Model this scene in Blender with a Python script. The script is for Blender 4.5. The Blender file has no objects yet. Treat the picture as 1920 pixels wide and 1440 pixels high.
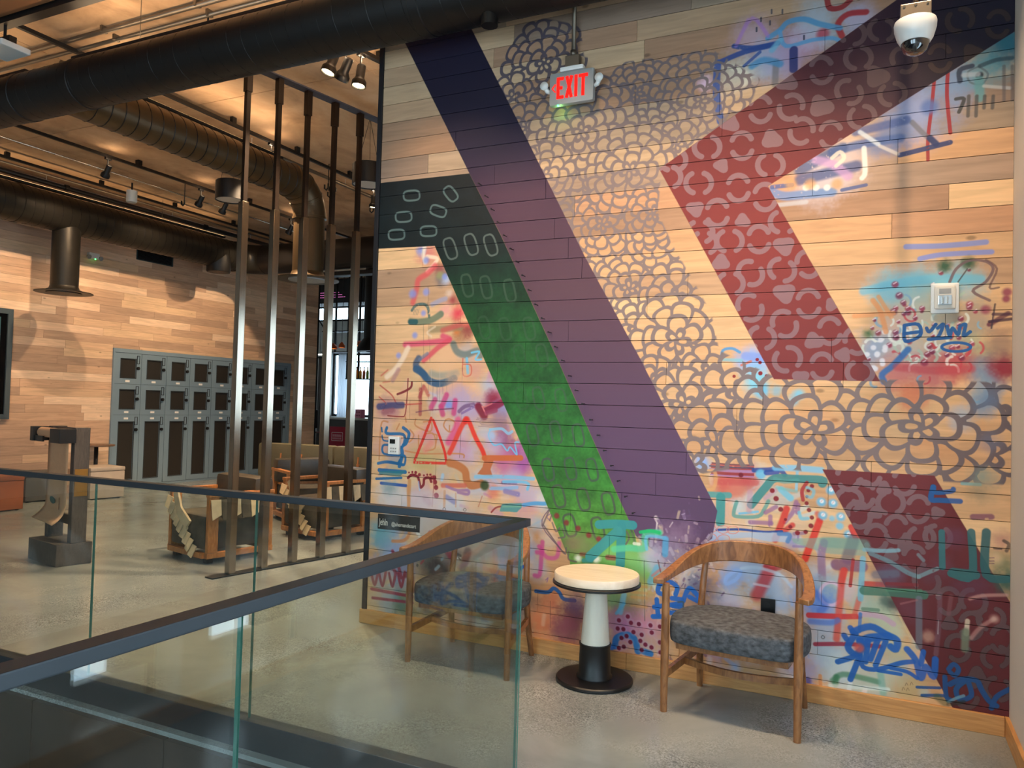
import bpy, bmesh, math, random
import numpy as np
from mathutils import Vector, Matrix
random.seed(7)
rng = np.random.default_rng(11)
SC = bpy.context.scene
COL = SC.collection

# ---------------------------------------------------------------- camera
FPX = 1442.0
YAW, PITCH, ROLL = 0.44580129, 0.02896825, 0.02724541
EYE = Vector((0, 0, 1.5))
_F = Vector((-math.sin(YAW)*math.cos(PITCH), math.cos(YAW)*math.cos(PITCH), math.sin(PITCH)))
_R0 = Vector((math.cos(YAW), math.sin(YAW), 0)); _U0 = _R0.cross(_F)
_R = math.cos(ROLL)*_R0 + math.sin(ROLL)*_U0
_U = -math.sin(ROLL)*_R0 + math.cos(ROLL)*_U0
cam_data = bpy.data.cameras.new('camera')
cam = bpy.data.objects.new('camera', cam_data); COL.objects.link(cam)
cam_data.sensor_width = 36.0; cam_data.lens = FPX/1920*36.0; cam_data.clip_start = 0.02; cam_data.clip_end = 200
m = Matrix((_R, _U, -_F)).transposed().to_4x4(); m.translation = EYE
cam.matrix_world = m
SC.camera = cam

# ---------------------------------------------------------------- sky, exposure
SKY_STRENGTH = 6.6
world = bpy.data.worlds.new('sky'); SC.world = world; world.use_nodes = True
bg = world.node_tree.nodes['Background']
bg.inputs[0].default_value = (0.66, 0.84, 1.0, 1); bg.inputs[1].default_value = SKY_STRENGTH
SC.view_settings.view_transform = 'Standard'; SC.view_settings.look = 'None'
SC.view_settings.gamma = 1.0; SC.view_settings.use_curve_mapping = False
SC.view_settings.exposure = 0.08
cy = SC.cycles
cy.max_bounces, cy.diffuse_bounces, cy.glossy_bounces, cy.transmission_bounces, cy.transparent_max_bounces = 6, 3, 3, 4, 16
cy.caustics_reflective = cy.caustics_refractive = False
cy.use_adaptive_sampling = True; cy.adaptive_threshold = .12; cy.adaptive_min_samples = 16
WARM = (1.0, 0.71, 0.44)
WALL_W, ROOM_W, LOCK_W, UP_W = 190.0, 520.0, 190.0, 5.0     # lamp powers in watts

def portal(loc, size, rot):
    l = bpy.data.lights.new('daylight_portal', 'AREA'); l.shape = 'RECTANGLE'; l.size, l.size_y = size
    l.cycles.is_portal = True
    o = bpy.data.objects.new('daylight_portal', l); COL.objects.link(o); o.location = loc; o.rotation_euler = rot
    return o

# ---------------------------------------------------------------- helpers
def at(px, py, X=None, Y=None, Z=None):
    """the point of a plane (x=X, y=Y or z=Z) that a measured position in the photograph belongs to"""
    d = _F + _R*((px-960)/FPX) - _U*((py-720)/FPX)
    if X is not None: t = (X-EYE.x)/d.x
    elif Y is not None: t = (Y-EYE.y)/d.y
    else: t = (Z-EYE.z)/d.z
    return EYE + d*t

def lin(c):
    return tuple((v/12.92 if v <= .04045 else ((v+.055)/1.055)**2.4) for v in [x/255 for x in c])

def newbm(): return bmesh.new()

def box(bm, lo, hi, mat=None, bevel=0.0):
    lo = Vector(lo); hi = Vector(hi); c = (lo+hi)/2; s = hi-lo
    r = bmesh.ops.create_cube(bm, size=1.0)
    vs = r['verts']
    bmesh.ops.scale(bm, vec=s, verts=vs); bmesh.ops.translate(bm, vec=c, verts=vs)
    if bevel > 0:
        es = list({e for v in vs for e in v.link_edges})
        rb = bmesh.ops.bevel(bm, geom=es, offset=bevel, segments=2, profile=.6, affect='EDGES')
        vs = list({v for f in rb['faces'] for v in f.verts} | {v for v in vs if v.is_valid})
    if mat is not None: bmesh.ops.transform(bm, matrix=mat, verts=vs)
    return vs

def ring_frame(d):
    d = d.normalized(); a = Vector((0, 0, 1)) if abs(d.z) < .9 else Vector((1, 0, 0))
    u = d.cross(a).normalized(); return u, d.cross(u).normalized()

def tube(bm, pts, r, n=12, cap=True, closed=False, sq=None):
    """sweep a circle (or a rectangle sq=(w,h) with fixed up axis) along points; r may be a list"""
    pts = [Vector(p) for p in pts]; N = len(pts)
    rs = r if isinstance(r, (list, tuple)) else [r]*N
    rings = []; pu = None
    for i, p in enumerate(pts):
        if closed: d = pts[(i+1) % N]-pts[i-1]
        else: d = pts[min(i+1, N-1)]-pts[max(i-1, 0)]
        d.normalize()
        if pu is None: u, v = ring_frame(d)
        else:
            u = (pu - d*pu.dot(d)).normalized(); v = d.cross(u).normalized()
        pu = u
        if sq:
            up = Vector((0, 0, 1)); side = d.cross(up)
            if side.length < 1e-4: side = Vector((1, 0, 0))
            side.normalize(); up = side.cross(d).normalized()
            w, h = sq(i) if callable(sq) else sq
            ring = [p+side*(w/2*a)+up*(h/2*b) for a, b in ((-1, -1), (1, -1), (1, 1), (-1, 1))]
        else:
            ring = [p+(u*math.cos(t)+v*math.sin(t))*rs[i] for t in [2*math.pi*k/n for k in range(n)]]
        rings.append([bm.verts.new(q) for q in ring])
    M = len(rings[0])
    for i in range(N if closed else N-1):
        a, b = rings[i], rings[(i+1) % N]
        for k in range(M):
            bm.faces.new((a[k], a[(k+1) % M], b[(k+1) % M], b[k]))
    if cap and not closed:
        bm.faces.new(list(reversed(rings[0]))); bm.faces.new(rings[-1])
    return rings

def lathe(bm, prof, c=(0, 0, 0), n=32, axis='Z'):
    """revolve (r, h) pairs about a vertical axis through c"""
    c = Vector(c); rings = []
    for r, h in prof:
        if r < 1e-5:
            rings.append([bm.verts.new(c+Vector((0, 0, h)))])
        else:
            rings.append([bm.verts.new(c+Vector((r*math.cos(2*math.pi*k/n), r*math.sin(2*math.pi*k/n), h))) for k in range(n)])
    for a, b in zip(rings[:-1], rings[1:]):
        for k in range(n):
            q = [a[k % len(a)], a[(k+1) % len(a)], b[(k+1) % len(b)], b[k % len(b)]]
            q2 = []
            for v in q:
                if v not in q2: q2.append(v)
            if len(q2) >= 3: bm.faces.new(q2)

def prism(bm, poly, d):
    """extrude a 3D polygon by vector d"""
    d = Vector(d); a = [bm.verts.new(Vector(p)) for p in poly]; b = [bm.verts.new(Vector(p)+d) for p in poly]
    bm.faces.new(list(reversed(a))); bm.faces.new(b)
    n = len(a)
    for k in range(n): bm.faces.new((a[k], a[(k+1) % n], b[(k+1) % n], b[k]))

def obj(name, bm, mat, parent=None, smooth=False, angle=None):
    bmesh.ops.recalc_face_normals(bm, faces=bm.faces)
    me = bpy.data.meshes.new(name); bm.to_mesh(me); bm.free()
    if smooth:
        for p in me.polygons: p.use_smooth = True
        if angle is not None:
            try: me.set_sharp_from_angle(angle=math.radians(angle))
            except Exception: pass
    o = bpy.data.objects.new(name, me); COL.objects.link(o)
    if mat: me.materials.append(mat)
    if parent: o.parent = parent
    return o

def empty(name, loc=(0, 0, 0), rz=0.0):
    o = bpy.data.objects.new(name, None); COL.objects.link(o); o.location = loc; o.rotation_euler = (0, 0, rz)
    o.empty_display_size = .1
    return o

def tag(o, label, cat, group=None):
    o['label'] = label; o['category'] = cat
    if group: o['group'] = group
    return o

def struct(o):
    o['kind'] = 'structure'; return o

def copy_tree(o, parent=None):
    c = o.copy(); COL.objects.link(c); c.parent = parent
    for ch in list(o.children): copy_tree(ch, c)
    return c

# ---------------------------------------------------------------- materials
def mat(name, col, rough=.6, metal=0.0, spec=.5, bump=None, noise=None, emit=None, coat=0.0):
    """noise=(scale, amount, stretch xyz) varies the colour; bump=(scale, strength)"""
    M = bpy.data.materials.new(name); M.use_nodes = True; nt = M.node_tree; b = nt.nodes['Principled BSDF']
    c = lin(col) + (1,)
    b.inputs['Base Color'].default_value = c; b.inputs['Roughness'].default_value = rough
    b.inputs['Metallic'].default_value = metal; b.inputs['Specular IOR Level'].default_value = spec
    if coat: b.inputs['Coat Weight'].default_value = coat; b.inputs['Coat Roughness'].default_value = .15
    if emit:
        b.inputs['Emission Color'].default_value = lin(emit[0]) + (1,); b.inputs['Emission Strength'].default_value = emit[1]
    if noise or bump:
        tc = nt.nodes.new('ShaderNodeTexCoord')
    if noise:
        s, amt, st = noise
        mp = nt.nodes.new('ShaderNodeMapping'); mp.inputs['Scale'].default_value = st
        nt.links.new(tc.outputs['Object'], mp.inputs[0])
        n = nt.nodes.new('ShaderNodeTexNoise'); n.inputs['Scale'].default_value = s; n.inputs['Detail'].default_value = 3
        nt.links.new(mp.outputs[0], n.inputs['Vector'])
        r = nt.nodes.new('ShaderNodeMapRange'); r.inputs['From Min'].default_value = .3; r.inputs['From Max'].default_value = .7
        r.inputs['To Min'].default_value = 1-amt; r.inputs['To Max'].default_value = 1+amt
        nt.links.new(n.outputs[0], r.inputs[0])
        mx = nt.nodes.new('ShaderNodeVectorMath'); mx.operation = 'SCALE'; mx.inputs[0].default_value = c[:3]
        nt.links.new(r.outputs[0], mx.inputs['Scale']); nt.links.new(mx.outputs[0], b.inputs['Base Color'])
    if bump:
        n2 = nt.nodes.new('ShaderNodeTexNoise'); n2.inputs['Scale'].default_value = bump[0]; n2.inputs['Detail'].default_value = 4
        nt.links.new(tc.outputs['Object'], n2.inputs['Vector'])
        bp = nt.nodes.new('ShaderNodeBump'); bp.inputs['Strength'].default_value = bump[1]; bp.inputs['Distance'].default_value = .01
        nt.links.new(n2.outputs[0], bp.inputs['Height']); nt.links.new(bp.outputs[0], b.inputs['Normal'])
    return M

def concrete(name, c1, c2, c3, rough, scale, speck=0.0, spec=.5, stretch=(1, 1, 1)):
    M = bpy.data.materials.new(name); M.use_nodes = True; nt = M.node_tree; b = nt.nodes['Principled BSDF']
    L = nt.links.new
    g = nt.nodes.new('ShaderNodeNewGeometry'); mp = nt.nodes.new('ShaderNodeMapping'); mp.inputs['Scale'].default_value = stretch
    L(g.outputs['Position'], mp.inputs[0])
    n = nt.nodes.new('ShaderNodeTexNoise'); n.inputs['Scale'].default_value = scale; n.inputs['Detail'].default_value = 5; n.inputs['Roughness'].default_value = .62
    n.inputs['Distortion'].default_value = .6
    L(mp.outputs[0], n.inputs['Vector'])
    cr = nt.nodes.new('ShaderNodeValToRGB'); e = cr.color_ramp.elements
    e[0].position = .3; e[0].color = lin(c1)+(1,); e[1].position = .7; e[1].color = lin(c3)+(1,)
    k = e.new(.5); k.color = lin(c2)+(1,)
    L(n.outputs[0], cr.inputs[0]); out = cr.outputs[0]
    if speck:
        v = nt.nodes.new('ShaderNodeTexVoronoi'); v.inputs['Scale'].default_value = 170; L(g.outputs['Position'], v.inputs['Vector'])
        n3 = nt.nodes.new('ShaderNodeTexNoise'); n3.inputs['Scale'].default_value = 1.7; n3.inputs['Detail'].default_value = 3; L(g.outputs['Position'], n3.inputs['Vector'])
        r3 = nt.nodes.new('ShaderNodeMapRange'); r3.inputs['From Min'].default_value = .45; r3.inputs['From Max'].default_value = .7; L(n3.outputs[0], r3.inputs[0])
        mt = nt.nodes.new('ShaderNodeMath'); mt.operation = 'MULTIPLY'; L(r3.outputs[0], mt.inputs[0]); mt.inputs[1].default_value = speck
        hs = nt.nodes.new('ShaderNodeMix'); hs.data_type = 'RGBA'; hs.blend_type = 'OVERLAY'
        bw = nt.nodes.new('ShaderNodeRGBToBW'); L(v.outputs['Color'], bw.inputs[0])
        L(mt.outputs[0], hs.inputs[0]); L(out, hs.inputs[6]); L(bw.outputs[0], hs.inputs[7]); out = hs.outputs[2]
    L(out, b.inputs['Base Color'])
    b.inputs['Roughness'].default_value = rough; b.inputs['Specular IOR Level'].default_value = spec
    return M

def wood(name, c1, c2, rough=.45, scale=6, stretch=(1, 12, 12), coat=0.0):
    M = bpy.data.materials.new(name); M.use_nodes = True; nt = M.node_tree; b = nt.nodes['Principled BSDF']; L = nt.links.new
    tc = nt.nodes.new('ShaderNodeTexCoord'); mp = nt.nodes.new('ShaderNodeMapping'); mp.inputs['Scale'].default_value = stretch
    L(tc.outputs['Object'], mp.inputs[0])
    n = nt.nodes.new('ShaderNodeTexNoise'); n.inputs['Scale'].default_value = scale; n.inputs['Detail'].default_value = 4; n.inputs['Distortion'].default_value = 1.2
    L(mp.outputs[0], n.inputs['Vector'])
    cr = nt.nodes.new('ShaderNodeValToRGB'); e = cr.color_ramp.elements
    e[0].position = .32; e[0].color = lin(c1)+(1,); e[1].position = .68; e[1].color = lin(c2)+(1,)
    L(n.outputs[0], cr.inputs[0]); L(cr.outputs[0], b.inputs['Base Color'])
    b.inputs['Roughness'].default_value = rough
    if coat: b.inputs['Coat Weight'].default_value = coat; b.inputs['Coat Roughness'].default_value = .2
    return M

def plank_mat(name, image=None, along='X', rough=.6):
    """board tone from the object's own colour, grain and knots by noise, wall paint (drawn further down) over it"""
    M = bpy.data.materials.new(name); M.use_nodes = True; nt = M.node_tree; b = nt.nodes['Principled BSDF']; L = nt.links.new
    oi = nt.nodes.new('ShaderNodeObjectInfo'); tc = nt.nodes.new('ShaderNodeTexCoord')
    ad = nt.nodes.new('ShaderNodeVectorMath'); ad.operation = 'ADD'
    sc = nt.nodes.new('ShaderNodeVectorMath'); sc.operation = 'SCALE'; sc.inputs['Scale'].default_value = 37
    cb = nt.nodes.new('ShaderNodeCombineXYZ'); L(oi.outputs['Random'], cb.inputs[0]); L(oi.outputs['Random'], cb.inputs[1]); L(oi.outputs['Random'], cb.inputs[2])
    L(cb.outputs[0], sc.inputs[0]); L(tc.outputs['Object'], ad.inputs[0]); L(sc.outputs[0], ad.inputs[1])
    mp = nt.nodes.new('ShaderNodeMapping'); mp.inputs['Scale'].default_value = (1.3, 14, 14) if along == 'X' else (14, 1.3, 14)
    L(ad.outputs[0], mp.inputs[0])
    n = nt.nodes.new('ShaderNodeTexNoise'); n.inputs['Scale'].default_value = 2.2; n.inputs['Detail'].default_value = 4; n.inputs['Distortion'].default_value = .8
    L(mp.outputs[0], n.inputs['Vector'])
    r = nt.nodes.new('ShaderNodeMapRange'); r.inputs['From Min'].default_value = .3; r.inputs['From Max'].default_value = .7
    r.inputs['To Min'].default_value = .84; r.inputs['To Max'].default_value = 1.1; L(n.outputs[0], r.inputs[0])
    v = nt.nodes.new('ShaderNodeTexVoronoi'); v.inputs['Scale'].default_value = 2.6
    mp2 = nt.nodes.new('ShaderNodeMapping'); mp2.inputs['Scale'].default_value = (1, 2, 2) if along == 'X' else (2, 1, 2)
    L(ad.outputs[0], mp2.inputs[0]); L(mp2.outputs[0], v.inputs['Vector'])
    kr = nt.nodes.new('ShaderNodeMapRange'); kr.inputs['From Min'].default_value = .035; kr.inputs['From Max'].default_value = .075
    kr.inputs['To Min'].default_value = .55; kr.inputs['To Max'].default_value = 1.0; L(v.outputs['Distance'], kr.inputs[0])
    mu = nt.nodes.new('ShaderNodeMath'); mu.operation = 'MULTIPLY'; L(r.outputs[0], mu.inputs[0]); L(kr.outputs[0], mu.inputs[1])
    ws = nt.nodes.new('ShaderNodeVectorMath'); ws.operation = 'SCALE'; L(oi.outputs['Color'], ws.inputs[0]); L(mu.outputs[0], ws.inputs['Scale'])
    out = ws.outputs[0]
    if image:
        uv = nt.nodes.new('ShaderNodeUVMap'); uv.uv_map = 'paint'
        it = nt.nodes.new('ShaderNodeTexImage'); it.image = image; it.interpolation = 'Linear'; it.extension = 'CLIP'
        L(uv.outputs[0], it.inputs[0])
        mx = nt.nodes.new('ShaderNodeMix'); mx.data_type = 'RGBA'
        L(it.outputs['Alpha'], mx.inputs[0]); L(out, mx.inputs[6]); L(it.outputs['Color'], mx.inputs[7]); out = mx.outputs[2]
    L(out, b.inputs['Base Color']); b.inputs['Roughness'].default_value = rough; b.inputs['Specular IOR Level'].default_value = .35
    return M

def glass_mat(name, tint, refl=1.0, smudge=0.0):
    M = bpy.data.materials.new(name); M.use_nodes = True; nt = M.node_tree; L = nt.links.new
    nt.nodes.remove(nt.nodes['Principled BSDF']); out = nt.nodes['Material Output']
    tr = nt.nodes.new('ShaderNodeBsdfTransparent'); tr.inputs[0].default_value = tint + (1,)
    gl = nt.nodes.new('ShaderNodeBsdfGlossy'); gl.inputs['Roughness'].default_value = .015
    gm = nt.nodes.new('ShaderNodeNewGeometry'); dt = nt.nodes.new('ShaderNodeVectorMath'); dt.operation = 'DOT_PRODUCT'
    L(gm.outputs['Incoming'], dt.inputs[0]); L(gm.outputs['Normal'], dt.inputs[1])
    def mth(op, a, b=None, c=None):
        n_ = nt.nodes.new('ShaderNodeMath'); n_.operation = op
        for i, v in enumerate((a, b, c)):
            if v is None: continue
            if isinstance(v, (int, float)): n_.inputs[i].default_value = v
            else: L(v, n_.inputs[i])
        return n_
    ab = mth('ABSOLUTE', dt.outputs['Value']); om = mth('SUBTRACT', 1.0, ab.outputs[0]); p5 = mth('POWER', om.outputs[0], 5.0)
    mu = mth('MULTIPLY_ADD', p5.outputs[0], .96*refl, .04*refl)
    mx = nt.nodes.new('ShaderNodeMixShader'); L(mu.outputs[0], mx.inputs[0]); L(tr.outputs[0], mx.inputs[1]); L(gl.outputs[0], mx.inputs[2])
    last = mx.outputs[0]
    if smudge:
        g = nt.nodes.new('ShaderNodeNewGeometry'); n = nt.nodes.new('ShaderNodeTexNoise'); n.inputs['Scale'].default_value = 2.2; n.inputs['Detail'].default_value = 2; n.inputs['Distortion'].default_value = 2.0
        L(g.outputs['Position'], n.inputs['Vector'])
        r = nt.nodes.new('ShaderNodeMapRange'); r.inputs['From Min'].default_value = .56; r.inputs['From Max'].default_value = .8; r.inputs['To Max'].default_value = smudge; L(n.outputs[0], r.inputs[0])
        df = nt.nodes.new('ShaderNodeBsdfDiffuse'); df.inputs[0].default_value = (.8, .8, .78, 1)
        m2 = nt.nodes.new('ShaderNodeMixShader'); L(r.outputs[0], m2.inputs[0]); L(last, m2.inputs[1]); L(df.outputs[0], m2.inputs[2]); last = m2.outputs[0]
    L(last, out.inputs[0])
    return M

def emit_mat(name, col, s):
    M = bpy.data.materials.new(name); M.use_nodes = True; nt = M.node_tree
    nt.nodes.remove(nt.nodes['Principled BSDF']); e = nt.nodes.new('ShaderNodeEmission')
    e.inputs[0].default_value = lin(col)+(1,); e.inputs[1].default_value = s
    nt.links.new(e.outputs[0], nt.nodes['Material Output'].inputs[0]); return M

def duct_mat(name, axis, col, rough, pitch=.13, metal=.6):
    """painted spiral duct: the helical lock seam is fine relief"""
    M = mat(name, col, rough, metal); nt = M.node_tree; b = nt.nodes['Principled BSDF']; L = nt.links.new
    return M

M_BLACK = mat('black_metal', (26, 24, 24), .45, .3)
M_RAIL = mat('rail_metal', (58, 62, 66), .38, .5)
M_DARKTRIM = mat('dark_edge_trim', (16, 16, 22), .5)
M_STEEL = mat('brushed_steel', (190, 182, 172), .22, 1.0)
M_CONDUIT = mat('galvanised_conduit', (118, 108, 96), .42, .8)
M_WHITEPL = mat('white_plastic', (226, 226, 222), .35)
M_GREYPL = mat('grey_plastic', (150, 150, 148), .45)
M_DUCT = duct_mat('dark_duct', 'X', (15, 12, 11), .5, metal=.2)
M_DUCT2 = duct_mat('bronze_duct', 'Y', (84, 66, 44), .40)
M_DUCT3 = duct_mat('charcoal_duct', 'Y', (50, 46, 40), .42)
M_FLOOR = concrete('polished_concrete', (122, 125, 124), (140, 143, 141), (157, 160, 157), .2, 1.1, speck=.9)
M_CEIL = concrete('board_formed_concrete', (150, 120, 92), (188, 154, 120), (206, 174, 140), .85, 1.3, stretch=(1.3, .9, 1))
M_LOWER = concrete('lower_level_concrete', (52, 42, 35), (64, 52, 44), (78, 64, 55), .5, 1.4)
M_PAINTWALL = mat('warm_grey_wall_paint', (222, 214, 204), .75, noise=(2, .04, (1, 1, 1)))
M_BASEB = wood('baseboard_fir', (188, 132, 76), (214, 160, 100), .5, 4, (1, 10, 14))
M_BASEB_Y = wood('baseboard_fir_cross', (188, 132, 76), (214, 160, 100), .5, 4, (10, 1, 14))
M_WALNUT = wood('walnut_chair', (120, 75, 42), (170, 114, 68), .38, 5, (6, 6, 2), coat=.25)
M_OAK = wood('lounge_oak', (150, 92, 46), (184, 122, 68), .45, 5, (6, 6, 2))
M_BLUE = mat('locker_blue_paint', (122, 143, 158), .5, .05)
M_LENS = emit_mat('lamp_lens', (255, 226, 170), 22.0)
# ---------------------------------------------------------------- graffiti lists, measured in enlarged views (origin x, y, enlargement)
def curve(P, n=4):                            # smooth hand movement through the measured points
    if len(P) < 3: return P
    out = []
    for i in range(len(P)-1):
        p0, p1, p2, p3 = P[max(i-1, 0)], P[i], P[i+1], P[min(i+2, len(P)-1)]
        for k in range(n):
            t = k/n; out.append(tuple(.5*(2*b+(c-a)*t+(2*a-5*b+4*c-d)*t*t+(3*b-a-3*c+d)*t**3) for a, b, c, d in zip(p0, p1, p2, p3)))
    return out+[P[-1]]
class G:
    def __init__(s, ox, oy, k): s.o = (ox, oy); s.k = k
    def p(s, q): return (s.o[0]+q[0]/s.k, s.o[1]+q[1]/s.k)
    def s(s, pts, w, col, a=.9, soft=.3, dry=0.0): stroke(curve([s.p(q) for q in pts]), w/s.k, col, a, soft, dry)
    def d(s, x, y, r, col, a=.95, soft=.3): stroke([s.p((x, y))], 2*r/s.k, col, a, soft)
    def sp(s, x, y, r, col, a=.7, sq=1.0): X, Y = s.p((x, y)); spray(X, Y, r/s.k, col, a, sq)
    def f(s, pts, col, a=.9, soft=2, rough=3): poly([s.p(q) for q in pts], col, a, soft, rough=rough)
PINK, RED_, BLUE, NAVY, PERI, TEAL, SKYB, ORNG, MAUV, WHIT, DKRD, OLIV, MAG = (214, 66, 110), (222, 44, 36), (28, 104, 176), (44, 66, 120), (128, 146, 214), (52, 140, 144), (112, 190, 226), (206, 122, 62), (142, 98, 148), (232, 226, 226), (128, 20, 40), (150, 158, 98), (206, 72, 150)
LBLU, GRNT, VIO = (156, 196, 230), (66, 120, 92), (92, 84, 160)

def GRAF_UNDER():
    r = random.Random(9)
    # --- busy grounds that later marks sit on
    rc = random.Random(77)
    for (x0, x1, y0, y1, n, cols) in ((1330, 1560, 1010, 1300, 70, [(170, 196, 232), (206, 214, 232), (120, 150, 220), (226, 206, 206), (180, 160, 200), (232, 226, 222), (150, 180, 226)]),
                                      (1540, 1740, 1010, 1320, 60, [(176, 200, 206), (206, 220, 214), (150, 176, 214), (200, 190, 160), (214, 170, 160), (226, 230, 226)]),
                                      (700, 1040, 930, 1150, 80, [(176, 190, 214), (206, 190, 190), (150, 176, 200), (226, 200, 180), (214, 160, 150), (130, 150, 190), (226, 220, 214)]),
                                      (705, 880, 690, 940, 40, [(222, 170, 140), (206, 160, 150), (196, 176, 190), (214, 190, 150), (190, 150, 150)]),
                                      (800, 990, 700, 960, 50, [(214, 170, 160), (196, 176, 206), (226, 186, 150), (176, 190, 214), (206, 140, 150), (196, 130, 170)]),
                                      (1310, 1540, 890, 1010, 30, [(206, 214, 214), (226, 196, 176), (196, 214, 220), (214, 170, 160)])):
        for k in range(n):
            x, y = rc.uniform(x0, x1), rc.uniform(y0, y1)
            if rc.random() < .55: spray(x, y, rc.uniform(10, 30), rc.choice(cols), rc.uniform(.3, .6))
            else:
                t = rc.uniform(0, 6.28); L = rc.uniform(10, 34); stroke([(x, y), (x+L*math.cos(t), y+L*math.sin(t))], rc.uniform(3, 10), rc.choice(cols), rc.uniform(.35, .7), .6, rc.choice((0, .2)))
    # --- left field, upper
    g = G(700, 450, 5.538)
    for x, y, R, c, a in ((560, 150, 110, (206, 110, 116), .6), (500, 110, 55, PERI, .7), (690, 300, 60, (150, 60, 70), .6), (720, 400, 75, (120, 110, 110), .75), (760, 420, 50, (170, 180, 206), .8), (690, 360, 40, OLIV, .5),
                          (830, 620, 70, (150, 52, 60), .7), (790, 560, 50, (210, 190, 176), .6), (880, 760, 100, (214, 50, 78), .85), (760, 730, 90, (226, 160, 150), .7), (900, 960, 120, (160, 110, 76), .7), (980, 940, 80, (140, 50, 56), .6), (860, 950, 50, ORNG, .7),
                          (760, 1240, 170, (226, 176, 140), .55), (980, 1180, 110, (176, 170, 176), .55), (700, 1330, 180, (226, 182, 140), .5), (1060, 1350, 130, (206, 150, 140), .55)): g.sp(x, y, R, c, a)
    g.s([(530, 70), (520, 170), (540, 230)], 40, (236, 226, 206), .8, .6); g.s([(560, 170), (660, 190), (640, 240), (560, 330)], 34, (238, 218, 190), .85, .6)
    g.s([(640, 270), (560, 350), (470, 410), (450, 500), (410, 650)], 52, (214, 72, 84), .75, .6)
    for x, y, R in ((548, 212, 28), (410, 560, 36), (548, 540, 30), (520, 760, 24), (430, 990, 26), (262, 1200, 24), (740, 380, 26)): g.d(x, y, R, PERI, .8, .6)
    g.s([(610, 670), (690, 630), (750, 610)], 40, (150, 156, 190), .7, .6)
    g.s([(400, 730), (440, 680), (510, 665), (560, 690), (575, 760), (580, 800)], 26, (46, 98, 100), .85, .35, .3)
    for x in (430, 445, 460, 475): g.s([(x, 715), (x-18, 780)], 5, (60, 104, 104), .8)
    g.s([(385, 845), (470, 850), (600, 830), (700, 770)], 58, (92, 116, 96), .85, .3); g.s([(385, 850), (440, 850)], 46, (30, 84, 90), .9, .3)
    for x, y1 in ((520, 1230), (585, 1260), (570, 1050)): g.s([(x, 870), (x+2, y1)], 5, (84, 92, 80), .8)
    g.s([(610, 930), (720, 920), (900, 900)], 64, (128, 122, 92), .7, .5); g.s([(720, 940), (900, 880), (1000, 880)], 50, (206, 60, 70), .6, .6)
    g.s([(330, 1085), (480, 1075), (700, 1050), (790, 1030), (720, 1000)], 52, PINK, .85, .5); g.s([(790, 1040), (680, 1110), (580, 1200), (520, 1250)], 46, (214, 76, 96), .85, .5)
    g.s([(830, 1080), (870, 1160), (960, 1190), (1080, 1150), (1110, 1200)], 60, (96, 116, 116), .8, .4)
    g.s([(600, 1000), (560, 960), (640, 900)], 20, (230, 206, 180), .6, .6); g.s([(360, 1120), (300, 1240), (220, 1350), (140, 1420)], 46, (240, 216, 190), .85, .6)
    g.s([(1020, 1170), (1100, 1160), (1060, 1240), (1120, 1240)], 18, SKYB, .9, .3); g.s([(970, 1230), (980, 1380)], 26, SKYB, .85, .4)
    g.s([(930, 1290), (1010, 1300), (1010, 1400), (930, 1400), (930, 1230)], 12, (206, 96, 80), .8)
    g.s([(470, 1230), (440, 1300), (500, 1370), (540, 1430)], 60, (54, 84, 116), .9, .35); g.s([(480, 1240), (560, 1180)], 30, (110, 120, 150), .7, .5)
    # --- left field, middle
    g = G(700, 690, 5.5375)
    g.s([(440, 10), (520, 60), (580, 130), (660, 160), (740, 150), (840, 110)], 62, (52, 88, 122), .95, .25); g.s([(600, 60), (700, 80), (860, 60)], 60, (120, 140, 140), .6, .7)
    for x in (570, 620, 690, 760, 820, 500, 660, 720): g.s([(x, 150), (x+r.uniform(-4, 4), 200+r.uniform(30, 280))], 5, (80, 80, 104), .75)
    for x in (600, 690, 925): g.s([(x, 0), (x, 520)], 6, (206, 182, 168), .7)
    g.s([(925, 0), (920, 130), (912, 560), (895, 930)], 5, (72, 62, 62), .8)
    for x, y, R, c, a in ((900, 220, 170, (226, 170, 130), .6), (1180, 200, 120, (176, 190, 206), .6), (1060, 260, 120, (232, 178, 140), .5), (1250, 330, 100, (140, 40, 66), .75), (880, 350, 150, (190, 160, 186), .65), (1000, 420, 170, (176, 160, 196), .6), (1330, 430, 90, (150, 166, 220), .8), (780, 380, 55, PERI, .7),
                          (150, 420, 120, (170, 110, 130), .5), (1300, 520, 120, (150, 110, 130), .55), (1350, 740, 130, (150, 90, 130), .75), (1480, 880, 130, (170, 84, 150), .8), (1360, 1000, 140, (196, 110, 150), .75), (1560, 1020, 110, (170, 90, 160), .8), (1240, 800, 120, (196, 170, 200), .6),
                          (500, 950, 130, (170, 170, 110), .45), (700, 1000, 160, (190, 170, 120), .45), (240, 1060, 130, (160, 160, 120), .4), (900, 1080, 130, (200, 170, 120), .4), (480, 1340, 150, (206, 170, 180), .55), (200, 1330, 170, (200, 200, 206), .6), (1450, 1200, 140, (200, 170, 196), .6), (1250, 1290, 70, (226, 110, 90), .5), (1600, 1320, 120, (196, 180, 200), .6)): g.sp(x, y, R, c, a)
    g.s([(80, 80), (150, 20)], 14, (206, 100, 84), .7); g.s([(100, 150), (170, 140)], 14, (206, 100, 84), .6); g.s([(200, 130), (260, 20)], 40, (170, 120, 130), .6, .6)
    g.s([(360, 110), (350, 300), (330, 480), (290, 505), (150, 495)], 11, (140, 44, 48), .9); g.s([(250, 272), (330, 240), (390, 200), (400, 150)], 20, (124, 36, 44), .95); g.s([(70, 180), (190, 280), (235, 360), (280, 380), (500, 370)], 13, (196, 84, 72), .85)
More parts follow.
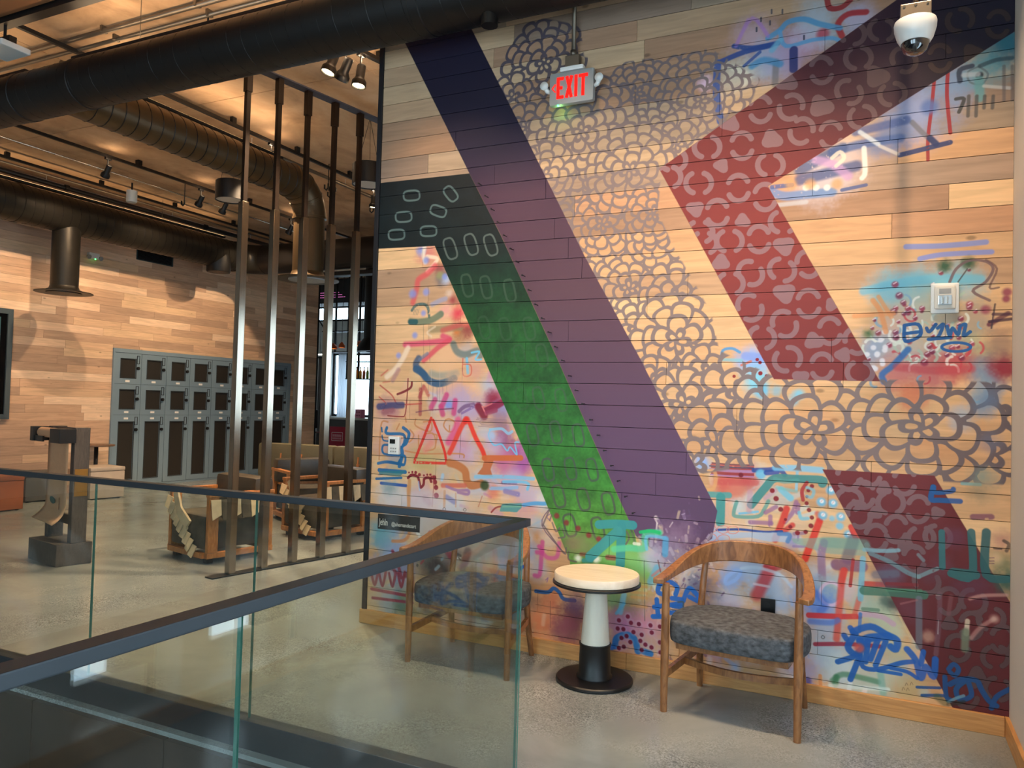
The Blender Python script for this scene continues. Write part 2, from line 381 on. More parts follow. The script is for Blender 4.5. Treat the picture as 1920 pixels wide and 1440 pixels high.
    g.s([(60, 300), (130, 370), (100, 440)], 12, (196, 84, 72), .8); g.s([(60, 400), (180, 390), (300, 385)], 56, (56, 62, 110), .85, .35, .25); g.s([(110, 460), (200, 440)], 50, (150, 84, 96), .7, .6, .2)
    for a, b, c in (((520, 190), (480, 300), (170, 70, 70)), ((530, 200), (570, 280), (190, 90, 84)), ((490, 220), (485, 480), (160, 60, 66))): g.s([a, b], 34, c, .75, .5, .25)
    for a, b in (((640, 330), (600, 410)), ((760, 280), (710, 400)), ((850, 340), (835, 470)), ((720, 480), (700, 400))): g.s([a, b], 48, (196, 62, 120), .8, .5)
    g.s([(440, 460), (560, 440), (700, 430), (830, 420)], 12, (120, 60, 90), .7, .4, .3); g.s([(890, 450), (950, 400), (1040, 380)], 34, (110, 76, 120), .75, .4, .3); g.s([(920, 470), (1100, 370)], 22, (120, 90, 150), .7, .4, .3)
    g.s([(1090, 400), (1150, 500)], 70, (124, 22, 50), .9, .35); g.s([(1170, 440), (1260, 400), (1330, 360)], 62, (132, 30, 62), .9, .35); g.s([(1130, 400), (1170, 485)], 14, (226, 130, 130), .9); g.s([(1170, 470), (1270, 440)], 40, (150, 60, 90), .8, .4); g.s([(1140, 410), (1230, 370)], 12, (210, 110, 110), .8)
    for k in range(7): y = 520+k*14; g.s([(1060+r.uniform(0, 80), y), (1380, y+20)], 9, (140, 112, 130), .6, .4, .3)
    # orange outlines, letters and the red triangles
    oc = (196, 130, 84)
    for pts in ([(150, 560), (90, 560), (70, 700), (60, 950)], [(270, 580), (240, 640)], [(440, 530), (440, 600), (590, 660), (600, 560), (520, 560)], [(380, 640), (420, 700), (370, 770), (330, 720)], [(470, 700), (470, 850)], [(560, 680), (630, 690), (640, 830), (540, 860)], [(620, 690), (660, 700), (650, 780)], [(330, 860), (520, 890), (900, 890), (940, 930)], [(340, 560), (330, 500)], [(750, 540), (730, 600), (780, 660), (830, 650), (850, 570), (790, 530), (750, 540)], [(790, 650), (790, 600)]): g.s(pts, 14, oc, .85, .3)
    g.s([(540, 850), (600, 780)], 60, (220, 130, 120), .6, .6); g.s([(880, 540), (850, 640), (780, 770)], 60, (214, 84, 130), .85, .5)
    g.s([(600, 520), (540, 680), (480, 830), (425, 970)], 26, (206, 52, 40), .95, .15, .2); g.s([(620, 540), (680, 690), (740, 870), (755, 970)], 24, (216, 46, 36), .95, .15); g.s([(425, 980), (760, 990)], 24, (216, 46, 36), .9, .15, .35)
    g.s([(960, 530), (900, 640), (820, 820), (790, 880)], 44, (226, 60, 46), .9, .45); g.s([(970, 540), (960, 550)], 60, RED_, .9, .4); g.s([(1000, 570), (1060, 720), (1130, 850), (1160, 940)], 42, (228, 52, 40), .95, .35)
    g.s([(1150, 935), (1530, 935)], 50, (204, 104, 56), .95, .15); g.f([(1150, 960), (1250, 960), (1215, 1050), (1240, 1130), (1080, 1100), (1130, 1030)], (190, 100, 58), .9)
    g.s([(790, 985), (870, 1010), (950, 1070), (970, 1170), (1020, 1220), (1120, 1200)], 70, (190, 112, 62), .9, .25); g.d(1155, 1220, 42, (58, 74, 42), .95, .35)
    g.s([(1220, 640), (1195, 700), (1250, 800), (1330, 790), (1390, 860), (1420, 820), (1490, 900), (1470, 780), (1510, 770)], 14, SKYB, .9, .3); g.s([(1210, 640), (1310, 630), (1350, 640), (1400, 680), (1440, 660)], 26, (140, 190, 220), .85, .35); g.sp(1230, 700, 50, (170, 190, 220), .7)
    g.s([(1060, 1130), (1350, 1130), (1660, 1150)], 34, (130, 190, 224), .85, .3, .2); g.s([(1340, 1190), (1480, 1190)], 30, (130, 110, 160), .75, .4, .25); g.s([(1350, 1180), (1590, 1190), (1600, 1260)], 26, SKYB, .85, .3); g.s([(1220, 1250), (1380, 1250), (1490, 1240)], 32, (140, 180, 220), .85, .3, .2); g.s([(1370, 1280), (1500, 1310)], 46, (130, 120, 180), .75, .4, .25)
    g.s([(720, 1220), (950, 1220)], 40, (206, 96, 80), .8, .4); g.s([(760, 1230), (870, 1270), (980, 1270), (980, 1310), (880, 1290)], 26, (150, 110, 160), .8, .4); g.s([(760, 1340), (840, 1390)], 46, (130, 130, 180), .75, .4, .2)
    # blue scrawl round the keypad
    for pts, w in (([(140, 620), (140, 680), (310, 690), (320, 780), (290, 830)], 26), ([(310, 620), (370, 680), (340, 780), (310, 800)], 30), ([(170, 800), (100, 805), (110, 890), (270, 905), (330, 920), (320, 1005), (260, 990), (300, 920)], 20), ([(90, 700), (105, 750), (170, 760)], 14), ([(85, 620), (90, 660)], 16), ([(50, 990), (150, 975), (310, 1005)], 26), ([(60, 1060), (330, 1080)], 34), ([(30, 1150), (290, 1140)], 22), ([(290, 830), (300, 900), (270, 1020)], 34)): g.s(pts, w, (30, 100, 150), .95, .15, .1)
    g.f([(60, 1070), (330, 1070), (280, 1120), (60, 1110)], (40, 120, 130), .75); g.s([(80, 1195), (340, 1222)], 26, (44, 84, 160), .95, .15); g.sp(180, 1250, 80, (110, 140, 150), .5)
    g.s([(360, 1140), (400, 1110), (460, 1130), (480, 1200), (490, 1240), (520, 1210), (530, 1150), (580, 1140), (600, 1180)], 24, (124, 22, 38), .95, .15)
    for x, y, R in ((370, 1085, 8), (405, 1080, 10), (440, 1085, 14), (478, 1108, 15), (525, 1115, 9), (560, 1108, 10), (590, 1108, 10), (630, 1140, 22), (640, 1185, 22), (650, 1240, 22), (653, 1325, 24), (605, 1140, 16)): g.d(x, y, R, (132, 22, 40), .95, .2)
    g.s([(600, 1100), (625, 1200), (610, 1440)], 9, (170, 80, 80), .8); g.s([(375, 1170), (370, 1440)], 34, (196, 132, 80), .75, .4); g.s([(740, 1280), (735, 1440)], 24, (206, 150, 110), .7, .4); g.s([(855, 1300), (855, 1440)], 14, (206, 160, 130), .7); g.s([(470, 1180), (480, 1270)], 14, LBLU, .7); g.s([(720, 1110), (710, 1160)], 30, LBLU, .7, .4)
    g.s([(1090, 1440), (1130, 1330)], 10, (190, 110, 90), .7); g.s([(540, 1360), (580, 1400)], 60, (160, 90, 120), .6, .6)
    # --- left field, foot (behind the armchair)
    g = G(690, 900, 4.8)
    for x, y, R, c, a in ((150, 560, 130, (96, 150, 176), .8), (120, 470, 110, (110, 160, 176), .75), (250, 700, 170, (150, 160, 206), .75), (90, 800, 110, (130, 150, 206), .8), (520, 300, 200, (200, 190, 196), .6), (620, 560, 200, (206, 190, 180), .6), (560, 740, 150, (96, 96, 96), .8), (640, 800, 110, (60, 60, 62), .85), (700, 640, 90, (176, 160, 150), .7), (760, 690, 90, (120, 110, 120), .7), (900, 560, 130, (216, 170, 160), .6), (1000, 640, 150, (226, 190, 170), .6), (1270, 640, 140, (206, 180, 190), .6),
                          (320, 820, 140, (150, 150, 190), .6), (200, 1100, 180, (140, 170, 196), .6), (330, 1150, 120, (90, 120, 100), .6), (560, 1120, 150, (120, 110, 96), .6), (1050, 1080, 150, (130, 150, 170), .6), (1300, 1150, 140, (110, 140, 170), .6), (1580, 1270, 150, (226, 130, 90), .7), (1560, 1120, 140, (230, 160, 120), .5), (1680, 1050, 100, (196, 96, 70), .5), (1420, 520, 60, (200, 206, 214), .7), (1420, 1060, 110, (90, 90, 96), .4)): g.sp(x, y, R, c, a)
    for k in range(26): x, y = r.uniform(380, 860), r.uniform(380, 800); g.s([(x, y), (x+r.uniform(-30, 30), y+r.uniform(-30, 30))], r.uniform(10, 26), r.choice([(236, 232, 226), (60, 60, 66), (214, 140, 90), (170, 60, 80), (150, 180, 206), (206, 180, 150)]), .75, .5)
    g.s([(220, 550), (320, 545), (370, 480), (350, 330)], 24, (206, 130, 84), .85, .4); g.s([(360, 60), (365, 240)], 26, (200, 140, 90), .7, .4)
    for x in (60, 130, 220, 300): g.s([(x-30, 840), (x, 930+r.uniform(0, 40)), (x+30, 830)], 22, (150, 52, 76), .85, .4); 
    for pts in ([(220, 640), (240, 690)], [(200, 760), (240, 820)], [(270, 760), (300, 880)]): g.s(pts, 26, (150, 52, 76), .8, .4)
    g.s([(30, 980), (400, 1050)], 24, (160, 60, 84), .9, .4); g.s([(40, 1060), (400, 1105)], 22, (160, 60, 84), .9, .4); g.s([(340, 860), (390, 840), (400, 1000)], 36, (130, 50, 60), .7, .5)
    g.s([(900, 640), (850, 800)], 60, (120, 70, 86), .7, .5); g.s([(700, 640), (740, 700)], 30, (150, 60, 80), .7, .5)
    g.s([(1110, 290), (1150, 250), (1210, 235)], 14, (150, 50, 54), .9, .2); g.f([(1205, 210), (1385, 210), (1380, 250), (1340, 290), (1180, 285)], (70, 150, 152), .9); g.s([(1210, 240), (1370, 240)], 12, (130, 180, 150), .7, .3)
    g.s([(1400, 225), (1500, 210), (1610, 210), (1690, 165)], 30, (84, 160, 214), .9, .35)
    for pts in ([(1570, 560), (1560, 700), (1545, 850), (1500, 860)], [(1520, 650), (1570, 660), (1620, 700), (1700, 690), (1720, 570)], [(1540, 600), (1570, 640)]): g.s(pts, 34, MAG, .75, .55)
    g.s([(1640, 250), (1565, 410), (1770, 660)], 9, (110, 84, 110), .85); g.s([(1640, 370), (1610, 330), (1650, 300)], 9, (140, 100, 150), .8)
    g.s([(1370, 800), (1400, 780), (1430, 810)], 26, (36, 84, 176), .95, .2); g.s([(1510, 1000), (1620, 1010), (1670, 975), (1720, 1010), (1760, 1070), (1860, 1085)], 30, (28, 94, 166), .95, .2)
    g.s([(1600, 900), (1620, 880), (1610, 920)], 8, (130, 90, 150), .8); g.s([(1640, 1090), (1640, 1330)], 5, (96, 60, 54), .8); g.s([(1510, 1120), (1740, 1160)], 6, (110, 70, 60), .6); g.s([(1585, 1220), (1575, 1300)], 34, (240, 190, 160), .7, .6)
    for x, y in ((870, 268), (685, 262)): g.s([(x-14, y), (x, y-14), (x+14, y), (x, y+14), (x-14, y)], 5, (80, 66, 70), .8)
    # --- right of the purple stripe, under the flowers
    g = G(1280, 860, 5.538)
    for x, y, R, c, a in ((220, 60, 90, (140, 180, 230), .8), (200, 20, 60, (150, 180, 240), .7), (450, 250, 150, (206, 100, 90), .75), (650, 200, 150, (190, 84, 84), .75), (560, 320, 90, (214, 130, 110), .6), (640, 1100, 220, (180, 196, 226), .7), (900, 1300, 220, (190, 206, 230), .7), (520, 1220, 120, (150, 176, 226), .7), (1330, 1200, 150, (200, 216, 236), .6), (1480, 1330, 140, (170, 190, 226), .7), (1700, 1380, 120, (226, 190, 196), .6), (1150, 1350, 120, (214, 190, 180), .5)): g.sp(x, y, R, c, a)
    for k in range(9): y = 45+k*15; g.s([(280+r.uniform(0, 30), y), (500, y+16), (735, y+24)], 15, r.choice([(150, 50, 60), (56, 52, 96), (186, 80, 84), (170, 130, 180), (100, 40, 70)]), .85, .3, .2)
    g.s([(360, 240), (760, 250)], 60, (200, 84, 84), .6, .5, .25); g.d(605, 170, 22, (110, 20, 36), .9)
    g.s([(140, 320), (190, 170), (330, 130), (320, 310), (140, 320)], 34, (222, 166, 110), .8, .4)
    g.s([(740, 120), (880, 115), (1000, 110), (1060, 170)], 44, (44, 74, 146), .9, .25, .15); g.d(810, 160, 46, SKYB, .9, .3); g.s([(870, 145), (980, 140)], 50, (40, 78, 160), .9, .3)
    g.s([(960, 95), (1200, 100), (1440, 120)], 60, (128, 196, 230), .85, .35, .15); g.s([(1190, 130), (1180, 320)], 26, (140, 200, 226), .8, .4)
    g.s([(1450, 260), (1440, 220), (1180, 210), (960, 205), (860, 300), (710, 480)], 76, (70, 140, 140), .95, .15); g.s([(960, 210), (1060, 240), (1190, 225)], 40, (90, 160, 156), .7, .4)
    g.s([(560, 450), (530, 560), (560, 600), (780, 600), (850, 520), (890, 440)], 34, (96, 160, 152), .85, .3); g.s([(590, 570), (700, 560), (780, 550)], 22, SKYB, .85, .3)
    g.s([(110, 365), (480, 380)], 56, (80, 160, 160), .9, .25, .15); g.s([(235, 400), (225, 640)], 86, (62, 142, 146), .95, .15); g.s([(395, 400), (390, 660)], 84, (66, 150, 150), .95, .15); g.s([(700, 350), (690, 540)], 50, (196, 150, 170), .6, .5)
    g.s([(1020, 320), (1120, 410)], 60, (120, 196, 220), .85, .35); g.s([(860, 410), (960, 330)], 40, (196, 160, 180), .7, .5); g.s([(980, 300), (1180, 340)], 30, (120, 190, 190), .6, .5)
    for pts in ([(700, 660), (920, 670)], [(910, 600), (910, 690)], [(860, 560), (970, 500)], [(1180, 450), (1140, 560), (1060, 660)], [(1190, 560), (1200, 480)]): g.s(pts, 40, (150, 100, 150), .75, .4, .2)
    g.s([(1150, 910), (1280, 910), (1360, 870)], 24, (140, 120, 180), .7, .5); g.s([(1160, 780), (1270, 770)], 34, (150, 120, 150), .8, .4); g.s([(1200, 800), (1195, 850)], 20, (150, 120, 170), .7)
    g.s([(1080, 520), (1030, 660), (960, 840)], 62, (214, 48, 48), .9, .35); g.s([(1140, 690), (1040, 760)], 50, (214, 60, 60), .85, .4); g.s([(1400, 570), (1420, 640)], 50, (216, 80, 76), .7, .5); g.s([(1420, 650), (1340, 860), (1270, 1040)], 66, (224, 52, 46), .92, .3)
    g.s([(920, 1090), (860, 1240), (770, 1420)], 110, (214, 60, 66), .8, .5); g.s([(860, 1120), (920, 1150), (1010, 1130)], 40, (170, 50, 60), .7, .5); g.s([(740, 1300), (900, 1330)], 24, (240, 210, 214), .8, .5)
    g.s([(350, 740), (600, 735), (840, 760), (1030, 755)], 22, (38, 74, 150), .95, .25); g.f([(380, 760), (1110, 770), (1115, 870), (900, 860), (700, 820), (500, 830)], (176, 196, 220), .85); g.s([(1000, 780), (1110, 790), (1090, 860)], 40, (80, 130, 190), .8, .4)
    for x, y in ((285, 730), (420, 735), (290, 820), (425, 830), (520, 740)): pts = [(x+62*math.cos(t), y+40*math.sin(t)) for t in [k*.4 for k in range(17)]]; g.s(pts, 9, (226, 140, 130), .9)
    g.s([(540, 1170), (460, 1230), (450, 1300), (560, 1250), (600, 1170), (540, 1160)], 34, (160, 190, 240), .8, .5); g.s([(610, 1140), (760, 1130), (1000, 1200), (1130, 1330)], 30, (206, 222, 240), .7, .6)
    g.s([(1250, 430), (1240, 330), (1290, 250)], 34, (170, 46, 54), .9, .3)
    for x, y, R in ((1342, 285, 20), (1305, 330, 18), (1290, 395, 14), (1287, 462, 19), (1312, 533, 20), (1342, 612, 20), (1332, 697, 23), (1278, 760, 20), (1192, 770, 22), (930, 332, 22), (970, 415, 24), (1018, 526, 23), (1068, 632, 14), (1118, 708, 18)): g.d(x, y, R, (136, 26, 42), .95, .25)
    g.s([(1290, 300), (1360, 330), (1340, 400), (1290, 390)], 30, (110, 190, 210), .7, .5); g.s([(1210, 560), (1230, 620), (1300, 620)], 34, (120, 196, 220), .8, .4)
    for x, y in ((1538, 330), (1440, 450), (1560, 465), (1455, 590), (1640, 605), (1722, 790)): g.d(x, y, 42, (110, 190, 226), .9, .4); g.d(x+4, y-8, 20, (240, 240, 244), .95, .4); g.s([(x-6, y), (x+12, y-20)], 6, (220, 130, 140), .8)
    g.d(1550, 620, 26, (130, 200, 226), .8, .5); g.d(1630, 700, 34, (120, 196, 226), .85, .4); g.s([(1750, 710), (1800, 820)], 56, (220, 50, 54), .9, .3)
    g.f([(1130, 830), (1520, 820), (1900, 830), (1900, 1010), (1500, 990), (1150, 870)], (140, 176, 160), .65); g.s([(1470, 870), (1440, 1000), (1450, 1250)], 70, (150, 120, 160), .8, .3, .15)
    g.s([(1770, 850), (1710, 1040)], 110, (120, 112, 120), .75, .3); g.s([(1600, 1100), (1860, 1120)], 110, (130, 84, 120), .8, .2, .15); g.s([(1680, 1160), (1640, 1300)], 60, (220, 60, 54), .85, .35); g.s([(1770, 1050), (1740, 1320)], 30, (180, 50, 54), .85, .3); g.s([(1420, 1380), (1480, 1290), (1580, 1300), (1630, 1400)], 34, (240, 226, 236), .75, .5)
    g = G(1500, 1000, 4.235)
    for x, y, R, c, a in ((90, 500, 140, (120, 160, 226), .75), (230, 450, 110, (170, 190, 190), .6), (160, 600, 150, (100, 140, 220), .75), (260, 700, 120, (150, 176, 214), .7), (150, 820, 160, (190, 190, 206), .6), (200, 1000, 190, (170, 196, 220), .75), (330, 1080, 150, (206, 220, 224), .75), (620, 600, 180, (160, 186, 170), .65), (700, 720, 150, (190, 200, 170), .6), (560, 900, 160, (196, 160, 150), .6), (780, 950, 130, (190, 186, 150), .55), (600, 1180, 170, (196, 206, 190), .7), (850, 1230, 150, (190, 176, 130), .5), (60, 1080, 120, (180, 170, 210), .6), (700, 540, 70, (70, 96, 90), .6), (760, 560, 60, (60, 70, 66), .6)): g.sp(x, y, R, c, a)
    pts = [(245+85*math.cos(t), 480+90*math.sin(t)) for t in [k*.4 for k in range(17)]]; g.s(pts, 22, (226, 196, 226), .8, .5)
    g.s([(120, 470), (200, 560), (160, 620)], 50, (70, 110, 206), .6, .6); g.s([(70, 650), (300, 660), (470, 660)], 40, (206, 50, 60), .9, .25); g.s([(340, 300), (320, 500), (290, 840)], 46, (220, 76, 66), .75, .45); g.s([(470, 520), (430, 660)], 36, (220, 90, 76), .7, .5)
    g.s([(480, 640), (640, 660), (740, 720)], 40, (200, 160, 190), .75, .4, .2); g.s([(500, 600), (620, 610)], 26, (90, 130, 110), .7, .4); g.s([(120, 880), (400, 880), (640, 900)], 30, (150, 40, 66), .85, .35, .1); g.s([(80, 700), (240, 710), (300, 690)], 40, (80, 120, 210), .7, .5)
    g.s([(510, 400), (690, 410)], 40, (200, 60, 56), .8, .3); g.s([(500, 200), (480, 520)], 40, (120, 186, 210), .85, .35); g.s([(480, 640), (470, 780)], 24, (60, 120, 190), .8, .3)
    g.s([(260, 1170), (340, 1120), (500, 1150), (620, 1180)], 40, (84, 140, 110), .75, .5); g.s([(280, 1200), (290, 1140)], 40, (60, 130, 90), .7, .5); g.s([(640, 1120), (660, 1270)], 46, (130, 186, 176), .7, .5); g.s([(520, 1230), (510, 1260)], 34, WHIT, .85, .5); g.s([(400, 1190), (390, 1240)], 30, (240, 246, 250), .8, .5)
    g.s([(240, 1210), (700, 1240)], 30, (220, 240, 240), .7, .5); g.d(60, 1170, 26, VIO, .8, .5); g.s([(160, 1130), (165, 1280)], 24, (214, 150, 100), .8, .3)
    g.s([(180, 810), (196, 824), (184, 838), (168, 826), (180, 810)], 6, (60, 66, 76), .8)
    # --- blue splash beside the upper red leg
    g = G(1300, 400, 2.8806)
    g.sp(330, 800, 85, (150, 180, 235), .9); g.sp(330, 900, 70, (130, 206, 232), .9); g.sp(370, 960, 40, SKYB, .8); g.s([(150, 790), (160, 740), (210, 730), (250, 750)], 14, (70, 150, 206), .9, .4); g.s([(280, 770), (370, 780)], 40, (130, 156, 226), .8, .4); g.s([(160, 790), (260, 795)], 16, (120, 196, 214), .7, .5)
    g.s([(260, 820), (310, 800)], 12, (220, 110, 90), .8); g.sp(575, 975, 34, (130, 200, 226), .7); g.sp(450, 960, 30, SKYB, .5); g.sp(540, 1010, 30, SKYB, .6)
    for x, y, R in ((345, 790, 8), (360, 806, 8), (290, 848, 10), (316, 852, 6), (362, 864, 10), (395, 878, 8), (315, 892, 7), (220, 880, 8), (242, 920, 6), (336, 860, 5)): g.d(x, y, R, (140, 22, 34), .95, .2)
    # --- swarm right of the upper red leg
    for x, y, R, c, a in ((1050, 420, 110, (130, 190, 206), .7), (1200, 400, 130, (120, 186, 206), .75), (1420, 380, 130, (120, 186, 206), .75), (1250, 520, 150, (190, 190, 170), .6), (1100, 620, 120, (200, 170, 160), .55), (1400, 640, 150, (190, 180, 160), .6), (980, 730, 110, (140, 170, 206), .6), (1150, 760, 120, (190, 186, 180), .7), (1330, 760, 140, (196, 186, 170), .7), (1500, 720, 110, (170, 176, 140), .6), (1100, 860, 110, (206, 110, 110), .6), (1280, 860, 130, (200, 110, 110), .65), (1430, 830, 110, (190, 80, 84), .65), (1600, 880, 110, (120, 150, 176), .7), (1680, 840, 80, (150, 40, 56), .75), (1560, 1000, 90, (130, 160, 180), .6), (1500, 560, 110, (170, 150, 130), .6), (1650, 700, 90, (140, 110, 100), .5), (1180, 990, 90, (222, 120, 80), .6), (1450, 1100, 80, (150, 180, 206), .5)): g.sp(x, y, R, c, a)
    g.s([(920, 420), (1100, 380), (1300, 355), (1550, 355)], 44, (110, 182, 206), .8, .4)
    rr = random.Random(31)
    for k in range(70): x, y = rr.gauss(1260, 170), rr.gauss(690, 120); t0 = rr.random()*6; R = rr.uniform(18, 44); g.s([(x+R*math.cos(t0+q), y+R*math.sin(t0+q)) for q in (0, .5, 1, 1.5, 2.0)], rr.uniform(9, 15), rr.choice([(236, 234, 226), (226, 230, 220), (176, 196, 176), (200, 70, 80), (130, 170, 196), (220, 226, 214)]), .8, .5)
    for k in range(46): x, y = rr.gauss(1230, 190), rr.gauss(640, 110); g.d(x, y, rr.uniform(8, 17), rr.choice([(130, 30, 60), (150, 40, 70), (120, 36, 70)]), .8, .45); g.s([(x-8, y-4), (x+6, y-12)], 7, (240, 226, 230), .7, .4)
    for k in range(14): x, y = rr.uniform(925, 1080), rr.uniform(640, 850); g.d(x, y, 13, (236, 232, 238), .9, .4)
    g.s([(870, 555), (960, 548), (1080, 540)], 24, (226, 156, 104), .85, .4); g.s([(970, 470), (1010, 530), (1040, 640)], 24, (226, 150, 96), .8, .4); g.s([(1000, 450), (1070, 560)], 20, (226, 150, 96), .7, .4)
    g.s([(1150, 180), (1350, 175), (1580, 155)], 28, (122, 140, 200), .85, .3); g.s([(1225, 245), (1350, 222), (1610, 208)], 26, (122, 140, 206), .85, .3)
    g.sp(1360, 285, 38, (44, 84, 60), .9); g.sp(1490, 268, 38, (44, 84, 60), .9); g.sp(945, 650, 30, (70, 110, 70), .8)
    g.s([(1385, 370), (1420, 300), (1490, 255), (1580, 260), (1620, 300), (1580, 370), (1510, 420), (1600, 470)], 14, (110, 86, 92), .85, .3); g.s([(1480, 300), (1430, 370)], 7, (60, 56, 60), .7); g.s([(1580, 250), (1640, 300), (1600, 400), (1650, 400)], 10, (110, 80, 80), .8)
    g.s([(1030, 910), (1020, 870), (1080, 820), (1160, 735)], 30, (54, 110, 176), .9, .4); g.s([(1100, 830), (1300, 850), (1500, 840)], 40, (196, 70, 80), .6, .5); g.s([(1700, 540), (1600, 600)], 24, (90, 30, 56), .8, .4); g.d(1695, 425, 22, (140, 40, 80), .85, .5); g.d(1690, 462, 18, (140, 40, 80), .85, .5); g.d(1580, 520, 22, (140, 40, 80), .7, .5)
    g.s([(1630, 490), (1610, 620)], 9, (60, 50, 60), .8); g.s([(1600, 585), (1720, 570)], 16, (60, 34, 56), .85, .3); g.s([(1620, 545), (1720, 545)], 16, (70, 40, 60), .8, .3)
    # --- top right
    g = G(1200, 0, 2.6667)
    for x, y, R, c, a in ((560, 190, 110, (196, 170, 190), .5), (640, 300, 110, (160, 180, 210), .6), (760, 260, 110, (176, 150, 190), .5), (850, 180, 90, (196, 160, 196), .6), (470, 380, 100, (206, 206, 190), .55), (900, 110, 120, (170, 190, 206), .6), (1100, 90, 90, (176, 176, 206), .6), (1400, 560, 170, (130, 150, 196), .6), (1580, 400, 120, (120, 150, 190), .7), (1750, 300, 130, (90, 150, 166), .75), (1850, 230, 90, (40, 110, 130), .8), (1350, 620, 120, (150, 160, 200), .5), (1000, 820, 150, (210, 190, 190), .55), (900, 900, 130, (200, 190, 200), .5), (1230, 680, 110, (96, 116, 160), .6), (330, 420, 40, (226, 196, 226), .6)): g.sp(x, y, R, c, a)
    g.s([(935, -10), (950, 40), (1010, 35), (1060, -10)], 24, (146, 34, 44), .9, .2); g.s([(1010, 180), (990, 120), (1040, 70), (1130, 60)], 26, (166, 40, 50), .9, .35); g.d(915, 168, 26, (176, 50, 70), .7, .5)
    g.s([(640, 190), (700, 150), (740, 110), (820, 95), (900, 120), (1000, 140)], 24, (84, 150, 196), .9, .35); g.s([(700, 160), (730, 230), (860, 200), (960, 190), (1000, 205)], 18, (90, 156, 206), .85, .4); g.s([(470, 230), (560, 240), (690, 215)], 22, (40, 74, 140), .9, .3, .1); g.s([(400, 310), (520, 260), (660, 225)], 24, (36, 70, 140), .9, .3, .1); g.s([(520, 330), (600, 260)], 14, (44, 80, 150), .8, .3, .2)
    g.s([(540, 100), (480, 230), (560, 90), (640, 180)], 16, (170, 120, 200), .6, .6); g.s([(768, 250), (768, 345)], 36, (40, 50, 110), .9, .2, .1); g.s([(680, 310), (675, 420)], 28, (110, 110, 116), .7, .4, .15); g.s([(560, 330), (620, 300), (700, 320)], 30, (70, 140, 190), .8, .5); g.s([(660, 250), (700, 200)], 26, (110, 176, 210), .8, .5)
    g.s([(388, 315), (382, 460), (402, 605)], 32, (50, 84, 150), .9, .2, .1); g.s([(470, 340), (540, 380), (520, 420)], 26, (230, 226, 206), .6, .6)
    for x, y in ((658, 58), (650, 115), (583, 148), (605, 98), (712, 58), (820, 188)): g.s([(x, y-10), (x, y+8)], 8, (50, 56, 76), .8)
    g.s([(1480, 300), (1460, 520), (1440, 690), (1440, 800)], 15, (150, 34, 46), .9, .2); g.s([(1540, 350), (1535, 480), (1552, 665)], 16, (150, 34, 46), .9, .2); g.d(1447, 535, 34, (84, 110, 170), .85, .5)
    g.s([(1600, 405), (1600, 350), (1660, 330)], 22, (40, 54, 76), .85, .35); g.s([(1700, 330), (1640, 360), (1650, 410), (1710, 420), (1740, 370), (1700, 335)], 9, (90, 110, 120), .8); g.d(1697, 376, 16, (30, 44, 54), .95, .3); g.s([(1695, 400), (1700, 490)], 40, (90, 150, 156), .8, .4); g.s([(1620, 375), (1690, 370)], 24, (180, 190, 200), .7, .5); g.s([(1720, 430), (1850, 440)], 16, (190, 190, 190), .7, .5)
    g.s([(1700, 330), (1780, 300), (1860, 290)], 20, (40, 70, 84), .7, .4); g.s([(1580, 495), (1620, 495), (1595, 560)], 16, (56, 60, 64), .9, .3)
    for x in (1640, 1680, 1720, 1762): g.s([(x+4, 480), (x, 580 if x < 1700 else 540)], 15, (70, 72, 74), .8, .45)
    for x in (1820, 1862): g.s([(x, 330), (x, 500)], 14, (90, 86, 90), .6, .5)
    g.s([(1360, 610), (1420, 670), (1480, 715)], 22, (110, 110, 120), .8, .4); g.s([(1300, 775), (1440, 740), (1550, 712)], 24, (44, 60, 104), .95, .2, .1); g.s([(1450, 690), (1480, 720)], 28, (44, 56, 100), .9, .3)
    g.s([(1080, 660), (1250, 620), (1330, 600)], 40, (60, 84, 140), .75, .4, .25); g.s([(960, 760), (1110, 720), (1300, 690)], 40, (70, 96, 150), .8, .4, .2); g.s([(1100, 660), (1190, 720)], 20, (210, 216, 220), .8, .5); g.s([(1200, 730), (1290, 770)], 16, (230, 216, 200), .6, .5)
    g.s([(800, 850), (930, 780), (1010, 740)], 50, (64, 84, 130), .75, .4, .3); g.s([(800, 900), (960, 860), (1080, 830)], 50, (70, 84, 130), .8, .4, .3); g.s([(880, 800), (960, 820), (1040, 880)], 40, (190, 150, 196), .75, .5); g.s([(1120, 740), (1125, 860), (1110, 890)], 22, (236, 232, 224), .8, .4); g.s([(960, 790), (1000, 760), (1020, 790), (980, 830)], 18, (230, 214, 196), .8, .4)
    g.s([(660, 960), (720, 980), (800, 975), (960, 960)], 40, (104, 136, 186), .85, .35, .15); g.s([(660, 935), (760, 925)], 20, (60, 90, 150), .8, .3, .2); g.s([(1010, 950), (1130, 925)], 16, (60, 84, 140), .8, .3, .2); g.s([(690, 1025), (830, 1010)], 20, (190, 196, 206), .6, .5)
    for x in (830, 880, 935): g.d(x, 938, 14, (240, 230, 220), .9, .4)
    for x in (755, 850, 985): g.d(x, 920, 24, (206, 150, 100), .7, .5)

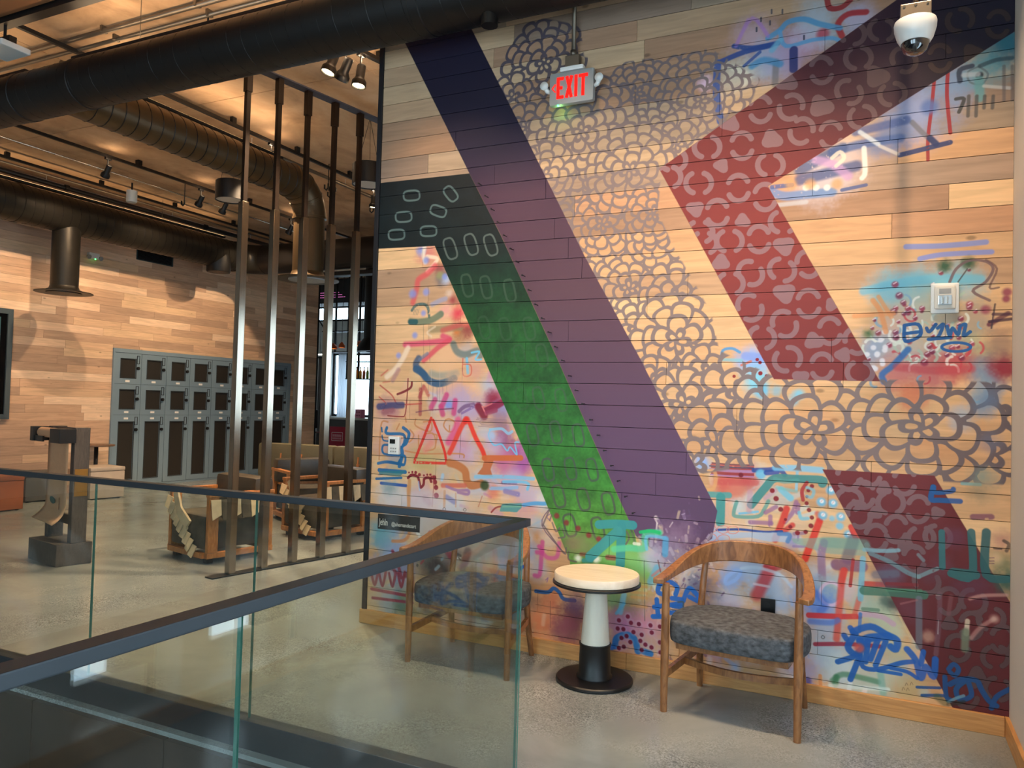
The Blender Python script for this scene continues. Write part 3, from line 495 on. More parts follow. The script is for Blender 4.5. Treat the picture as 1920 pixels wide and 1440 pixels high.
def GRAF_OVER():
    r = random.Random(17)
    # --- scraped and splattered foot of the purple stripe
    rc = random.Random(5)
    for k in range(260):
        x, y = rc.uniform(1195, 1335), rc.uniform(955, 1240)
        if rc.random() > min(1, (y-930)/160): continue
        t = rc.gauss(1.4, .5); L = rc.uniform(4, 16); stroke([(x, y), (x+L*math.cos(t), y+L*math.sin(t))], rc.uniform(2, 7), rc.choice([(226, 206, 190), (206, 180, 190), (120, 92, 128), (236, 226, 222), (96, 76, 110), (190, 170, 200), (214, 190, 160)]), rc.uniform(.4, .85), .4, .25)
    # --- foot of the green and purple stripes
    g = G(1000, 940, 4.235)
    for x, y, R, c, a in ((330, 330, 90, (150, 120, 100), .55), (430, 350, 90, (130, 150, 90), .5), (640, 420, 120, (120, 190, 100), .8), (800, 470, 150, (130, 190, 110), .85), (900, 560, 130, (130, 200, 120), .7), (960, 450, 110, (190, 196, 220), .65), (1150, 300, 150, (150, 120, 150), .55), (1080, 440, 140, (170, 160, 190), .6), (1250, 560, 150, (206, 190, 190), .6), (1250, 620, 90, (236, 226, 220), .8), (1330, 700, 130, (80, 84, 120), .6), (1180, 900, 100, (150, 130, 130), .4), (700, 800, 150, (150, 180, 110), .6), (800, 700, 130, (190, 190, 110), .5), (640, 760, 110, (120, 186, 130), .5), (780, 880, 150, (130, 110, 100), .6), (720, 1010, 150, (190, 120, 170), .75), (900, 1000, 130, (210, 130, 170), .7), (620, 930, 90, (200, 130, 150), .6), (960, 880, 110, (196, 150, 140), .5), (900, 1150, 150, (200, 170, 150), .55), (320, 900, 130, (110, 50, 60), .7), (300, 1040, 130, (130, 60, 80), .6), (330, 800, 100, (80, 60, 110), .5), (230, 1010, 100, (150, 84, 96), .5)): g.sp(x, y, R, c, a)  # dark maroon sprays at left hold the side table's shadow together with paint
    for k in range(70): x, y = r.gauss(1180, 120), r.gauss(480, 200); g.s([(x, y), (x+r.uniform(-24, 24), y+r.uniform(-24, 24))], r.uniform(6, 16), r.choice([(226, 214, 220), (110, 80, 120), (206, 180, 160), (90, 70, 110), (190, 170, 200)]), .6, .5, .2)
    for x, y in ((185, 115), (262, 170), (355, 215), (440, 268), (520, 300)): g.d(x, y, 19, (140, 44, 50), .85, .5)
    for x, y, R in ((355, 455, 30), (500, 460, 30)): g.sp(x, y, R, (240, 240, 226), .9)
    g.s([(380, 420), (470, 425)], 26, (140, 70, 60), .7, .4); g.s([(590, 445), (640, 450)], 36, (150, 50, 60), .7, .4); g.s([(620, 560), (700, 520)], 40, (160, 206, 140), .6, .5); g.s([(460, 470), (400, 470)], 30, (60, 150, 150), .8, .3)
    g.s([(520, 185), (660, 180), (790, 190)], 62, (58, 150, 156), .95, .12); g.s([(700, 190), (690, 500)], 66, (54, 146, 152), .95, .12); g.s([(670, 240), (450, 440)], 70, (62, 152, 156), .95, .15)
    g.s([(640, 380), (760, 370), (880, 370), (890, 260), (1000, 250)], 46, (90, 206, 160), .8, .4); g.s([(850, 245), (930, 235), (1000, 250)], 24, (30, 190, 110), .9, .3); g.s([(900, 380), (900, 280), (1040, 290)], 22, (110, 190, 226), .8, .4); g.s([(1050, 300), (1045, 420)], 44, (90, 170, 220), .85, .35)
    g.s([(800, 335), (840, 340)], 22, (240, 244, 230), .8, .4); g.s([(985, 530), (930, 640)], 50, (110, 186, 220), .75, .4); g.s([(880, 470), (885, 950)], 5, (60, 70, 66), .8); g.s([(945, 590), (1010, 540)], 18, (214, 130, 130), .7, .5); g.s([(990, 470), (1010, 560)], 10, (120, 80, 90), .7)
    for pts in ([(1000, 660), (990, 720), (1040, 740)], [(1000, 660), (1080, 640), (1140, 680), (1130, 740)], [(960, 840), (1180, 810)], [(980, 780), (990, 900)], [(950, 915), (1030, 915)], [(1040, 760), (1050, 850)], [(1100, 770), (1180, 780)], [(1110, 830), (1180, 840)], [(1190, 790), (1240, 690), (1320, 770)], [(1240, 760), (1300, 790)], [(1090, 885), (1150, 885)]): g.s(pts, 34, (30, 104, 196), .95, .2)
    g.s([(1150, 800), (1190, 800), (1190, 840)], 12, (80, 90, 96), .8); g.s([(720, 740), (690, 880)], 40, (120, 190, 226), .75, .4); g.s([(720, 810), (660, 890)], 22, (100, 180, 220), .8, .4)
    for y in (670, 720, 760, 830): g.s([(780, y), (900, y+10)], 20, (206, 150, 90), .5, .4, .25)
    g.s([(650, 1150), (660, 1090), (730, 1060), (800, 1090), (830, 1190)], 46, (40, 120, 196), .95, .25); g.s([(870, 1190), (930, 1210)], 44, (40, 120, 196), .95, .3); g.s([(620, 1160), (640, 1150)], 40, (40, 110, 190), .9, .3)
    for x, y in ((750, 915), (680, 945), (775, 965), (838, 975), (930, 985), (1005, 995), (670, 1010), (715, 1015), (795, 1038), (860, 1060), (940, 1042), (850, 1108), (770, 1118), (890, 1138), (938, 1160), (1005, 1120), (860, 1180), (680, 1165), (718, 1155), (1010, 1200), (740, 1070), (700, 1085)): g.d(x, y, 24, (196, 170, 196), .5, .6); g.d(x, y, 15, (116, 22, 54), .95, .3)
    for pts in ([(80, 190), (240, 410), (260, 370)], [(130, 60), (75, 190)], [(150, 170), (180, 240), (210, 210)], [(200, 290), (250, 280), (230, 220)], [(280, 400), (280, 460), (340, 480)], [(740, 240), (760, 290), (735, 340)], [(130, 150), (145, 110)]): g.s(pts, 12, (104, 88, 96), .75, .3)
    # --- teal, white and blue over the lower red shape
    g = G(1500, 1000, 4.235)
    for x, y, R, c, a in ((720, 330, 120, (104, 84, 110), .55), (1150, 250, 90, (110, 64, 80), .5), (880, 600, 120, (110, 60, 76), .5), (1030, 330, 90, (96, 60, 76), .4), (1010, 820, 50, (190, 150, 130), .6), (1400, 420, 160, (100, 60, 84), .5), (1230, 40, 90, (110, 64, 90), .5), (1620, 250, 120, (130, 130, 96), .7), (1640, 400, 110, (60, 96, 84), .75), (1600, 60, 90, (190, 130, 120), .5), (1560, 200, 60, (226, 190, 150), .6)): g.sp(x, y, R, c, a)
    g.s([(200, 70), (360, 80), (510, 90)], 80, (110, 160, 150), .55, .3); g.s([(510, 130), (660, 140), (780, 135)], 30, (130, 176, 190), .8, .3, .2); g.s([(560, 160), (720, 230), (850, 310), (940, 345)], 34, (110, 140, 150), .85, .3, .2); g.s([(940, 345), (1090, 280)], 30, (120, 150, 156), .85, .3, .2); g.s([(600, 330), (760, 320)], 60, (96, 110, 130), .6, .4, .2); g.s([(940, 170), (980, 215)], 26, (120, 150, 160), .7, .4, .2)
    g.s([(1125, -10), (1130, 270)], 44, (58, 112, 118), .95, .12); g.s([(1360, -10), (1365, 340), (1200, 320)], 54, (56, 108, 112), .95, .12); g.s([(1480, -10), (1480, 330), (1690, 360)], 60, (50, 100, 104), .95, .15); g.s([(1220, 310), (1390, 330)], 70, (58, 108, 112), .95, .15)
    g.s([(510, 455), (700, 465), (980, 490)], 66, (66, 116, 98), .85, .15, .1); g.s([(690, 450), (960, 455)], 24, (84, 140, 110), .6, .4); g.s([(690, 400), (930, 410)], 26, (130, 40, 46), .7, .3)
    g.s([(945, 520), (945, 900)], 46, (110, 116, 128), .75, .3, .15); g.s([(1110, 480), (1105, 700), (1080, 960)], 34, (120, 90, 104), .6, .4, .2); g.s([(1100, 690), (1095, 800)], 8, (180, 180, 184), .7); g.s([(1080, 490), (1130, 490)], 8, (190, 180, 180), .7)
    g.s([(1350, 520), (1450, 495), (1640, 490)], 26, (200, 150, 140), .75, .6); g.s([(1360, 830), (1430, 750), (1540, 680)], 30, (190, 140, 134), .7, .6); g.d(1545, 680, 30, (226, 196, 180), .6, .7); g.s([(1330, 695), (1320, 800)], 34, (214, 200, 176), .9, .35); g.s([(1315, 780), (1308, 920)], 54, (116, 130, 110), .85, .45); g.s([(1180, 640), (1200, 500)], 30, (130, 84, 90), .6, .5)
    g.s([(800, 560), (930, 530)], 14, (170, 110, 110), .5, .5); g.s([(780, 640), (870, 820)], 8, (214, 190, 140), .8)
    for pts, w in (([(420, 780), (560, 740), (680, 800), (770, 850), (760, 920), (720, 900)], 50), ([(440, 800), (380, 900), (440, 960), (500, 900), (470, 840)], 46), ([(350, 810), (370, 840)], 40), ([(400, 750), (420, 780)], 40), ([(300, 1020), (400, 990), (470, 970), (400, 1160)], 40), ([(480, 960), (500, 1060), (620, 1080), (800, 1030), (900, 1020)], 34), ([(540, 850), (520, 1020)], 40), ([(620, 840), (560, 1000)], 40), ([(680, 860), (600, 1050)], 38), ([(620, 1090), (800, 1120)], 26), ([(720, 1070), (850, 1100), (930, 1150)], 28),
                   ([(850, 920), (920, 1010), (960, 1150), (1000, 1060), (1060, 1140), (1075, 1000)], 46), ([(980, 940), (960, 1040)], 38), ([(700, 820), (560, 830), (480, 860)], 60)): g.s(pts, w, (30, 94, 180), .92, .25)
    g.d(470, 910, 34, (206, 90, 80), .8, .5)
    for pts, w in (([(1180, 1080), (1220, 1040), (1260, 1080), (1230, 1130), (1190, 1100)], 34), ([(1150, 1140), (1160, 1290), (1190, 1320)], 34), ([(1190, 1200), (1280, 1160), (1400, 1170), (1440, 1240), (1500, 1330), (1560, 1370)], 40), ([(1300, 1180), (1240, 1240), (1270, 1320), (1360, 1290), (1340, 1190)], 36), ([(1520, 1390), (1560, 1300), (1660, 1240)], 36), ([(930, 1222), (1110, 1228)], 22), ([(970, 1288), (1140, 1290), (1170, 1330)], 24)): g.s(pts, w, (30, 80, 140), .92, .2)
    g.s([(1180, 1340), (1240, 1310), (1300, 1290)], 22, (110, 160, 186), .85, .35); g.s([(1090, 1300), (1150, 1350)], 50, (60, 90, 60), .6, .5); g.s([(1180, 1360), (1300, 1340)], 30, (40, 44, 40), .6, .5)
    for x, y in ((845, 1200), (885, 1195), (820, 1235), (855, 1240)): g.s([(x-10, y+12), (x, y-12), (x+12, y+8)], 5, (84, 66, 50), .8)
    g.s([(1540, 120), (1600, 125)], 12, (60, 40, 50), .8); g.s([(1620, 60), (1660, 90), (1640, 140)], 24, (50, 40, 46), .7, .4)
    for y in (195, 220, 240): g.s([(1505, y), (1540, y)], 8, (110, 70, 90), .8)
    # blue tag at the right
    g = G(1200, 840, 2.4)
    g.s([(1320, 175), (1310, 230), (1350, 235), (1440, 240)], 22, (36, 94, 160), .92, .2); g.s([(1320, 175), (1330, 200), (1400, 195), (1410, 185)], 20, (36, 94, 160), .92, .2)
    g.sp(1540, 130, 60, (130, 150, 140), .6); g.s([(1450, 160), (1530, 165)], 14, (100, 180, 190), .7, .4); g.sp(1530, 200, 60, (160, 140, 110), .6); g.s([(1500, 310), (1580, 310)], 26, (130, 70, 100), .8, .3, .2)
    g = G(1300, 400, 2.8806)
    for pts in ([(1140, 610), (1145, 690), (1225, 660), (1215, 600), (1140, 605)], [(1140, 650), (1220, 640)], [(1260, 620), (1275, 640), (1310, 600)], [(1320, 620), (1350, 600), (1320, 670), (1270, 680), (1390, 670)], [(1370, 610), (1385, 660), (1400, 620), (1430, 655), (1440, 610)], [(1440, 610), (1470, 600), (1460, 660), (1495, 640)]): g.s(pts, 17, (30, 88, 150), .95, .15)
    pts = [(1420+78*math.cos(t), 722+24*math.sin(t)) for t in [k*.35 for k in range(19)]]; g.s(pts, 14, (34, 92, 160), .95, .2)
    # splash around the big flower at the right
    for x, y, R, c, a in ((1570, 1050, 70, (96, 130, 170), .35), (1610, 980, 60, (100, 130, 170), .3), (1600, 1240, 60, (110, 120, 150), .3)): g.sp(x, y, R, c, a)
# ---------------------------------------------------------------- the wall paint, drawn stroke by stroke in wall metres
WY = 4.365                                   # face of the mural wall
WX0, WX1 = -3.138, 0.575                     # its ends
CX0, CX1, CZ0, CZ1, CRES = -3.15, 0.58, 0.08, 4.08, 0.0025
CW, CH = int(round((CX1-CX0)/CRES)), int(round((CZ1-CZ0)/CRES))
RGB = np.zeros((CH, CW, 3), np.float32); ALP = np.zeros((CH, CW), np.float32)
gx = CX0 + (np.arange(CW)+.5)*CRES; gz = CZ0 + (np.arange(CH)+.5)*CRES

def smooth_noise(cell, seed):
    r = np.random.default_rng(seed); h, w = int(CH/cell)+3, int(CW/cell)+3
    a = r.random((h, w)).astype(np.float32)
    yi = np.arange(CH)/cell; xi = np.arange(CW)/cell
    y0 = yi.astype(int); x0 = xi.astype(int); fy = (yi-y0)[:, None]; fx = (xi-x0)[None, :]
    fy = fy*fy*(3-2*fy); fx = fx*fx*(3-2*fx)
    return ((a[y0][:, x0]*(1-fx)+a[y0][:, x0+1]*fx)*(1-fy)+(a[y0+1][:, x0]*(1-fx)+a[y0+1][:, x0+1]*fx)*fy).astype(np.float32)
NZ1 = smooth_noise(40, 1); NZ2 = smooth_noise(12, 2); NZ3 = smooth_noise(4, 3)
NZ = .5*NZ1+.3*NZ2+.2*NZ3

def wp(px, py):                               # wall metres of a measured spot
    p = at(px, py, Y=WY); return np.array((p.x, p.z))
def sc_at(px, py):                            # metres per photo pixel there
    a, b, c = wp(px, py), wp(px+4, py), wp(px, py+4)
    return (np.hypot(*(b-a))+np.hypot(*(c-a)))/8

def window(x0, x1, z0, z1):
    i0 = max(0, int((x0-CX0)/CRES)-1); i1 = min(CW, int((x1-CX0)/CRES)+2)
    j0 = max(0, int((z0-CZ0)/CRES)-1); j1 = min(CH, int((z1-CZ0)/CRES)+2)
    if i1 <= i0 or j1 <= j0: return None
    return slice(j0, j1), slice(i0, i1)

def blend(w, m, col):
    m = np.clip(m, 0, 1); a = ALP[w]; o = m + a*(1-m); oo = np.maximum(o, 1e-5)
    c = np.asarray(col, np.float32)/255
    if c.ndim == 1: c = c[None, None, :]
    RGB[w] = (c*m[..., None] + RGB[w]*(a*(1-m))[..., None])/oo[..., None]; ALP[w] = o

def poly_sd(poly, w):
    X, Z = np.meshgrid(gx[w[1]], gz[w[0]]); ins = np.zeros(X.shape, bool); d = np.full(X.shape, 9.0, np.float32); n = len(poly)
    for k in range(n):
        (x0, z0), (x1, z1) = poly[k], poly[(k+1) % n]
        if z0 != z1:
            c = ((Z >= z0) != (Z >= z1)) & (X < (x1-x0)*(Z-z0)/(z1-z0)+x0); ins ^= c
        ex, ez = x1-x0, z1-z0; L2 = ex*ex+ez*ez+1e-12
        t = np.clip(((X-x0)*ex+(Z-z0)*ez)/L2, 0, 1); d = np.minimum(d, np.hypot(X-x0-t*ex, Z-z0-t*ez))
    return np.where(ins, d, -d)

def poly(pts, col, alpha=1.0, soft=1.0, px=True, rough=0.0):
    """fill a polygon; col may be a function of the (X,Z) grids"""
    P = [wp(*p) for p in pts] if px else pts
    xs = [p[0] for p in P]; zs = [p[1] for p in P]; s = soft*.003
    w = window(min(xs)-s, max(xs)+s, min(zs)-s, max(zs)+s)
    if w is None: return
    sd = poly_sd(P, w)
    if rough: sd = sd + (NZ[w]-.5)*rough*.003
    m = np.clip(.5+sd/max(s, CRES), 0, 1)*alpha
    if callable(col):
        X, Z = np.meshgrid(gx[w[1]], gz[w[0]]); col = col(X, Z)
    blend(w, m, col)

def stroke(pts, width, col, alpha=1.0, soft=.15, dry=0.0, closed=False, px=True):
    """paint a polyline; width in photo pixels, soft = share of the half width that fades (spray), dry = bristle gaps"""
    if px:
        c = pts[len(pts)//2]; s = sc_at(*c); P = [wp(*p) for p in pts]; hw = width*s/2*1.12
    else: P = [np.array(p) for p in pts]; hw = width/2
    if closed: P = P+[P[0]]
    out = hw*(1+soft); xs = [p[0] for p in P]; zs = [p[1] for p in P]
    w = window(min(xs)-out, max(xs)+out, min(zs)-out, max(zs)+out)
    if w is None: return
    X, Z = np.meshgrid(gx[w[1]], gz[w[0]]); d = np.full(X.shape, 9.0, np.float32)
    if len(P) == 1: P = P+P
    for (x0, z0), (x1, z1) in zip(P[:-1], P[1:]):
        ex, ez = x1-x0, z1-z0; L2 = ex*ex+ez*ez+1e-12
        t = np.clip(((X-x0)*ex+(Z-z0)*ez)/L2, 0, 1); d = np.minimum(d, np.hypot(X-x0-t*ex, Z-z0-t*ez))
    inner = hw*(1-soft); m = np.clip((out-d)/max(out-inner, CRES), 0, 1); m = m*m*(3-2*m)
    if dry: m = m*np.clip((NZ3[w]*.6+NZ2[w]*.4-dry*.55)*5+.3, 0, 1)
    blend(w, m*alpha, col)

def spray(px, py, r, col, alpha=.8, sq=1.0, rough=.35):
    c = wp(px, py); R = r*1.3*sc_at(px, py); alpha = min(.95, alpha*1.3)
    w = window(c[0]-R*1.5, c[0]+R*1.5, c[1]-R*1.5, c[1]+R*1.5)
    if w is None: return
    X, Z = np.meshgrid(gx[w[1]], gz[w[0]]); d = np.hypot(X-c[0], (Z-c[1])/sq)/R
    d = d + (NZ[w]-.5)*rough*2; m = np.clip(1.15-d, 0, 1); m = m*m*(3-2*m)
    blend(w, m*alpha, col)

def dot(px, py, r, col, alpha=1.0, soft=.3): stroke([(px, py)], 2*r, col, alpha, soft)

def mixc(a, b, t):
    t = np.clip(t, 0, 1)[..., None]; return np.array(a, np.float32)*(1-t)+np.array(b, np.float32)*t

def ramp(v, stops):
    out = np.zeros(v.shape+(3,), np.float32); out[:] = stops[0][1]
    for (p0, c0), (p1, c1) in zip(stops[:-1], stops[1:]):
        t = np.clip((v-p0)/(p1-p0), 0, 1)
        out = np.where((v > p0)[..., None], mixc(c0, c1, t), out)
    return out

# ---- chrysanthemum outlines: rings of petals, inner rings laid over outer ones
LINE = np.zeros((CH, CW), np.float32); TINT = np.zeros((CH, CW), np.float32)
def petal(cx, cz, ang, a, b, lw, tint):
    """rounded petal, b = radial half length, a = half width"""
    R = max(a, b)+lw; w = window(cx-R, cx+R, cz-R, cz+R)
    if w is None: return
    X, Z = np.meshgrid(gx[w[1]], gz[w[0]]); ca, sa = math.cos(ang), math.sin(ang)
    u = (X-cx)*ca+(Z-cz)*sa; v = -(X-cx)*sa+(Z-cz)*ca
    wid = a*(1.0+.22*np.clip(u/b, -1, 1))
    q = (np.abs(u/b)**2.4+np.abs(v/wid)**2.4)**(1/2.4); sd = (1-q)*min(a, b)
    ins = np.clip(.5+(sd+lw/2)/CRES, 0, 1); core = np.clip(.5+(sd-lw/2)/CRES, 0, 1)
    LINE[w] = LINE[w]*(1-ins)+(ins-core); LINE[w] = LINE[w]*(1-core)
    TINT[w] = TINT[w]*(1-ins)+core*tint*(.4+.6*np.clip(.5-u/b, 0, 1))
fl_rng = random.Random(5)
def flower(px, py, rpx, pet=15, lw=4.2, tint=0.0, sq=1.0):
    c = wp(px, py); s = sc_at(px, py); R = rpx*s; step = pet*s*1.05; ph = fl_rng.random()*6
    rings = max(1, int(R/step)); lw = lw*s
    for k in range(rings, 0, -1):
        r = k*step; n = max(5, int(2*math.pi*r/(pet*s*1.45)))
        for i in range(n):
            t = ph+k*.5+2*math.pi*(i+fl_rng.uniform(-.18, .18))/n
            rr = r*fl_rng.uniform(.94, 1.05)
            a = math.pi*r/n*1.06*fl_rng.uniform(.92, 1.1); b = step*fl_rng.uniform(.78, .95)
            tn = tint*fl_rng.choice((0, 0, .5, 1))
            petal(c[0]+rr*math.cos(t), c[1]+rr*sq*math.sin(t), t, min(a, step*1.0), b, lw, tn)
    for i in range(5):
        t = ph+2*math.pi*i/5; petal(c[0]+.42*step*math.cos(t), c[1]+.42*step*math.sin(t), t, step*.26, step*.5, lw*.9, tint*.5)

for f in [  # (x, y, radius, petal size, line width, orange tint)
    (1095, 345, 92, 17, 4.4), (940, 300, 40, 15, 4), (975, 390, 44, 15, 4), (1065, 440, 50, 15, 4.2), (1170, 455, 85, 15, 4.4),
    (1180, 540, 95, 16, 4.6, .15), (1130, 420, 60, 15, 4.2), (1020, 120, 78, 16, 4.6), (960, 185, 42, 15, 4), (985, 240, 60, 15, 4.2),
    (1195, 175, 58, 13, 4), (1315, 190, 98, 15, 4.4), (1210, 260, 62, 14, 4.2), (1270, 270, 60, 15, 4.2), (1090, 248, 92, 17, 4.6),
    (1180, 320, 82, 17, 4.6), (1020, 330, 48, 15, 4), (1230, 440, 62, 15, 4.4), (1225, 400, 50, 14, 4.4),
    (1195, 620, 62, 17, 5, .4), (1265, 560, 72, 18, 5, .25), (1270, 640, 92, 23, 5.8, .55), (1225, 720, 50, 18, 5.4, .5), (1330, 700, 50, 19, 5.6, .5),
    (1280, 760, 66, 23, 6.2, .5), (1390, 740, 60, 26, 6.6, .6), (1340, 830, 78, 28, 6.6, .6), (1440, 840, 70, 30, 6.8, .5), (1300, 870, 40, 23, 6.2, .4),
    (1640, 790, 70, 31, 7.4, .6), (1620, 850, 64, 33, 7.6, .5), (1860, 780, 70, 33, 7.6, .4), (1850, 850, 60, 33, 7.6, .4),
    (1450, 770, 62, 28, 6.8, .7), (1525, 805, 112, 33, 7.6, .7), (1725, 800, 125, 34, 8, .6)]:
    flower(*f)
# outline paint kept to its field between the stripes
FIELD = [(857, 0), (880, 42), (1096, 480), (1310, 885), (1420, 868), (1545, 884), (1760, 898), (1895, 905), (1897, 722), (1650, 716), (1455, 712),
         (1345, 660), (1330, 590), (1292, 520), (1262, 470), (1230, 400), (1236, 318), (1400, 205), (1420, 150), (1330, 95), (1240, 110), (1170, 120), (1092, 110), (1085, 50), (1010, 36), (930, 60)]
w_all = (slice(0, CH), slice(0, CW))
fsd = poly_sd([wp(*p) for p in FIELD], w_all); fm = np.clip(.5+(fsd+.012)/.01, 0, 1)
LINE *= fm; TINT *= np.clip(fsd/.01, 0, 1)
blend(w_all, TINT*.55*(.5+.6*NZ2), (222, 134, 70))
Xg, Zg = np.meshgrid(gx, gz)
LINE_COL = mixc((128, 112, 112), (70, 62, 74), np.clip((Zg-2.9)/.9, 0, 1)*np.clip((-.6-Xg)/1.4, 0, 1)+np.clip((Xg-.1)/.5, 0, 1)*.55)

GRAF_UNDER()     # spray and brush work that the clean shapes were masked over

blend(w_all, LINE*.96, LINE_COL)

# ---- the clean-edged letter shapes
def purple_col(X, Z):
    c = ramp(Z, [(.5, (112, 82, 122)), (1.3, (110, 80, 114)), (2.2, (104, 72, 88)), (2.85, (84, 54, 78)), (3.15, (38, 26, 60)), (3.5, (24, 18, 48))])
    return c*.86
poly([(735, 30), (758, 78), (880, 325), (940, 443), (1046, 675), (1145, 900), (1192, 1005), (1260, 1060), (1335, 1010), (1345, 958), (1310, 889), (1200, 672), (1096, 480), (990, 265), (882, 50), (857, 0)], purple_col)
def green_col(X, Z):
    c = ramp(Z, [(.4, (150, 205, 92)), (.75, (118, 190, 78)), (1.05, (74, 158, 62)), (1.5, (48, 122, 50)), (2.0, (36, 96, 44)), (2.35, (16, 52, 36)), (2.55, (8, 28, 32)), (3.0, (6, 22, 30))])
    nz = NZ[window(X[0, 0], X[0, -1], Z[0, 0], Z[-1, 0])][:Z.shape[0], :Z.shape[1]]
    if nz.shape == Z.shape: c = c*.8*(.66+.62*nz)[..., None]
    return c
poly([(700, 345), (722, 342), (880, 325), (940, 443), (1046, 675), (1145, 900), (1190, 1000), (1205, 1075), (1072, 1080), (1068, 1051), (1000, 885), (815, 461), (720, 466), (700, 467)], green_col)
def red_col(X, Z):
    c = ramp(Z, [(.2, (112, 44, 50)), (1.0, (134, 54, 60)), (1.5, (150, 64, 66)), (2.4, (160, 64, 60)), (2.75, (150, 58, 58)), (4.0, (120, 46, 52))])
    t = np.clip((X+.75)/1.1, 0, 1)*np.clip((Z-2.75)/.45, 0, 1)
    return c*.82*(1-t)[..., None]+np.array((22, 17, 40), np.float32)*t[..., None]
RED1 = [(1236, 317), (1700, -14), (1990, -14), (1990, 10), (1904, 58), (1440, 349), (1468, 400), (1650, 715), (1451, 711), (1300, 433)]
RED2 = [(1542, 880), (1752, 892), (1883, 1111), (1910, 1155), (1910, 1362), (1796, 1345), (1706, 1186)]
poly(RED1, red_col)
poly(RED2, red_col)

# ---- arcs and pebbles inside the red shapes
m1 = np.clip(.5+poly_sd([wp(*p) for p in RED1], w_all)/CRES, 0, 1); m2 = np.clip(.5+poly_sd([wp(*p) for p in RED2], w_all)/CRES, 0, 1)
keepR, keepA = RGB.copy(), ALP.copy()
PALE = (140, 104, 110)
def pair(x, y, ang, r=19, which=3, lw=9, gap=5):
    """two facing arcs; ang = image direction (deg, 0 right, 90 down) from one to the other"""
    for k, s in ((1, 1), (2, -1)):
        if not which & k: continue
        a0 = math.radians(ang)+(0 if s > 0 else math.pi)
        cx, cy = x+math.cos(a0)*gap, y+math.sin(a0)*gap
        pts = [(cx+r*math.cos(a0+t)*1.0, cy+r*math.sin(a0+t)) for t in [math.radians(d) for d in range(-74, 75, 14)]]
        e = (math.cos(a0), math.sin(a0))
        stroke(pts, lw, PALE, 1.0, .12)
def pebble(x, y, ang, r=17):
    P = []
    for k in range(24):
        t = 2*math.pi*k/24; rr = r*(1+.16*math.cos(3*t))*(1+.1*math.cos(t))
        P.append((x+rr*math.cos(t+math.radians(ang)), y+rr*math.sin(t+math.radians(ang))*.92))
    poly(P, PALE, 1.0)
for ox, oy, k, prs, peb in [
    (1200, 0, 2.6667, [(335, 735, 0), (510, 728, 90), (808, 655, -55), (955, 675, 90), (652, 825, 0), (492, 940, 90), (293, 915, 0), (165, 800, 0), (140, 885, 0), (387, 1065, 90),
      (625, 985, 90), (447, 1205, 0), (595, 1195, 90), (715, 1110, 0), (552, 1365, 40), (710, 1350, 20), (840, 1320, 70), (602, 545, 90), (755, 535, -50), (1045, 460, 35),
      (908, 350, 90), (1092, 290, -8), (1110, 585, -15), (1262, 470, -15), (1320, 300, 45), (1060, 165, 20), (1210, 150, 0), (1600, 100, -25), (1500, 290, 90), (1790, 120, -80), (1385, 120, 30), (1740, 330, 90), (300, 1160, 0), (320, 1215, 0)],
     [(655, 695, 20, 19), (405, 825, 60, 14), (280, 1045, 200, 16), (510, 1102, 30, 14), (725, 1230, 200, 19), (408, 1310, 150, 16), (900, 530, 10, 22), (1180, 382, 0, 22), (728, 405, 30, 20), (445, 612, 40, 18), (1660, 270, 0, 20)]),
    (1300, 400, 2.8806, [(200, 380, 0), (622, 487, 90, 20), (305, 508, 55, 20), (492, 598, 55, 20), (738, 635, 85), (370, 672, 10), (508, 788, -25, 20), (695, 828, 90), (880, 690, 60), (900, 858, 0)],
     [(498, 432, 200, 20), (750, 490, 120, 13), (645, 688, 20, 17), (806, 762, 60, 15), (580, 885, 90, 16)]),
    (1200, 840, 2.4, [(1005, 210, 90), (1035, 112, 90), (938, 130, 80), (1128, 248, 0), (1252, 275, 95), (985, 300, 60), (940, 235, 0), (1152, 365, 92), (1062, 405, 90), (1265, 405, 0), (1232, 500, 90), (1340, 400, 20),
      (1390, 690, 80), (1500, 690, 30), (1580, 770, 0), (1430, 900, 70), (1600, 940, 0), (1490, 800, 90), (1470, 1110, 80), (1610, 1085, 20), (1190, 150, 90), (1290, 600, 40), (1630, 860, 90)],
     [(1098, 185, -90, 14), (1058, 296, -90, 13), (1130, 485, -90, 14), (1180, 440, 0, 12), (1335, 292, 0, 13), (1515, 1030, -90, 18), (1390, 790, 30, 15)])]:
    for p in prs: pair(ox+p[0]/k, oy+p[1]/k, p[2], *(p[3:] or (19,)))
    for p in peb: pebble(ox+p[0]/k, oy+p[1]/k, p[2], p[3])
mm = np.maximum(m1, m2)
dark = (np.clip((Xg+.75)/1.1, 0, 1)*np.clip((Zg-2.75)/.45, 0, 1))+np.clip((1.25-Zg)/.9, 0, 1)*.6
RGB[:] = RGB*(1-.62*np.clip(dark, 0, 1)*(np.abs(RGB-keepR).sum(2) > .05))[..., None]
RGB[:] = keepR*(1-mm)[..., None]+RGB*mm[..., None]; ALP[:] = keepA*(1-mm)+ALP*mm

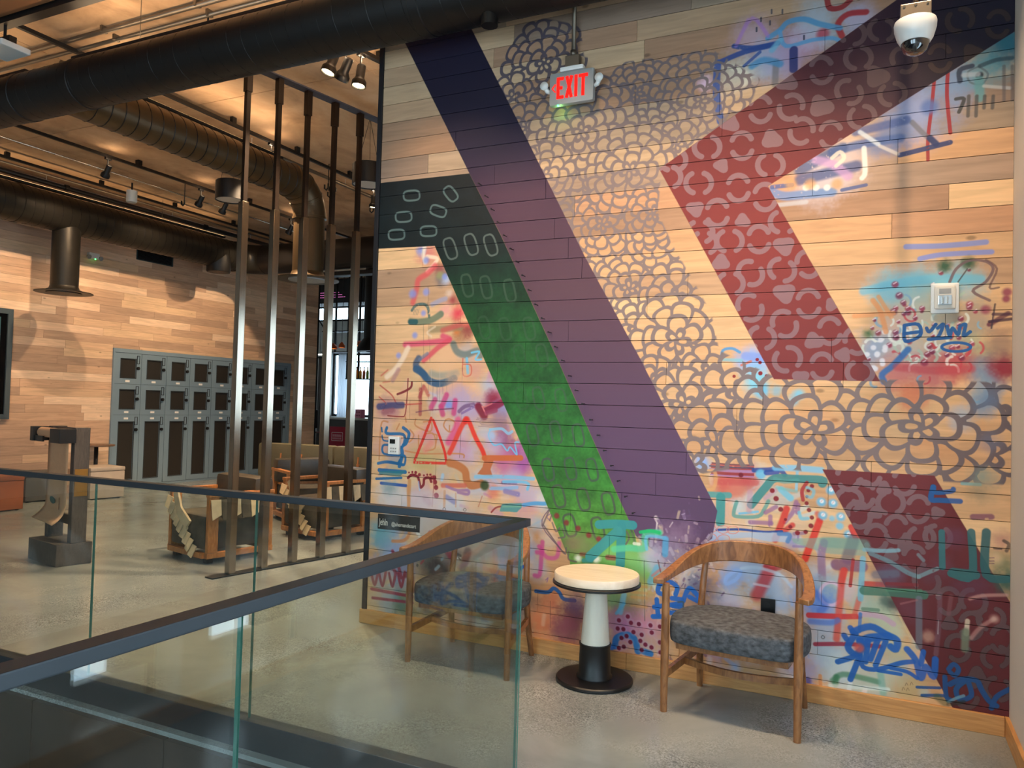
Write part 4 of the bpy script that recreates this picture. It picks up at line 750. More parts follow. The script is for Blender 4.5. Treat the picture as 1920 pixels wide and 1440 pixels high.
# ---- rounded link outlines on the green shape
def link(x, y, ang, l=21, wd=13, col=(96, 98, 92), lw=3.2, al=.9):
    a = math.radians(ang); ca, sa = math.cos(a), math.sin(a); P = []
    for k in range(28):
        t = 2*math.pi*k/28; u = math.copysign(abs(math.cos(t))**.62, math.cos(t))*wd*.85; v = math.copysign(abs(math.sin(t))**.62, math.sin(t))*l
        P.append((x+u*ca-v*sa, y+u*sa+v*ca))
    stroke(P, lw, col, al, .3, closed=True)
G1 = (92, 112, 112)
for x, y, a in [(215, 1100, 86), (435, 1090, -38), (365, 1187, -70), (170, 1220, 86), (130, 1320, 86), (310, 1300, 88)]: link(700+x/3, y/3, a, 15, 11, G1)
for x, y in [(433, 1398), (550, 1375), (660, 1378)]: link(700+x/3, y/3, -18, 20, 12, (88, 100, 96))
for x, y, al in [(545, 295, .6), (655, 305, .6), (792, 325, .6), (645, 540, .35), (765, 548, .35), (905, 545, .4), (720, 690, .2), (850, 705, .3), (980, 700, .45), (860, 950, .3), (960, 950, .6), (1090, 960, .55), (925, 1160, .8), (1060, 1148, .8), (1190, 1165, .85), (1015, 1365, .9), (1145, 1360, .9), (1270, 1365, .9)]:
    link(700+x/3.097, 440+y/3.097, -12, 21, 11, (70, 88, 74), 3.4, al)
for x, y in [(997, 130), (1115, 145), (1235, 165), (1050, 270), (1185, 285), (1330, 330)]: link(660+x/2.571, 880+y/2.571, -14, 21, 12, (78, 92, 74), 3.6, .95)

GRAF_OVER()      # tags sprayed over everything

# ---- hand over to an in-memory picture that the boards' material reads
paint = bpy.data.images.new('wall_paint', CW, CH, alpha=True, float_buffer=False)
paint.alpha_mode = 'CHANNEL_PACKED'
buf = np.ones((CH, CW, 4), np.float32); buf[..., :3] = np.clip(RGB, 0, 1); buf[..., 3] = np.clip(ALP, 0, 1)
paint.pixels.foreach_set(buf.ravel()); paint.update(); paint.pack()
M_MURAL = plank_mat('painted_pine_boards', paint, 'X')
M_PINE_Y = plank_mat('whitewashed_boards', None, 'Y')
# ---------------------------------------------------------------- the room shell
CEIL_Z, LWX, RWX, BACK_Y, FAR_Y = 4.65, -11.1, 0.575, -3.2, 18.0
OPX0, OPX1, OPY1 = -5.6, -1.10, 2.50           # stair opening in the floor
def slab(pts, z0, z1):
    bm = newbm(); prism(bm, [(x, y, z0) for x, y in pts], (0, 0, z1-z0)); return bm
floor = struct(obj('floor', slab([(OPX1, BACK_Y), (RWX+.3, BACK_Y), (RWX+.3, 4.9), (-2, 4.9), (-2, FAR_Y), (-15.5, FAR_Y), (-15.5, BACK_Y), (OPX0, BACK_Y), (OPX0, OPY1), (OPX1, OPY1)], -.3, 0.0), M_FLOOR))
# lower level seen through the opening
bm = newbm(); box(bm, (OPX0-1, BACK_Y, -3.4), (OPX1+.8, OPY1+.4, -3.2)); struct(obj('lower_floor', bm, M_LOWER))
stairwall = empty('wall_stairwell'); struct(stairwall)
for k in range(5):
    x0 = OPX0+k*.92; x1 = min(x0+.914, OPX1+.01); bm = newbm(); box(bm, (x0, OPY1-.03, -3.2), (x1, OPY1+.02, -.02), bevel=.003); obj('panel', bm, M_LOWER, stairwall)
bm = newbm(); box(bm, (OPX1, BACK_Y, -3.2), (OPX1+.05, OPY1+.1, -.302)); obj('side_panel', bm, M_LOWER, stairwall)
bm = newbm(); box(bm, (OPX0-.05, BACK_Y, -3.2), (OPX0, OPY1+.1, -.302)); obj('side_panel', bm, M_LOWER, stairwall)
bm = newbm(); box(bm, (OPX0, BACK_Y-.05, -3.2), (OPX1, BACK_Y, -.302)); obj('side_panel', bm, M_LOWER, stairwall)

# ceiling: formed concrete bays with open joints
ceiling = struct(obj('ceiling', slab([(-15.5, BACK_Y-.3), (RWX+.3, BACK_Y-.3), (RWX+.3, FAR_Y+.2), (-15.5, FAR_Y+.2)], CEIL_Z+.03, CEIL_Z+.25), mat('ceiling_joint', (40, 33, 27), .9)))
ys = [-3.5, -1.3, 1.1, 3.5, 5.9, 8.3, 10.7, 13.1, 15.5, 18.2]; xs = [-15.5, -12.2, -9.6, -7.0, -4.4, -1.8, .87]
for i in range(len(xs)-1):
    for j in range(len(ys)-1):
        bm = newbm(); box(bm, (xs[i]+.004, ys[j]+.005, CEIL_Z), (xs[i+1]-.004, ys[j+1]-.005, CEIL_Z+.03)); obj('ceiling_panel', bm, M_CEIL, ceiling)

# mural wall: core, boards, dark edge trim
wall_mural = struct(obj('wall_mural', (lambda b: (box(b, (WX0-.03, WY+.02, 0), (RWX+.3, WY+.22, CEIL_Z)), b)[1])(newbm()), mat('wall_core', (20, 18, 18), .9)))
TONES = [(222, 180, 136), (214, 170, 126), (228, 188, 142), (206, 160, 118), (190, 152, 118), (176, 142, 114), (196, 148, 112), (168, 140, 118), (218, 176, 130)]
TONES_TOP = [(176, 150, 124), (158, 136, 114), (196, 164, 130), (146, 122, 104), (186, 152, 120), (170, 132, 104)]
prnd = random.Random(21)
def add_uv(me):
    uv = me.uv_layers.new(name='paint')
    for l in me.loops:
        c = me.vertices[l.vertex_index].co; uv.data[l.index].uv = ((c.x-CX0)/(CX1-CX0), (c.z-CZ0)/(CZ1-CZ0))
PITCH_Z = .1275; z = 1.776-13*PITCH_Z
zt = .03
rows = [(.03, z)] if z > .06 else []
while z < CEIL_Z:
    rows.append((z, min(z+PITCH_Z, CEIL_Z))); z += PITCH_Z
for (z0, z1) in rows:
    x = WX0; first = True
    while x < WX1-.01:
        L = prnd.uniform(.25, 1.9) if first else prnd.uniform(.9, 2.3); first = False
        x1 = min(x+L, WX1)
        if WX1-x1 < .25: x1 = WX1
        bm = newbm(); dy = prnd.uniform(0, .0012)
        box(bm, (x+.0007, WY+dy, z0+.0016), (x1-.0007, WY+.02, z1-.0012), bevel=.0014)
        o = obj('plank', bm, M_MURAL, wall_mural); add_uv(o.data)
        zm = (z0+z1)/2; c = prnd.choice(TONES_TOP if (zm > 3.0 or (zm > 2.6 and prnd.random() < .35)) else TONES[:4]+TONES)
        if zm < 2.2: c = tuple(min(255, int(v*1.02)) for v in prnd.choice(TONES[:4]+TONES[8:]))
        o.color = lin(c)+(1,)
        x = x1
bm = newbm(); box(bm, (WX0-.034, WY-.012, .0), (WX0, WY+.02, CEIL_Z), bevel=.002); obj('edge_trim', bm, M_DARKTRIM, wall_mural)
# baseboards
bm = newbm(); box(bm, (WX0-.045, WY-.022, 0), (-1.30, WY-.0005, .092), bevel=.003); struct(obj('baseboard_mural', bm, M_BASEB))
bm = newbm(); box(bm, (-1.298, WY-.022, 0), (RWX-.02, WY-.0005, .092), bevel=.003); struct(obj('baseboard_mural', bm, M_BASEB))
bm = newbm(); box(bm, (RWX-.019, BACK_Y, 0), (RWX, WY-.0005, .092), bevel=.003); struct(obj('baseboard_right', bm, M_BASEB_Y))

# right wall with two deep window openings
bm = newbm()
wins = [(-1.9, -.4, .1, 2.9), (.1, 1.5, .1, 2.9), (2.08, 2.62, .1, 2.9), (2.79, 3.60, .1, 2.9)]
yy = BACK_Y
for (a, b_, z0, z1) in wins:
    box(bm, (RWX, yy, 0), (RWX+.24, a, CEIL_Z)); box(bm, (RWX, a, 0), (RWX+.24, b_, z0)); box(bm, (RWX, a, z1), (RWX+.24, b_, CEIL_Z)); yy = b_
box(bm, (RWX, yy, 0), (RWX+.24, WY+.02, CEIL_Z))
bmesh.ops.remove_doubles(bm, verts=bm.verts, dist=1e-4)
struct(obj('wall_right', bm, M_PAINTWALL))
M_WINGLASS = glass_mat('window_glass', (.93, .96, .96), .8)
for n, (a, b_, z0, z1) in enumerate(wins):
    w = struct(empty('window_%d' % (n+1), (RWX+.2, (a+b_)/2, z0)))
    hw = (b_-a)/2; hh = z1-z0
    bm = newbm()
    for lo, hi in (((-.03, -hw, 0), (.03, -hw+.05, hh)), ((-.03, hw-.05, 0), (.03, hw, hh)), ((-.03, -hw+.05, hh-.05), (.03, hw-.05, hh))): box(bm, lo, hi)
    obj('window_frame', bm, M_BLACK, w)
    if n >= 2: bm = newbm(); box(bm, (-.028, hw-(.22, .33)[n-2], .15), (.028, hw-.05, hh-.05)); obj('side_panel', bm, M_BLACK, w)
    bm = newbm(); box(bm, (-.03, -hw+.05, 0), (.03, hw-.05, .15)); obj('spandrel', bm, M_PAINTWALL, w)
    bm = newbm(); box(bm, (-.004, -hw+.045, .145), (.004, hw-.045, hh-.045)); obj('pane', bm, M_WINGLASS, w)
    portal((RWX+.26, (a+b_)/2, (z0+z1)/2), (b_-a, z1-z0), (0, math.radians(90), 0)).data.size = z1-z0
# wall behind the photographer and far left side, closing the room
bm = newbm(); sx = -15.5
added_windows = [(-4.9+2.6*k, -2.6+2.6*k, .3, 3.6) for k in range(2)]  # window openings added in this unseen wall to raise the ambient daylight
for (a, b_, z0, z1) in added_windows:
    box(bm, (sx, BACK_Y-.2, -3.4), (a, BACK_Y, CEIL_Z)); box(bm, (a, BACK_Y-.2, -3.4), (b_, BACK_Y, z0)); box(bm, (a, BACK_Y-.2, z1), (b_, BACK_Y, CEIL_Z)); sx = b_
box(bm, (sx, BACK_Y-.2, -3.4), (RWX+.3, BACK_Y, CEIL_Z)); struct(obj('wall_back', bm, M_PAINTWALL))
for n, (a, b_, z0, z1) in enumerate(added_windows):
    w = struct(empty('window_%d' % (10+n), ((a+b_)/2, BACK_Y-.1, z0))); hw = (b_-a)/2; hh = z1-z0; bm = newbm()
    for lo, hi in (((-hw, -.03, 0), (-hw+.06, .03, hh)), ((hw-.06, -.03, 0), (hw, .03, hh)), ((-hw+.06, -.03, 0), (hw-.06, .03, .06)), ((-hw+.06, -.03, hh-.06), (hw-.06, .03, hh))): box(bm, lo, hi)
    obj('window_frame', bm, M_BLACK, w)
    bm = newbm(); box(bm, (-hw+.055, -.004, .055), (hw-.055, .004, hh-.055)); obj('pane', bm, M_WINGLASS, w)
    portal(((a+b_)/2, BACK_Y-.22, (z0+z1)/2), (b_-a, z1-z0), (math.radians(90), 0, 0))

# locker wall: boards on a core
wall_locker = struct(obj('wall_locker', (lambda b: (box(b, (LWX-.25, BACK_Y, 0), (LWX-.02, 13.3, CEIL_Z)), b)[1])(newbm()), bpy.data.materials['wall_core']))
LT = [(224, 190, 160), (214, 178, 146), (232, 200, 170), (202, 166, 138), (192, 158, 132), (220, 186, 152), (210, 172, 142), (184, 152, 128)]
z = 0.0; prnd = random.Random(4); LP = .122
LK0, LK1, LKZ = 8.35, 12.47, 2.26              # locker recess
while z < CEIL_Z-.01:
    z1 = min(z+LP, CEIL_Z)
    spans = [(4.6, 13.29)] if z > LKZ else [(4.6, LK0), (LK1, 13.29)]
    parts_ = [(s0, s1, z, z1) for s0, s1 in spans]
    if z <= LKZ and z1 > LKZ+.008: parts_.append((LK0, LK1, LKZ+.006, z1))
    for (s0, s1, za, zb) in parts_:
        y = s0; first = True
        while y < s1-.02:
            L = prnd.uniform(.3, 1.5) if first else prnd.uniform(.8, 1.7); first = False
            y1 = min(y+L, s1)
            if s1-y1 < .25: y1 = s1
            bm = newbm(); box(bm, (LWX-.02, y+.001, za+.001), (LWX+prnd.uniform(0, .002), y1-.001, zb-.001)); o = obj('plank', bm, M_PINE_Y, wall_locker)
            o.color = lin(prnd.choice(LT))+(1,); y = y1
    z = z1
bm = newbm(); box(bm, (LWX-.02, BACK_Y, 0), (LWX, 4.598, CEIL_Z)); obj('plain_panel', bm, M_PAINTWALL, wall_locker)
bm = newbm(); box(bm, (LWX-.25, 13.29, 0), (LWX+.012, 13.33, CEIL_Z)); struct(obj('trim_1', bm, M_BLACK))
# ---------------------------------------------------------------- glass railing round the stair opening
M_GLASS = glass_mat('clear_railing_glass', (.915, .955, .935), 1.5, smudge=.05)
M_GEDGE = mat('green_glass_edge', (70, 122, 106), .15, 0, .8)
RTOP, RX, RY = 1.09, -1.15, 2.55
rail = tag(empty('glass_railing', (RX-.025, RY+.025, 0)), 'frameless glass railing with dark metal handrail turning a corner around the stair opening', 'railing')
def rel(p): return (p[0]-(RX-.025), p[1]-(RY+.025), p[2])
bm = newbm(); box(bm, rel((-5.4, RY, RTOP-.028)), rel((RX, RY+.05, RTOP)), bevel=.003); obj('handrail', bm, M_RAIL, rail)
bm = newbm(); box(bm, rel((RX-.05, -2.2, RTOP-.028)), rel((RX, RY-.0005, RTOP)), bevel=.003); obj('handrail', bm, M_RAIL, rail)
bm = newbm(); box(bm, rel((-5.4, RY-.01, 0)), rel((RX+.01, RY+.06, .12)), bevel=.003); obj('base_shoe', bm, M_RAIL, rail)
bm = newbm(); box(bm, rel((RX-.06, -2.2, 0)), rel((RX+.01, RY-.0105, .12)), bevel=.003); obj('base_shoe', bm, M_RAIL, rail)
def pane(lo, hi):
    bm = newbm(); box(bm, rel(lo), rel(hi)); o = obj('glass_panel', bm, M_GLASS, rail); o.data.materials.append(M_GEDGE)
    s = [hi[k]-lo[k] for k in range(3)]; thin = s.index(min(s))
    for p in o.data.polygons:
        if abs(p.normal[thin]) < .5: p.material_index = 1
GT = .010
xs_ = [RX-.018, -2.45, -3.50, -4.55, -5.4]
for a, b_ in zip(xs_[:-1], xs_[1:]): pane((b_+.0025, RY+.025-GT/2, .05), (a-.0025, RY+.025+GT/2, RTOP-.022))
ys_ = [RY+.016, 1.20, .02, -1.1, -2.2]
for a, b_ in zip(ys_[:-1], ys_[1:]): pane((RX-.025-GT/2, b_+.0025, .05), (RX-.025+GT/2, a-.0025, RTOP-.022))

# ---------------------------------------------------------------- bow-back armchairs
M_SEAT = mat('mottled_grey_velvet', (80, 82, 86), .85, noise=(34, .6, (1, 1, 1.6)), bump=(60, .25))
def make_chair(name):
    t = empty(name)
    def leg(pts, rs): bm = newbm(); tube(bm, pts, rs, 14); obj('leg', bm, M_WALNUT, t, True, 50)
    for s in (-1, 1):
        leg([(s*.318, -.222, 0), (s*.318, -.222, .35), (s*.318, -.222, .635)], [.017, .021, .018])
        leg([(s*.272, .235, 0), (s*.262, .19, .2), (s*.255, .165, .42), (s*.247, .185, .60), (s*.240, .205, .715)], [.016, .019, .019, .018, .015])
        bm = newbm(); tube(bm, [(s*.316, -.21, .185), (s*.262, .19, .225)], 0, sq=(.022, .036)); obj('side_stretcher', bm, M_WALNUT, t)
    bm = newbm(); pts = [(-.288+.576*k/16, -.01-.075*math.sin(math.pi*k/16), .203) for k in range(17)]
    tube(bm, pts, 0, sq=(.02, .032)); obj('cross_stretcher', bm, M_WALNUT, t)
    # one bent rail: flat arms at the front, upright crest at the back
    bm = newbm(); N = 48; pts = []; ws = []
    for k in range(N+1):
        a = math.pi*(-.02+1.04*k/N); u = math.sin(a)
        x = -.352*math.cos(a)*(1-.02*u); y = -.245+.515*max(0, u)**.86 if u > 0 else -.245-.02
        f = max(0, min(1, (u-.02)/.96)); f = f*f*(3-2*f)
        pts.append((x if u > -.01 else math.copysign(.342, x), y, .648+.105*f)); ws.append((.054-.026*f, .026+.084*f))
    tube(bm, pts, 0, sq=lambda i: ws[i]); o = obj('arm_and_crest_rail', bm, M_WALNUT, t, True, 40)
    md = o.modifiers.new('bevel', 'BEVEL'); md.width = .005; md.segments = 2; md.limit_method = 'ANGLE'
    # seat cushion
    half = [(0, -.262), (.12, -.258), (.22, -.248), (.278, -.235), (.300, -.20), (.318, -.15), (.336, -.06), (.334, .04), (.312, .12), (.262, .19), (.18, .232), (.08, .246), (0, .248)]
    ol = half+[(-x, y) for x, y in reversed(half[1:-1])]
    prof = [(.90, .346), (.985, .350), (1.0, .358), (1.006, .40), (1.004, .440), (.992, .452), (.965, .458), (.6, .464), (.25, .466)]
    bm = newbm(); rings = []
    for s_, z_ in prof: rings.append([bm.verts.new((x*s_, y*s_-.0, z_)) for x, y in ol])
    n = len(ol)
    for a, b_ in zip(rings[:-1], rings[1:]):
        for k in range(n): bm.faces.new((a[k], a[(k+1) % n], b_[(k+1) % n], b_[k]))
    bm.faces.new(list(reversed(rings[0]))); bm.faces.new(rings[-1])
    o = obj('seat_cushion', bm, M_SEAT, t, True); md = o.modifiers.new('sub', 'SUBSURF'); md.levels = 1; md.render_levels = 1
    bm = newbm(); box(bm, (-.27, -.2, .312), (.27, .19, .346), bevel=.004); obj('seat_frame', bm, M_WALNUT, t)
    return t
c1 = make_chair('bow_back_armchair'); c1.location = (-.617, 4.045, 0); c1.rotation_euler.z = math.radians(-5)
tag(c1, 'walnut bow back armchair with mottled grey seat, right of the round side table', 'chair', 'armchairs against the mural')
c2 = copy_tree(c1); c2.location = (-2.145, 4.065, 0); c2.rotation_euler.z = math.radians(1)
tag(c2, 'walnut bow back armchair with grey seat seen partly through the glass railing', 'chair', 'armchairs against the mural')

# ---------------------------------------------------------------- round side table
tb = tag(empty('side_table', (-1.40, 4.085, 0)), 'small round side table with pale top, cream cone stem and black base', 'table')
M_PALE = wood('pale_maple_top', (228, 206, 180), (242, 224, 202), .4, 3, (1, 8, 8), coat=.2)
M_CREAM = mat('cream_turned_wood', (238, 228, 210), .4, noise=(5, .04, (6, 6, 1)), coat=.3)
M_BLKPOL = mat('black_powder_coat', (20, 20, 22), .38)
bm = newbm(); lathe(bm, [(0, .548), (.228, .548), (.234, .552), (.234, .588), (.230, .594), (0, .594)], n=72); obj('table_top', bm, M_PALE, tb, True, 40)
bm = newbm(); lathe(bm, [(0, .530), (.236, .530), (.243, .535), (.243, .543), (.236, .548), (0, .548)], n=72); obj('rim', bm, M_BLKPOL, tb, True, 40)
bm = newbm(); lathe(bm, [(0, .205), (.080, .205), (.077, .24), (.056, .52), (.056, .53), (0, .53)], n=56); obj('stem', bm, M_CREAM, tb, True, 40)
bm = newbm(); lathe(bm, [(0, .024), (.098, .024), (.098, .034), (.088, .046), (.084, .19), (.087, .198), (.087, .208), (.079, .21), (0, .21)], n=56); obj('collar', bm, M_BLKPOL, tb, True, 40)
bm = newbm(); lathe(bm, [(0, 0), (.205, 0), (.212, .006), (.212, .018), (.206, .024), (0, .026)], n=72); obj('base', bm, M_BLKPOL, tb, True, 40)

# ---------------------------------------------------------------- exit sign on a conduit drop
SY = 4.285
a = at(1029, 168, Y=SY); b_ = at(1113, 156, Y=SY); cz = (a.z+b_.z)/2; cx = (a.x+b_.x)/2; hw = (b_.x-a.x)/2; hh = .102
ex = tag(empty('exit_sign', (cx, SY, cz-hh)), 'illuminated red letter exit sign with twin lamp heads hanging above the flower outlines', 'exit sign')
bm = newbm(); box(bm, (-hw, -.0, 0), (hw, .048, 2*hh), bevel=.02); obj('housing', bm, M_GREYPL, ex, True, 40)
bm = newbm(); box(bm, (-.075, -.002, 2*hh), (.075, .05, 2*hh+.026), bevel=.006); obj('canopy', bm, M_WHITEPL, ex)
bm = newbm(); box(bm, (-.045, .005, 2*hh+.026), (.045, .055, 2*hh+.095), bevel=.004); obj('junction_box', bm, M_CONDUIT, ex)
bm = newbm(); tube(bm, [(0, .03, 2*hh+.09), (0, .03, CEIL_Z-cz+hh)], .0135, 12); obj('conduit', bm, M_CONDUIT, ex, True)
bm = newbm(); tube(bm, [(0, .03, 2*hh+.095), (0, .03, 2*hh+.13)], .02, 12); obj('connector', bm, M_CONDUIT, ex, True)
M_EXIT = emit_mat('exit_red_light', (255, 30, 24), 1.9)
def bars(name, segs, w, parent, yy, m, th=.004):
    bm = newbm()
    for (x0, z0, x1, z1) in segs:
        d = Vector((x1-x0, 0, z1-z0)); L = d.length; nrm = Vector((-d.z, 0, d.x))/L*w/2
        p, q = Vector((x0, yy, z0)), Vector((x1, yy, z1))
        prism(bm, [p-nrm, q-nrm, q+nrm, p+nrm], (0, -th, 0))
    return obj(name, bm, m, parent)
lz0, lz1, W_ = .036, .168, .0185
def letter(ch, x0, x1):
    h = W_/2
    S = {'E': [(x0+h, lz0, x0+h, lz1), (x0, lz0+h, x1, lz0+h), (x0, lz1-h, x1, lz1-h), (x0, (lz0+lz1)/2, x1-.008, (lz0+lz1)/2)],
         'X': [(x0+h, lz0, x1-h, lz1), (x0+h, lz1, x1-h, lz0)], 'I': [((x0+x1)/2, lz0, (x0+x1)/2, lz1)],
         'T': [((x0+x1)/2, lz0, (x0+x1)/2, lz1), (x0, lz1-h, x1, lz1-h)]}[ch]
    bars('letter', S, W_, ex, -.0005, M_EXIT)
letter('E', -.092, -.046); letter('X', -.036, .014); letter('I', .022, .044); letter('T', .05, .108)
bars('arrow', [(-.122, .104, -.100, .128), (-.122, .104, -.100, .080)], .008, ex, -.0005, emit_mat('exit_arrow_glow', (255, 60, 50), 1.2))
bm = newbm(); bmesh.ops.create_uvsphere(bm, u_segments=12, v_segments=8, radius=.006, matrix=Matrix.Translation((-.085, .01, .0))); obj('indicator', bm, emit_mat('green_led', (60, 255, 120), 12), ex)
gl = bpy.data.lights.new('indicator_light', 'POINT'); gl.energy = .12; gl.color = (.35, 1, .25); gl.shadow_soft_size = .01
go = bpy.data.objects.new('indicator_light', gl); COL.objects.link(go); go.parent = ex; go.location = (-.085, .03, -.02)
for s in (-1, 1):
    bm = newbm(); tube(bm, [(s*hw*.98, .026, .095), (s*(hw+.016), .02, .10), (s*(hw+.030), .012, .125)], [.012, .014, .016], 14); hd = obj('lamp_head', bm, M_WHITEPL, ex, True)
    bm = newbm(); c_ = Vector((s*(hw+.032), -.004, .132)); tube(bm, [c_+Vector((0, .022, 0)), c_+Vector((0, .008, 0)), c_], [.018, .026, .026], 18); obj('reflector', bm, M_WHITEPL, hd, True)

# ---------------------------------------------------------------- dome camera
DY = 3.72; c_ = at(1716, 62, Y=DY)
dc = tag(empty('dome_camera', (c_.x, DY, c_.z)), 'white security dome camera with smoked bubble hanging from a conduit', 'camera')
k_ = .083
bm = newbm(); lathe(bm, [(0, .052), (k_*.99, .05), (k_*1.02, .04), (k_*1.0, .015), (k_*.86, -.025), (k_*.72, -.045), (k_*.66, -.046), (0, -.03)], n=48); obj('shroud', bm, M_WHITEPL, dc, True, 45)
bm = newbm(); lathe(bm, [(k_*.68, -.04), (k_*.66, -.058), (k_*.56, -.078), (k_*.38, -.091), (k_*.18, -.097), (0, -.098)], n=36); obj('bubble', bm, mat('smoked_dome', (18, 18, 22), .05, 0, .9, coat=1), dc, True)
bm = newbm(); box(bm, (-.06, -.045, .05), (.06, .045, .115), bevel=.004); jb = obj('junction_box', bm, M_CONDUIT, dc)
for s in (-.045, 0, .045):
    bm = newbm(); tube(bm, [(s, -.0455, .103), (s, -.048, .103)], .005, 8); obj('screw', bm, M_STEEL, jb)
bm = newbm(); tube(bm, [(0, 0, .113), (0, 0, CEIL_Z-c_.z)], .011, 12); obj('conduit', bm, M_CONDUIT, dc, True)

# ---------------------------------------------------------------- small wall devices
c_ = at(741.5, 835, Y=WY)
th = tag(empty('wall_keypad', (c_.x, WY, c_.z)), 'small white wall keypad with dark screen at the left end of the mural', 'keypad')
bm = newbm(); box(bm, (-.043, -.026, -.06), (.043, -.0008, .06), bevel=.005); obj('case', bm, M_WHITEPL, th)
bm = newbm(); box(bm, (-.028, -.0285, .012), (.014, -.0255, .042)); obj('screen', bm, mat('dark_lcd', (26, 30, 30), .2), th)
for i in range(3):
    for j in range(2):
        bm = newbm(); box(bm, (-.022+i*.018, -.0285, -.045+j*.02), (-.012+i*.018, -.0255, -.035+j*.02)); obj('button', bm, M_GREYPL, th)
c_ = at(1771, 560, Y=WY)
st = tag(empty('fire_strobe', (c_.x, WY, c_.z)), 'white fire alarm strobe plate with clear lens at the right of the mural', 'alarm strobe')
bm = newbm(); box(bm, (-.062, -.022, -.076), (.062, -.0008, .076), bevel=.008); obj('plate', bm, M_WHITEPL, st)
bm = newbm(); box(bm, (-.046, -.038, -.056), (.046, -.0225, .06), bevel=.008); obj('raised_body', bm, mat('ivory_plastic', (214, 208, 196), .4), st)
bm = newbm(); box(bm, (-.03, -.046, -.036), (.03, -.0385, .012), bevel=.003); ln = obj('lens', bm, mat('strobe_lens', (196, 206, 214), .08, .55, .9), st)
for x_ in (-.016, .004):
    bm = newbm(); box(bm, (x_, -.05, -.03), (x_+.010, -.0462, .004), bevel=.001); obj('flash_tube', bm, M_STEEL, ln)
bm = newbm(); box(bm, (-.026, -.0395, .02), (.026, -.0385, .045)); obj('sounder_grille', bm, M_GREYPL, st)
c_ = at(1440.5, 1122, Y=WY)
ot = tag(empty('power_outlet', (c_.x, WY, c_.z-.058)), 'black wall outlet behind the right armchair', 'outlet')
bm = newbm(); box(bm, (-.037, -.008, -.058), (.037, -.0008, .058), bevel=.002); obj('cover_plate', bm, mat('outlet_black', (14, 14, 16), .3), ot)
for s in (-.024, .024):
    bm = newbm(); lathe(bm, [(0, 0), (.016, 0), (.016, .003), (0, .003)], n=20); r_ = obj('receptacle', bm, M_BLACK, ot); r_.rotation_euler = (math.radians(90), 0, 0); r_.location = (0, -.008, s)

# signature patch at the foot of the wall
p0, p1 = at(709, 962, Y=WY), at(787, 1000, Y=WY)
sg = tag(empty('signature_patch', (p0.x, WY, p1.z)), 'small black painted patch with white hand lettering at the left foot of the mural', 'signature')
sw, sh = p1.x-p0.x, p0.z-p1.z
bm = newbm(); prism(bm, [(0, -.0012, 0), (sw, -.0012, .004), (sw, -.0012, sh), (0, -.0012, sh-.003)], (0, .0008, 0)); obj('black_patch', bm, mat('patch_black', (22, 20, 22), .6), sg)
M_LETTER = mat('white_paint_pen', (214, 208, 200), .6)
def text(s, size, loc, parent, m, name='lettering', rot=(math.radians(90), 0, 0)):
    cu = bpy.data.curves.new(name, 'FONT'); cu.body = s; cu.size = size; cu.extrude = .0003; cu.offset = size*.012
    to = bpy.data.objects.new('t', cu); COL.objects.link(to); dg = bpy.context.evaluated_depsgraph_get()
    me = bpy.data.meshes.new_from_object(to.evaluated_get(dg)); bpy.data.objects.remove(to)
    o = bpy.data.objects.new(name, me); COL.objects.link(o); me.materials.clear(); me.materials.append(m); o.parent = parent; o.location = loc; o.rotation_euler = rot
    return o
text('Jehln', .058, (.012, -.0016, .028), sg, M_LETTER).scale = (.62, 1.1, 1)
text('@ahernandezart', .036, (.112, -.0016, .030), sg, M_LETTER).scale = (.80, 1, 1)

# nails along the seam between the green and purple shapes
NTH = ('first second third fourth fifth sixth seventh eighth ninth tenth eleventh twelfth thirteenth fourteenth fifteenth sixteenth seventeenth eighteenth nineteenth twentieth '
       'twenty-first twenty-second twenty-third twenty-fourth twenty-fifth').split()
nb = None; k_ = 0
PEGS = [(700+x/3, y/3) for x, y in ((590, 1030), (627, 1100), (662, 1174), (697, 1247), (732, 1322), (768, 1398))] + \
       [(700+x/3.097, 440+y/3.097) for x, y in ((795, 80), (828, 155), (863, 235), (900, 320), (938, 404), (977, 484), (1015, 565), (1053, 650), (1094, 730), (1134, 819), (1173, 904), (1212, 982), (1258, 1075), (1301, 1165), (1338, 1254), (1379, 1342))] + \
       [(660+x/2.571, 880+y/2.571) for x, y in ((1280, 57), (1315, 132), (1352, 212))]
PD = .048
for (px, py) in PEGS:
    tip = at(px, py, Y=WY-PD)
    if nb is None:
        bm = newbm(); tube(bm, [(0, .004, 0), (0, -PD+.004, 0)], .0024, 8); tube(bm, [(0, -PD+.004, 0), (0, -PD, 0)], .0058, 10)
        nb = obj('nail', bm, M_BLACK); o = nb
    else: o = nb.copy(); COL.objects.link(o)
    o.location = (tip.x, WY, tip.z)
    tag(o, 'black nail on the edge of the purple stripe, %s from the top' % NTH[k_], 'nail', 'nails between the green and purple stripes'); k_ += 1
